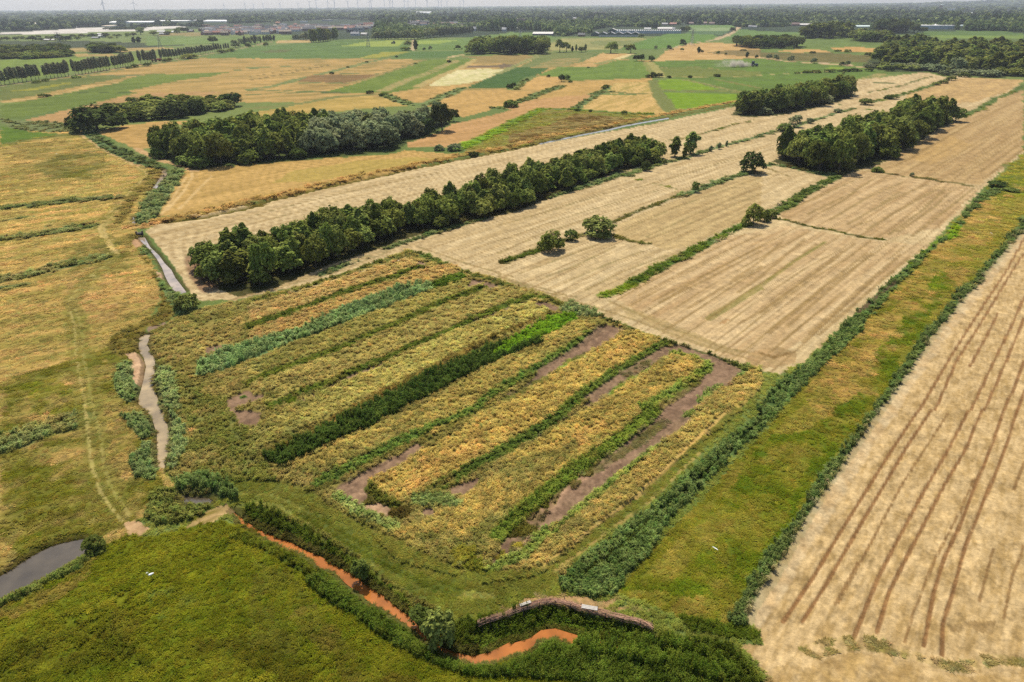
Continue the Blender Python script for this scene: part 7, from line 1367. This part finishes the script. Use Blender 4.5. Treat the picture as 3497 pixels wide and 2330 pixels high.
# brushwood revetment with pale boards on the bend of the orange brook
WOOD = simple_mat('weathered_brushwood', (.44, .26, .17), .9, .45, 9); BOARD = simple_mat('pale_board', (.38, .35, .31), .8, .15, 4); STAKE = simple_mat('dark_stake', (.07, .055, .045), .9, .2, 5)
def revetment():
    pts = P('F 235,325 330,282 450,255 560,222 660,178 760,142 860,110 960,95 1060,98 1150,118 1220,152 1280,178 1440,205 1560,232 1680,268 1790,290 1880,305 1950,335 2000,372')
    cum = np.concatenate([[0], np.cumsum(np.hypot(*np.diff(pts, axis=0).T))]); L = cum[-1]
    def at(s): return np.array([np.interp(s, cum, pts[:, 0]), np.interp(s, cum, pts[:, 1])])
    c = at(L / 2); e = bpy.data.objects.new('brushwood_fence', None); C.objects.link(e); e.location = (c[0], c[1], 0); tag(e, 'curved brushwood bundle fence holding the bank of the orange brook', 'fence')
    r = random.Random(8); b = MB()
    n = int(L * 26)
    for i in range(n):
        s = r.random() * L; l = r.uniform(.8, 2.2); z = .08 + .66 * math.sqrt(r.random()) * (1 if r.random() < .9 else 1.15); o = r.uniform(-.34, .34) * (1.1 - .5 * z)
        p0, p1 = at(max(0, s - l / 2)), at(min(L, s + l / 2)); t = p1 - p0; nn = np.array([t[1], -t[0]]) / (np.hypot(*t) + 1e-6)
        o2 = o + r.uniform(-.14, .14); q0 = p0 + nn * o - c; q1 = p1 + nn * o2 - c; w = r.uniform(.012, .032)
        b.tube([(q0[0], q0[1], z), ((q0[0] + q1[0]) / 2, (q0[1] + q1[1]) / 2, z + r.uniform(-.05, .08)), (q1[0], q1[1], z + r.uniform(-.12, .12))], [w, w, w * .5], 4)
    b.build('brushwood', WOOD, e)
    for i in range(21):
        p = at(L * (i + .5) / 21) - c; b = MB(); o = .36 * (1 if i % 2 else -1); q = at(min(L, L * (i + .5) / 21 + .3)) - at(L * (i + .5) / 21); q = q / (np.hypot(*q) + 1e-6)
        x, y = p[0] + q[1] * o, p[1] - q[0] * o; b.tube([(x, y, -.4), (x + .02, y, .5), (x + .03, y, .9)], [.05, .05, .04], 6); b.build('stake', STAKE, e)
    for s0, s1, k in ((.055 * L + cum[4] - .05 * L, cum[5] + .2, 2), (cum[11], cum[12], 3)):
        for j in range(k):
            p0, p1 = at(s0) - c, at(s1) - c; t = (p1 - p0) / np.hypot(*(p1 - p0)); nn = np.array([t[1], -t[0]]); o = -.22 + .2 * j; b = MB(); a0, a1 = p0 + nn * o, p1 + nn * o; h = .075
            z = .84 + .02 * j
            v = [(a0[0] - nn[0] * h, a0[1] - nn[1] * h), (a1[0] - nn[0] * h, a1[1] - nn[1] * h), (a1[0] + nn[0] * h, a1[1] + nn[1] * h), (a0[0] + nn[0] * h, a0[1] + nn[1] * h)]
            b.quad(*[(q[0], q[1], z + .05) for q in v]); b.quad(*[(q[0], q[1], z) for q in v][::-1])
            for i in range(4): u, w_ = v[i], v[(i + 1) % 4]; b.quad((u[0], u[1], z), (w_[0], w_[1], z), (w_[0], w_[1], z + .05), (u[0], u[1], z + .05))
            o_ = b.build('board', BOARD, e); o_['label'] = 'pale grey board laid along the fence top'
revetment()

# plank culvert head where the brook passes under the field crossing
def culvert():
    a, b_ = G('B1', 1214, 1318), G('B1', 1280, 1312); mid = (a + b_) / 2; L = float(np.hypot(*(b_ - a))); e = bpy.data.objects.new('culvert', None); C.objects.link(e)
    e.location = (mid[0], mid[1], -.6); e.rotation_euler = (0, 0, math.atan2(b_[1] - a[1], b_[0] - a[0])); tag(e, 'dark timber culvert head at the upper end of the open brook', 'culvert')
    dk = simple_mat('dark_timber', (.045, .035, .035), .85, .3, 4); b = MB(); b.box(-L / 2, -L / 2 + .35, -.2, .5, -.4, 1.7); b.build('post', dk, e); b = MB(); b.box(L / 2 - .35, L / 2, -.2, .5, -.4, 1.7); b.build('post', dk, e)
    b = MB(); b.box(-L / 2 + .36, L / 2 - .36, .12, .45, -.4, 1.35); b.build('back_wall', dk, e)
    b = MB(); b.box(-L / 2 + .36, L / 2 - .36, -.18, .1, 1.0, 1.28); b.build('crossbeam', simple_mat('grey_beam', (.2, .18, .16), .8, .2, 3), e)
    b = MB(); b.box(-L / 2 + .36, L / 2 - .36, -.18, .1, .2, .42); b.build('sluice_board', simple_mat('wet_board', (.13, .11, .11), .6, .2, 3), e)
culvert()
def post():
    g = G('B1', 1464, 800); b = MB(); b.tube([(0, 0, -1), (0, 0, .6), (.02, 0, 1.4)], [.16, .15, .13], 8); b.box(-.28, .28, -.05, .05, 1.0, 1.18)
    o = b.build('water_post', STAKE); o.location = (g[0], g[1], -.3); tag(o, 'dark wooden post standing in the upper brook', 'post')
post()

# birds
FEA = simple_mat('white_plumage', (.82, .82, .80), .7, .05, 6); BEAK = simple_mat('yellow_beak', (.55, .36, .06), .5, .1, 5); LEGM = simple_mat('dark_leg', (.04, .04, .04), .7, .1, 5)
def skin(name, joints, mat, parent=None, sub=2):
    me = bpy.data.meshes.new(name); me.from_pydata([j[0] for j in joints], [(j[2], i) for i, j in enumerate(joints) if j[2] is not None], []); me.materials.append(mat)
    o = link(name, me, parent); md = o.modifiers.new('skin', 'SKIN'); 
    for i, j in enumerate(joints): me.skin_vertices[0].data[i].radius = (j[1], j[1]); me.skin_vertices[0].data[i].use_root = (i == 0)
    o.modifiers.new('sub', 'SUBSURF').render_levels = sub
    return o
def heron():
    g = G('D1', 876, 980); e = bpy.data.objects.new('white_heron', None); C.objects.link(e); e.location = (g[0], g[1], .12); e.rotation_euler = (0, 0, math.radians(250)); e.scale = (1.35,) * 3; tag(e, 'white heron standing in the green meadow at lower left', 'bird')
    skin('body', [((0, 0, .55), .10, None), ((-.17, 0, .50), .085, 0), ((-.34, 0, .43), .035, 1), ((.13, 0, .61), .075, 0), ((.20, 0, .70), .036, 3), ((.17, 0, .80), .028, 4), ((.14, 0, .90), .026, 5), ((.19, 0, .99), .027, 6), ((.27, 0, 1.0), .036, 7), ((.34, 0, .985), .022, 8)], FEA, e)
    b = MB(); b.tube([(.35, 0, .985), (.48, 0, .965)], [.016, .003], 6); b.build('beak', BEAK, e)
    for s in (-1, 1): b = MB(); b.tube([(.0, s * .05, .47), (-.03, s * .05, .25), (.01, s * .05, -.1)], [.014, .011, .011], 6); b.build('leg', LEGM, e)
heron()
def gull(t, x, y, z, ang, label):
    g = G(t, x, y, z); e = bpy.data.objects.new('white_gull', None); C.objects.link(e); e.location = (g[0], g[1], z); e.rotation_euler = (math.radians(8), math.radians(14), ang); e.scale = (.5,) * 3; tag(e, label, 'bird')
    skin('body', [((0, 0, 0), .055, None), ((0, .14, .01), .042, 0), ((0, .22, .02), .032, 1), ((0, -.15, 0), .035, 0), ((0, -.27, 0), .02, 3)], FEA, e)
    for s in (-1, 1):
        b = MB(); ps = [(s * .04, .07, -.06, .02), (s * .28, .11, -.06, .07), (s * .52, .04, -.08, .05), (s * .72, -.09, -.12, .01)]
        for i in range(3):
            a, c = ps[i], ps[i + 1]
            b.quad((a[0], a[1], a[3] + .012), (c[0], c[1], c[3] + .01), (c[0], c[2], c[3]), (a[0], a[2], a[3])); b.quad((a[0], a[2], a[3] - .008), (c[0], c[2], c[3] - .006), (c[0], c[1], c[3] - .002), (a[0], a[1], a[3] - .004))
        b.build('wing', FEA, e)
    b = MB(); b.tube([(0, .25, .02), (0, .31, .01)], [.012, .003], 5); b.build('beak', BEAK, e)
gull('D3', 1252, 797, 6.0, math.radians(-35), 'white gull gliding over the green strip at lower right')
gull('B1', 505, 588, 5.0, math.radians(40), 'white gull gliding over the upper left meadow')
gull('B4', 2060, 1297, 5.0, math.radians(-35), 'white gull gliding over the golden strip at the right')
# ------------------------------------------------------------------ far woodland up to the horizon: one mass
def low_crown(name, seed, shape):
    r = np.random.RandomState(seed); n = 70
    d = norm(r.randn(n, 3)); d[:, 2] = np.abs(d[:, 2]) * 1.0
    c = d * np.array([.5, .5, .5]) * (.8 + .3 * r.rand(n))[:, None] + np.array([0, 0, .45])
    c[:, 2] = np.where(r.rand(n) < .35, c[:, 2] * .5, c[:, 2])
    nn = norm(d + r.randn(n, 3) * .5 + np.array([0, 0, .3])); u = norm(np.cross(nn, r.randn(n, 3))); v = np.cross(nn, u); s = (.10 + .10 * r.rand(n))[:, None]
    V = np.stack([c - u * s - v * s, c + u * s - v * s, c + u * s + v * s, c - u * s + v * s], 1).reshape(-1, 3)
    me = mesh_np(name, V, np.arange(n * 4, dtype=np.int32).reshape(n, 4), [M_TUFT])
    a = me.attributes.new('lv', 'FLOAT', 'FACE'); a.data.foreach_set('value', (.7 + .6 * r.rand(n)).astype(np.float32))
    return me

def pin(poly, x, y):
    c = np.zeros(len(x), bool); n = len(poly)
    for i in range(n):
        (ax_, ay_), (bx_, by_) = poly[i], poly[(i + 1) % n]
        if ay_ == by_: continue
        k = (ay_ > y) != (by_ > y); c ^= k & (x < (bx_ - ax_) * (y - ay_) / (by_ - ay_) + ax_)
    return c
FRONT = 'E1 -1500,560 0,500 300,500 690,495 700,478 1000,470 1400,440 1850,430 2354,440 E2 480,420 740,430 900,440 1000,405 1300,390 1760,370 2354,345 E3 0,335 270,330 700,310 1000,320 1300,340 1350,440 1300,600 1900,610 2354,560 E4 0,560 540,500 800,505 1500,490 1850,540 2000,590 2300,520 E5 60,560 100,480 400,440 640,430 1130,455 1200,410 1640,400 2354,405 E6 0,400 80,440 160,440 440,440 830,435 940,420 1420,420 1750,432 1870,440 1950,450 2354,505 E7 0,470 460,420 760,500 1230,480 1450,500 2050,500 2354,520 6000,560'
CLEAR = ['E1 0,480 370,420 380,450 0,500', 'E2 0,330 740,325 900,345 1330,325 1340,350 920,360 740,425 480,415 0,420', 'E2 740,440 900,440 890,485 740,470', 'E3 280,268 690,262 690,305 275,318', 'E3 1170,228 1290,228 1290,272 1170,272', 'E3 700,270 950,262 1390,290 950,310',
         'E5 640,425 880,380 1130,380 1130,430 900,400', 'E5 1460,370 1620,370 1620,400 1460,400', 'E7 490,300 660,300 660,340 490,335', 'E7 270,262 420,262 420,310 270,330', 'E7 0,145 560,138 1440,138 1700,158 2354,172 2354,215 1700,175 1000,180 330,188 0,165', 'E7 1180,295 1430,268 1440,310 1180,320', 'E7 1600,262 1890,240 1880,262 1620,275', 'E7 1230,225 1540,225 1540,262 1360,268', 'E7 700,330 900,345 900,380 720,370', 'E7 1080,330 1240,350 1240,400 1080,385',
         'E5 500,300 900,290 1000,315 600,325', 'E5 1400,330 1900,345 2100,365 1500,365', 'E6 200,330 700,320 900,350 300,360', 'E6 1200,250 1700,235 1900,255 1300,275', 'E6 1000,330 1500,330 1500,350 1050,352', 'E6 2000,330 2354,300 E7 0,320 200,340 E6 2100,365', 'E7 0,220 260,215 260,240 0,245', 'E7 1500,330 2000,300 2354,330 1700,350', 'E4 1300,170 1900,165 2100,190 1500,195', 'E4 700,200 1100,190 1200,205 800,215', 'E5 0,180 500,170 700,190 100,200', 'E5 1000,240 1400,225 1500,250 1100,262', 'E1 700,250 1200,240 1500,262 900,270', 'E2 300,240 900,225 1100,250 500,262', 'E1 0,300 400,285 500,305 100,320']
def far_wood():
    r = np.random.RandomState(9)
    front = PX(FRONT); poly = front + [(9000, -400), (-3000, -400)]
    n = 150000
    sx = -500 + 4500 * r.rand(n); sy = 4 + 160 * r.rand(n)
    k = pin(poly, sx, sy)
    for c in CLEAR: k &= ~pin(PX(c), sx, sy)
    for (t, x0, x1, yb, hz) in [q[:5] for q in BL] + [('E5', 90, 1535, 560, 70)]:     # nothing grows in front of a building's face
        (a0, b0), (a1, b1) = px(t, x0, yb - 6), px(t, x1, yb + 62); k &= ~((sx > a0 - 1) & (sx < a1 + 1) & (sy > b0) & (sy < b1))
    t1 = pin(TOWN1, sx, sy); t2 = pin(TOWN2, sx, sy)
    k &= ~(t1 & (r.rand(n) > .22)); k &= ~(t2 & (r.rand(n) > .5))
    sx, sy = sx[k], sy[k]
    d = np.stack([(sx - CX) / FPX, (CY - sy) / FPX, -np.ones(len(sx))], 1) @ RN.T
    ok = d[:, 2] < -.0042; d = d[ok]; tt = -CAM_H / d[:, 2]; x = d[:, 0] * tt; y = d[:, 1] * tt; R = np.hypot(x, y)
    # an extra, even cover for the land so far off that it shows as a thin line
    m = 26000; az = math.radians(-46) + math.radians(92) * r.rand(m); ro = np.sqrt(4500 ** 2 + (14800 ** 2 - 4500 ** 2) * r.rand(m))
    x = np.concatenate([x, ro * np.sin(az)]); y = np.concatenate([y, ro * np.cos(az)]); R = np.hypot(x, y)
    tn = t1[k][ok]; tn = np.concatenate([tn, np.zeros(m, bool)])
    w = np.clip(R * .0042, 8, 70) * (.8 + .6 * r.rand(len(x))); w = np.where(tn, 7, w)
    stand = fbm(x / 180, y / 180, 5, 3)
    h = (7 + 13 * np.clip(stand * 2.6 - .9, 0, 1)) * (.6 + .7 * r.rand(len(x))); h = np.where(tn, 6 + 3 * r.rand(len(x)), h)
    zz = 62 * np.exp(-(((x - 6400) / 1500) ** 2 + ((y - 8300) / 1100) ** 2))
    tone = fbm(x / 340, y / 340, 15, 3); a = np.array((.055, .078, .028)); b = np.array((.022, .038, .020)); c3 = np.array((.125, .150, .050))
    mm = np.clip((tone - .5) * 6 + .5, 0, 1)[:, None]; col = a * mm + b * (1 - mm)
    lt = (r.rand(len(x)) < .26)[:, None]; col = np.where(lt, c3, col) * (.75 + .5 * r.rand(len(x)))[:, None] * 1.5
    col = col * (1 + .35 * np.clip((3000 - R) / 1200, 0, 1))[:, None]
    protos = [low_crown('far_crown_%d' % q, 300 + q, 0) for q in range(5)]
    scatter('far_woodland', np.stack([x, y, zz - .5], 1), r.rand(len(x)) * 6.28, np.stack([w, w, h * 1.05], 1), col, protos, r.randint(0, 5, len(x)))
    print('far', len(x))
far_wood()
# ------------------------------------------------------------------ air
def haze():
    b = MB(); b.box(-15800, 15800, -60, 15900, -4, 260)
    m = bpy.data.materials.new('haze'); m.use_nodes = True; n = m.node_tree.nodes; n.clear()
    out = n.new('ShaderNodeOutputMaterial'); v = n.new('ShaderNodeVolumePrincipled')
    v.inputs['Color'].default_value = (.80, .87, .98, 1); v.inputs['Density'].default_value = 6.0e-5; v.inputs['Anisotropy'].default_value = .3
    m.node_tree.links.new(v.outputs[0], out.inputs['Volume'])
    o = b.build('haze', m); tag(o, kind='stuff')
haze()
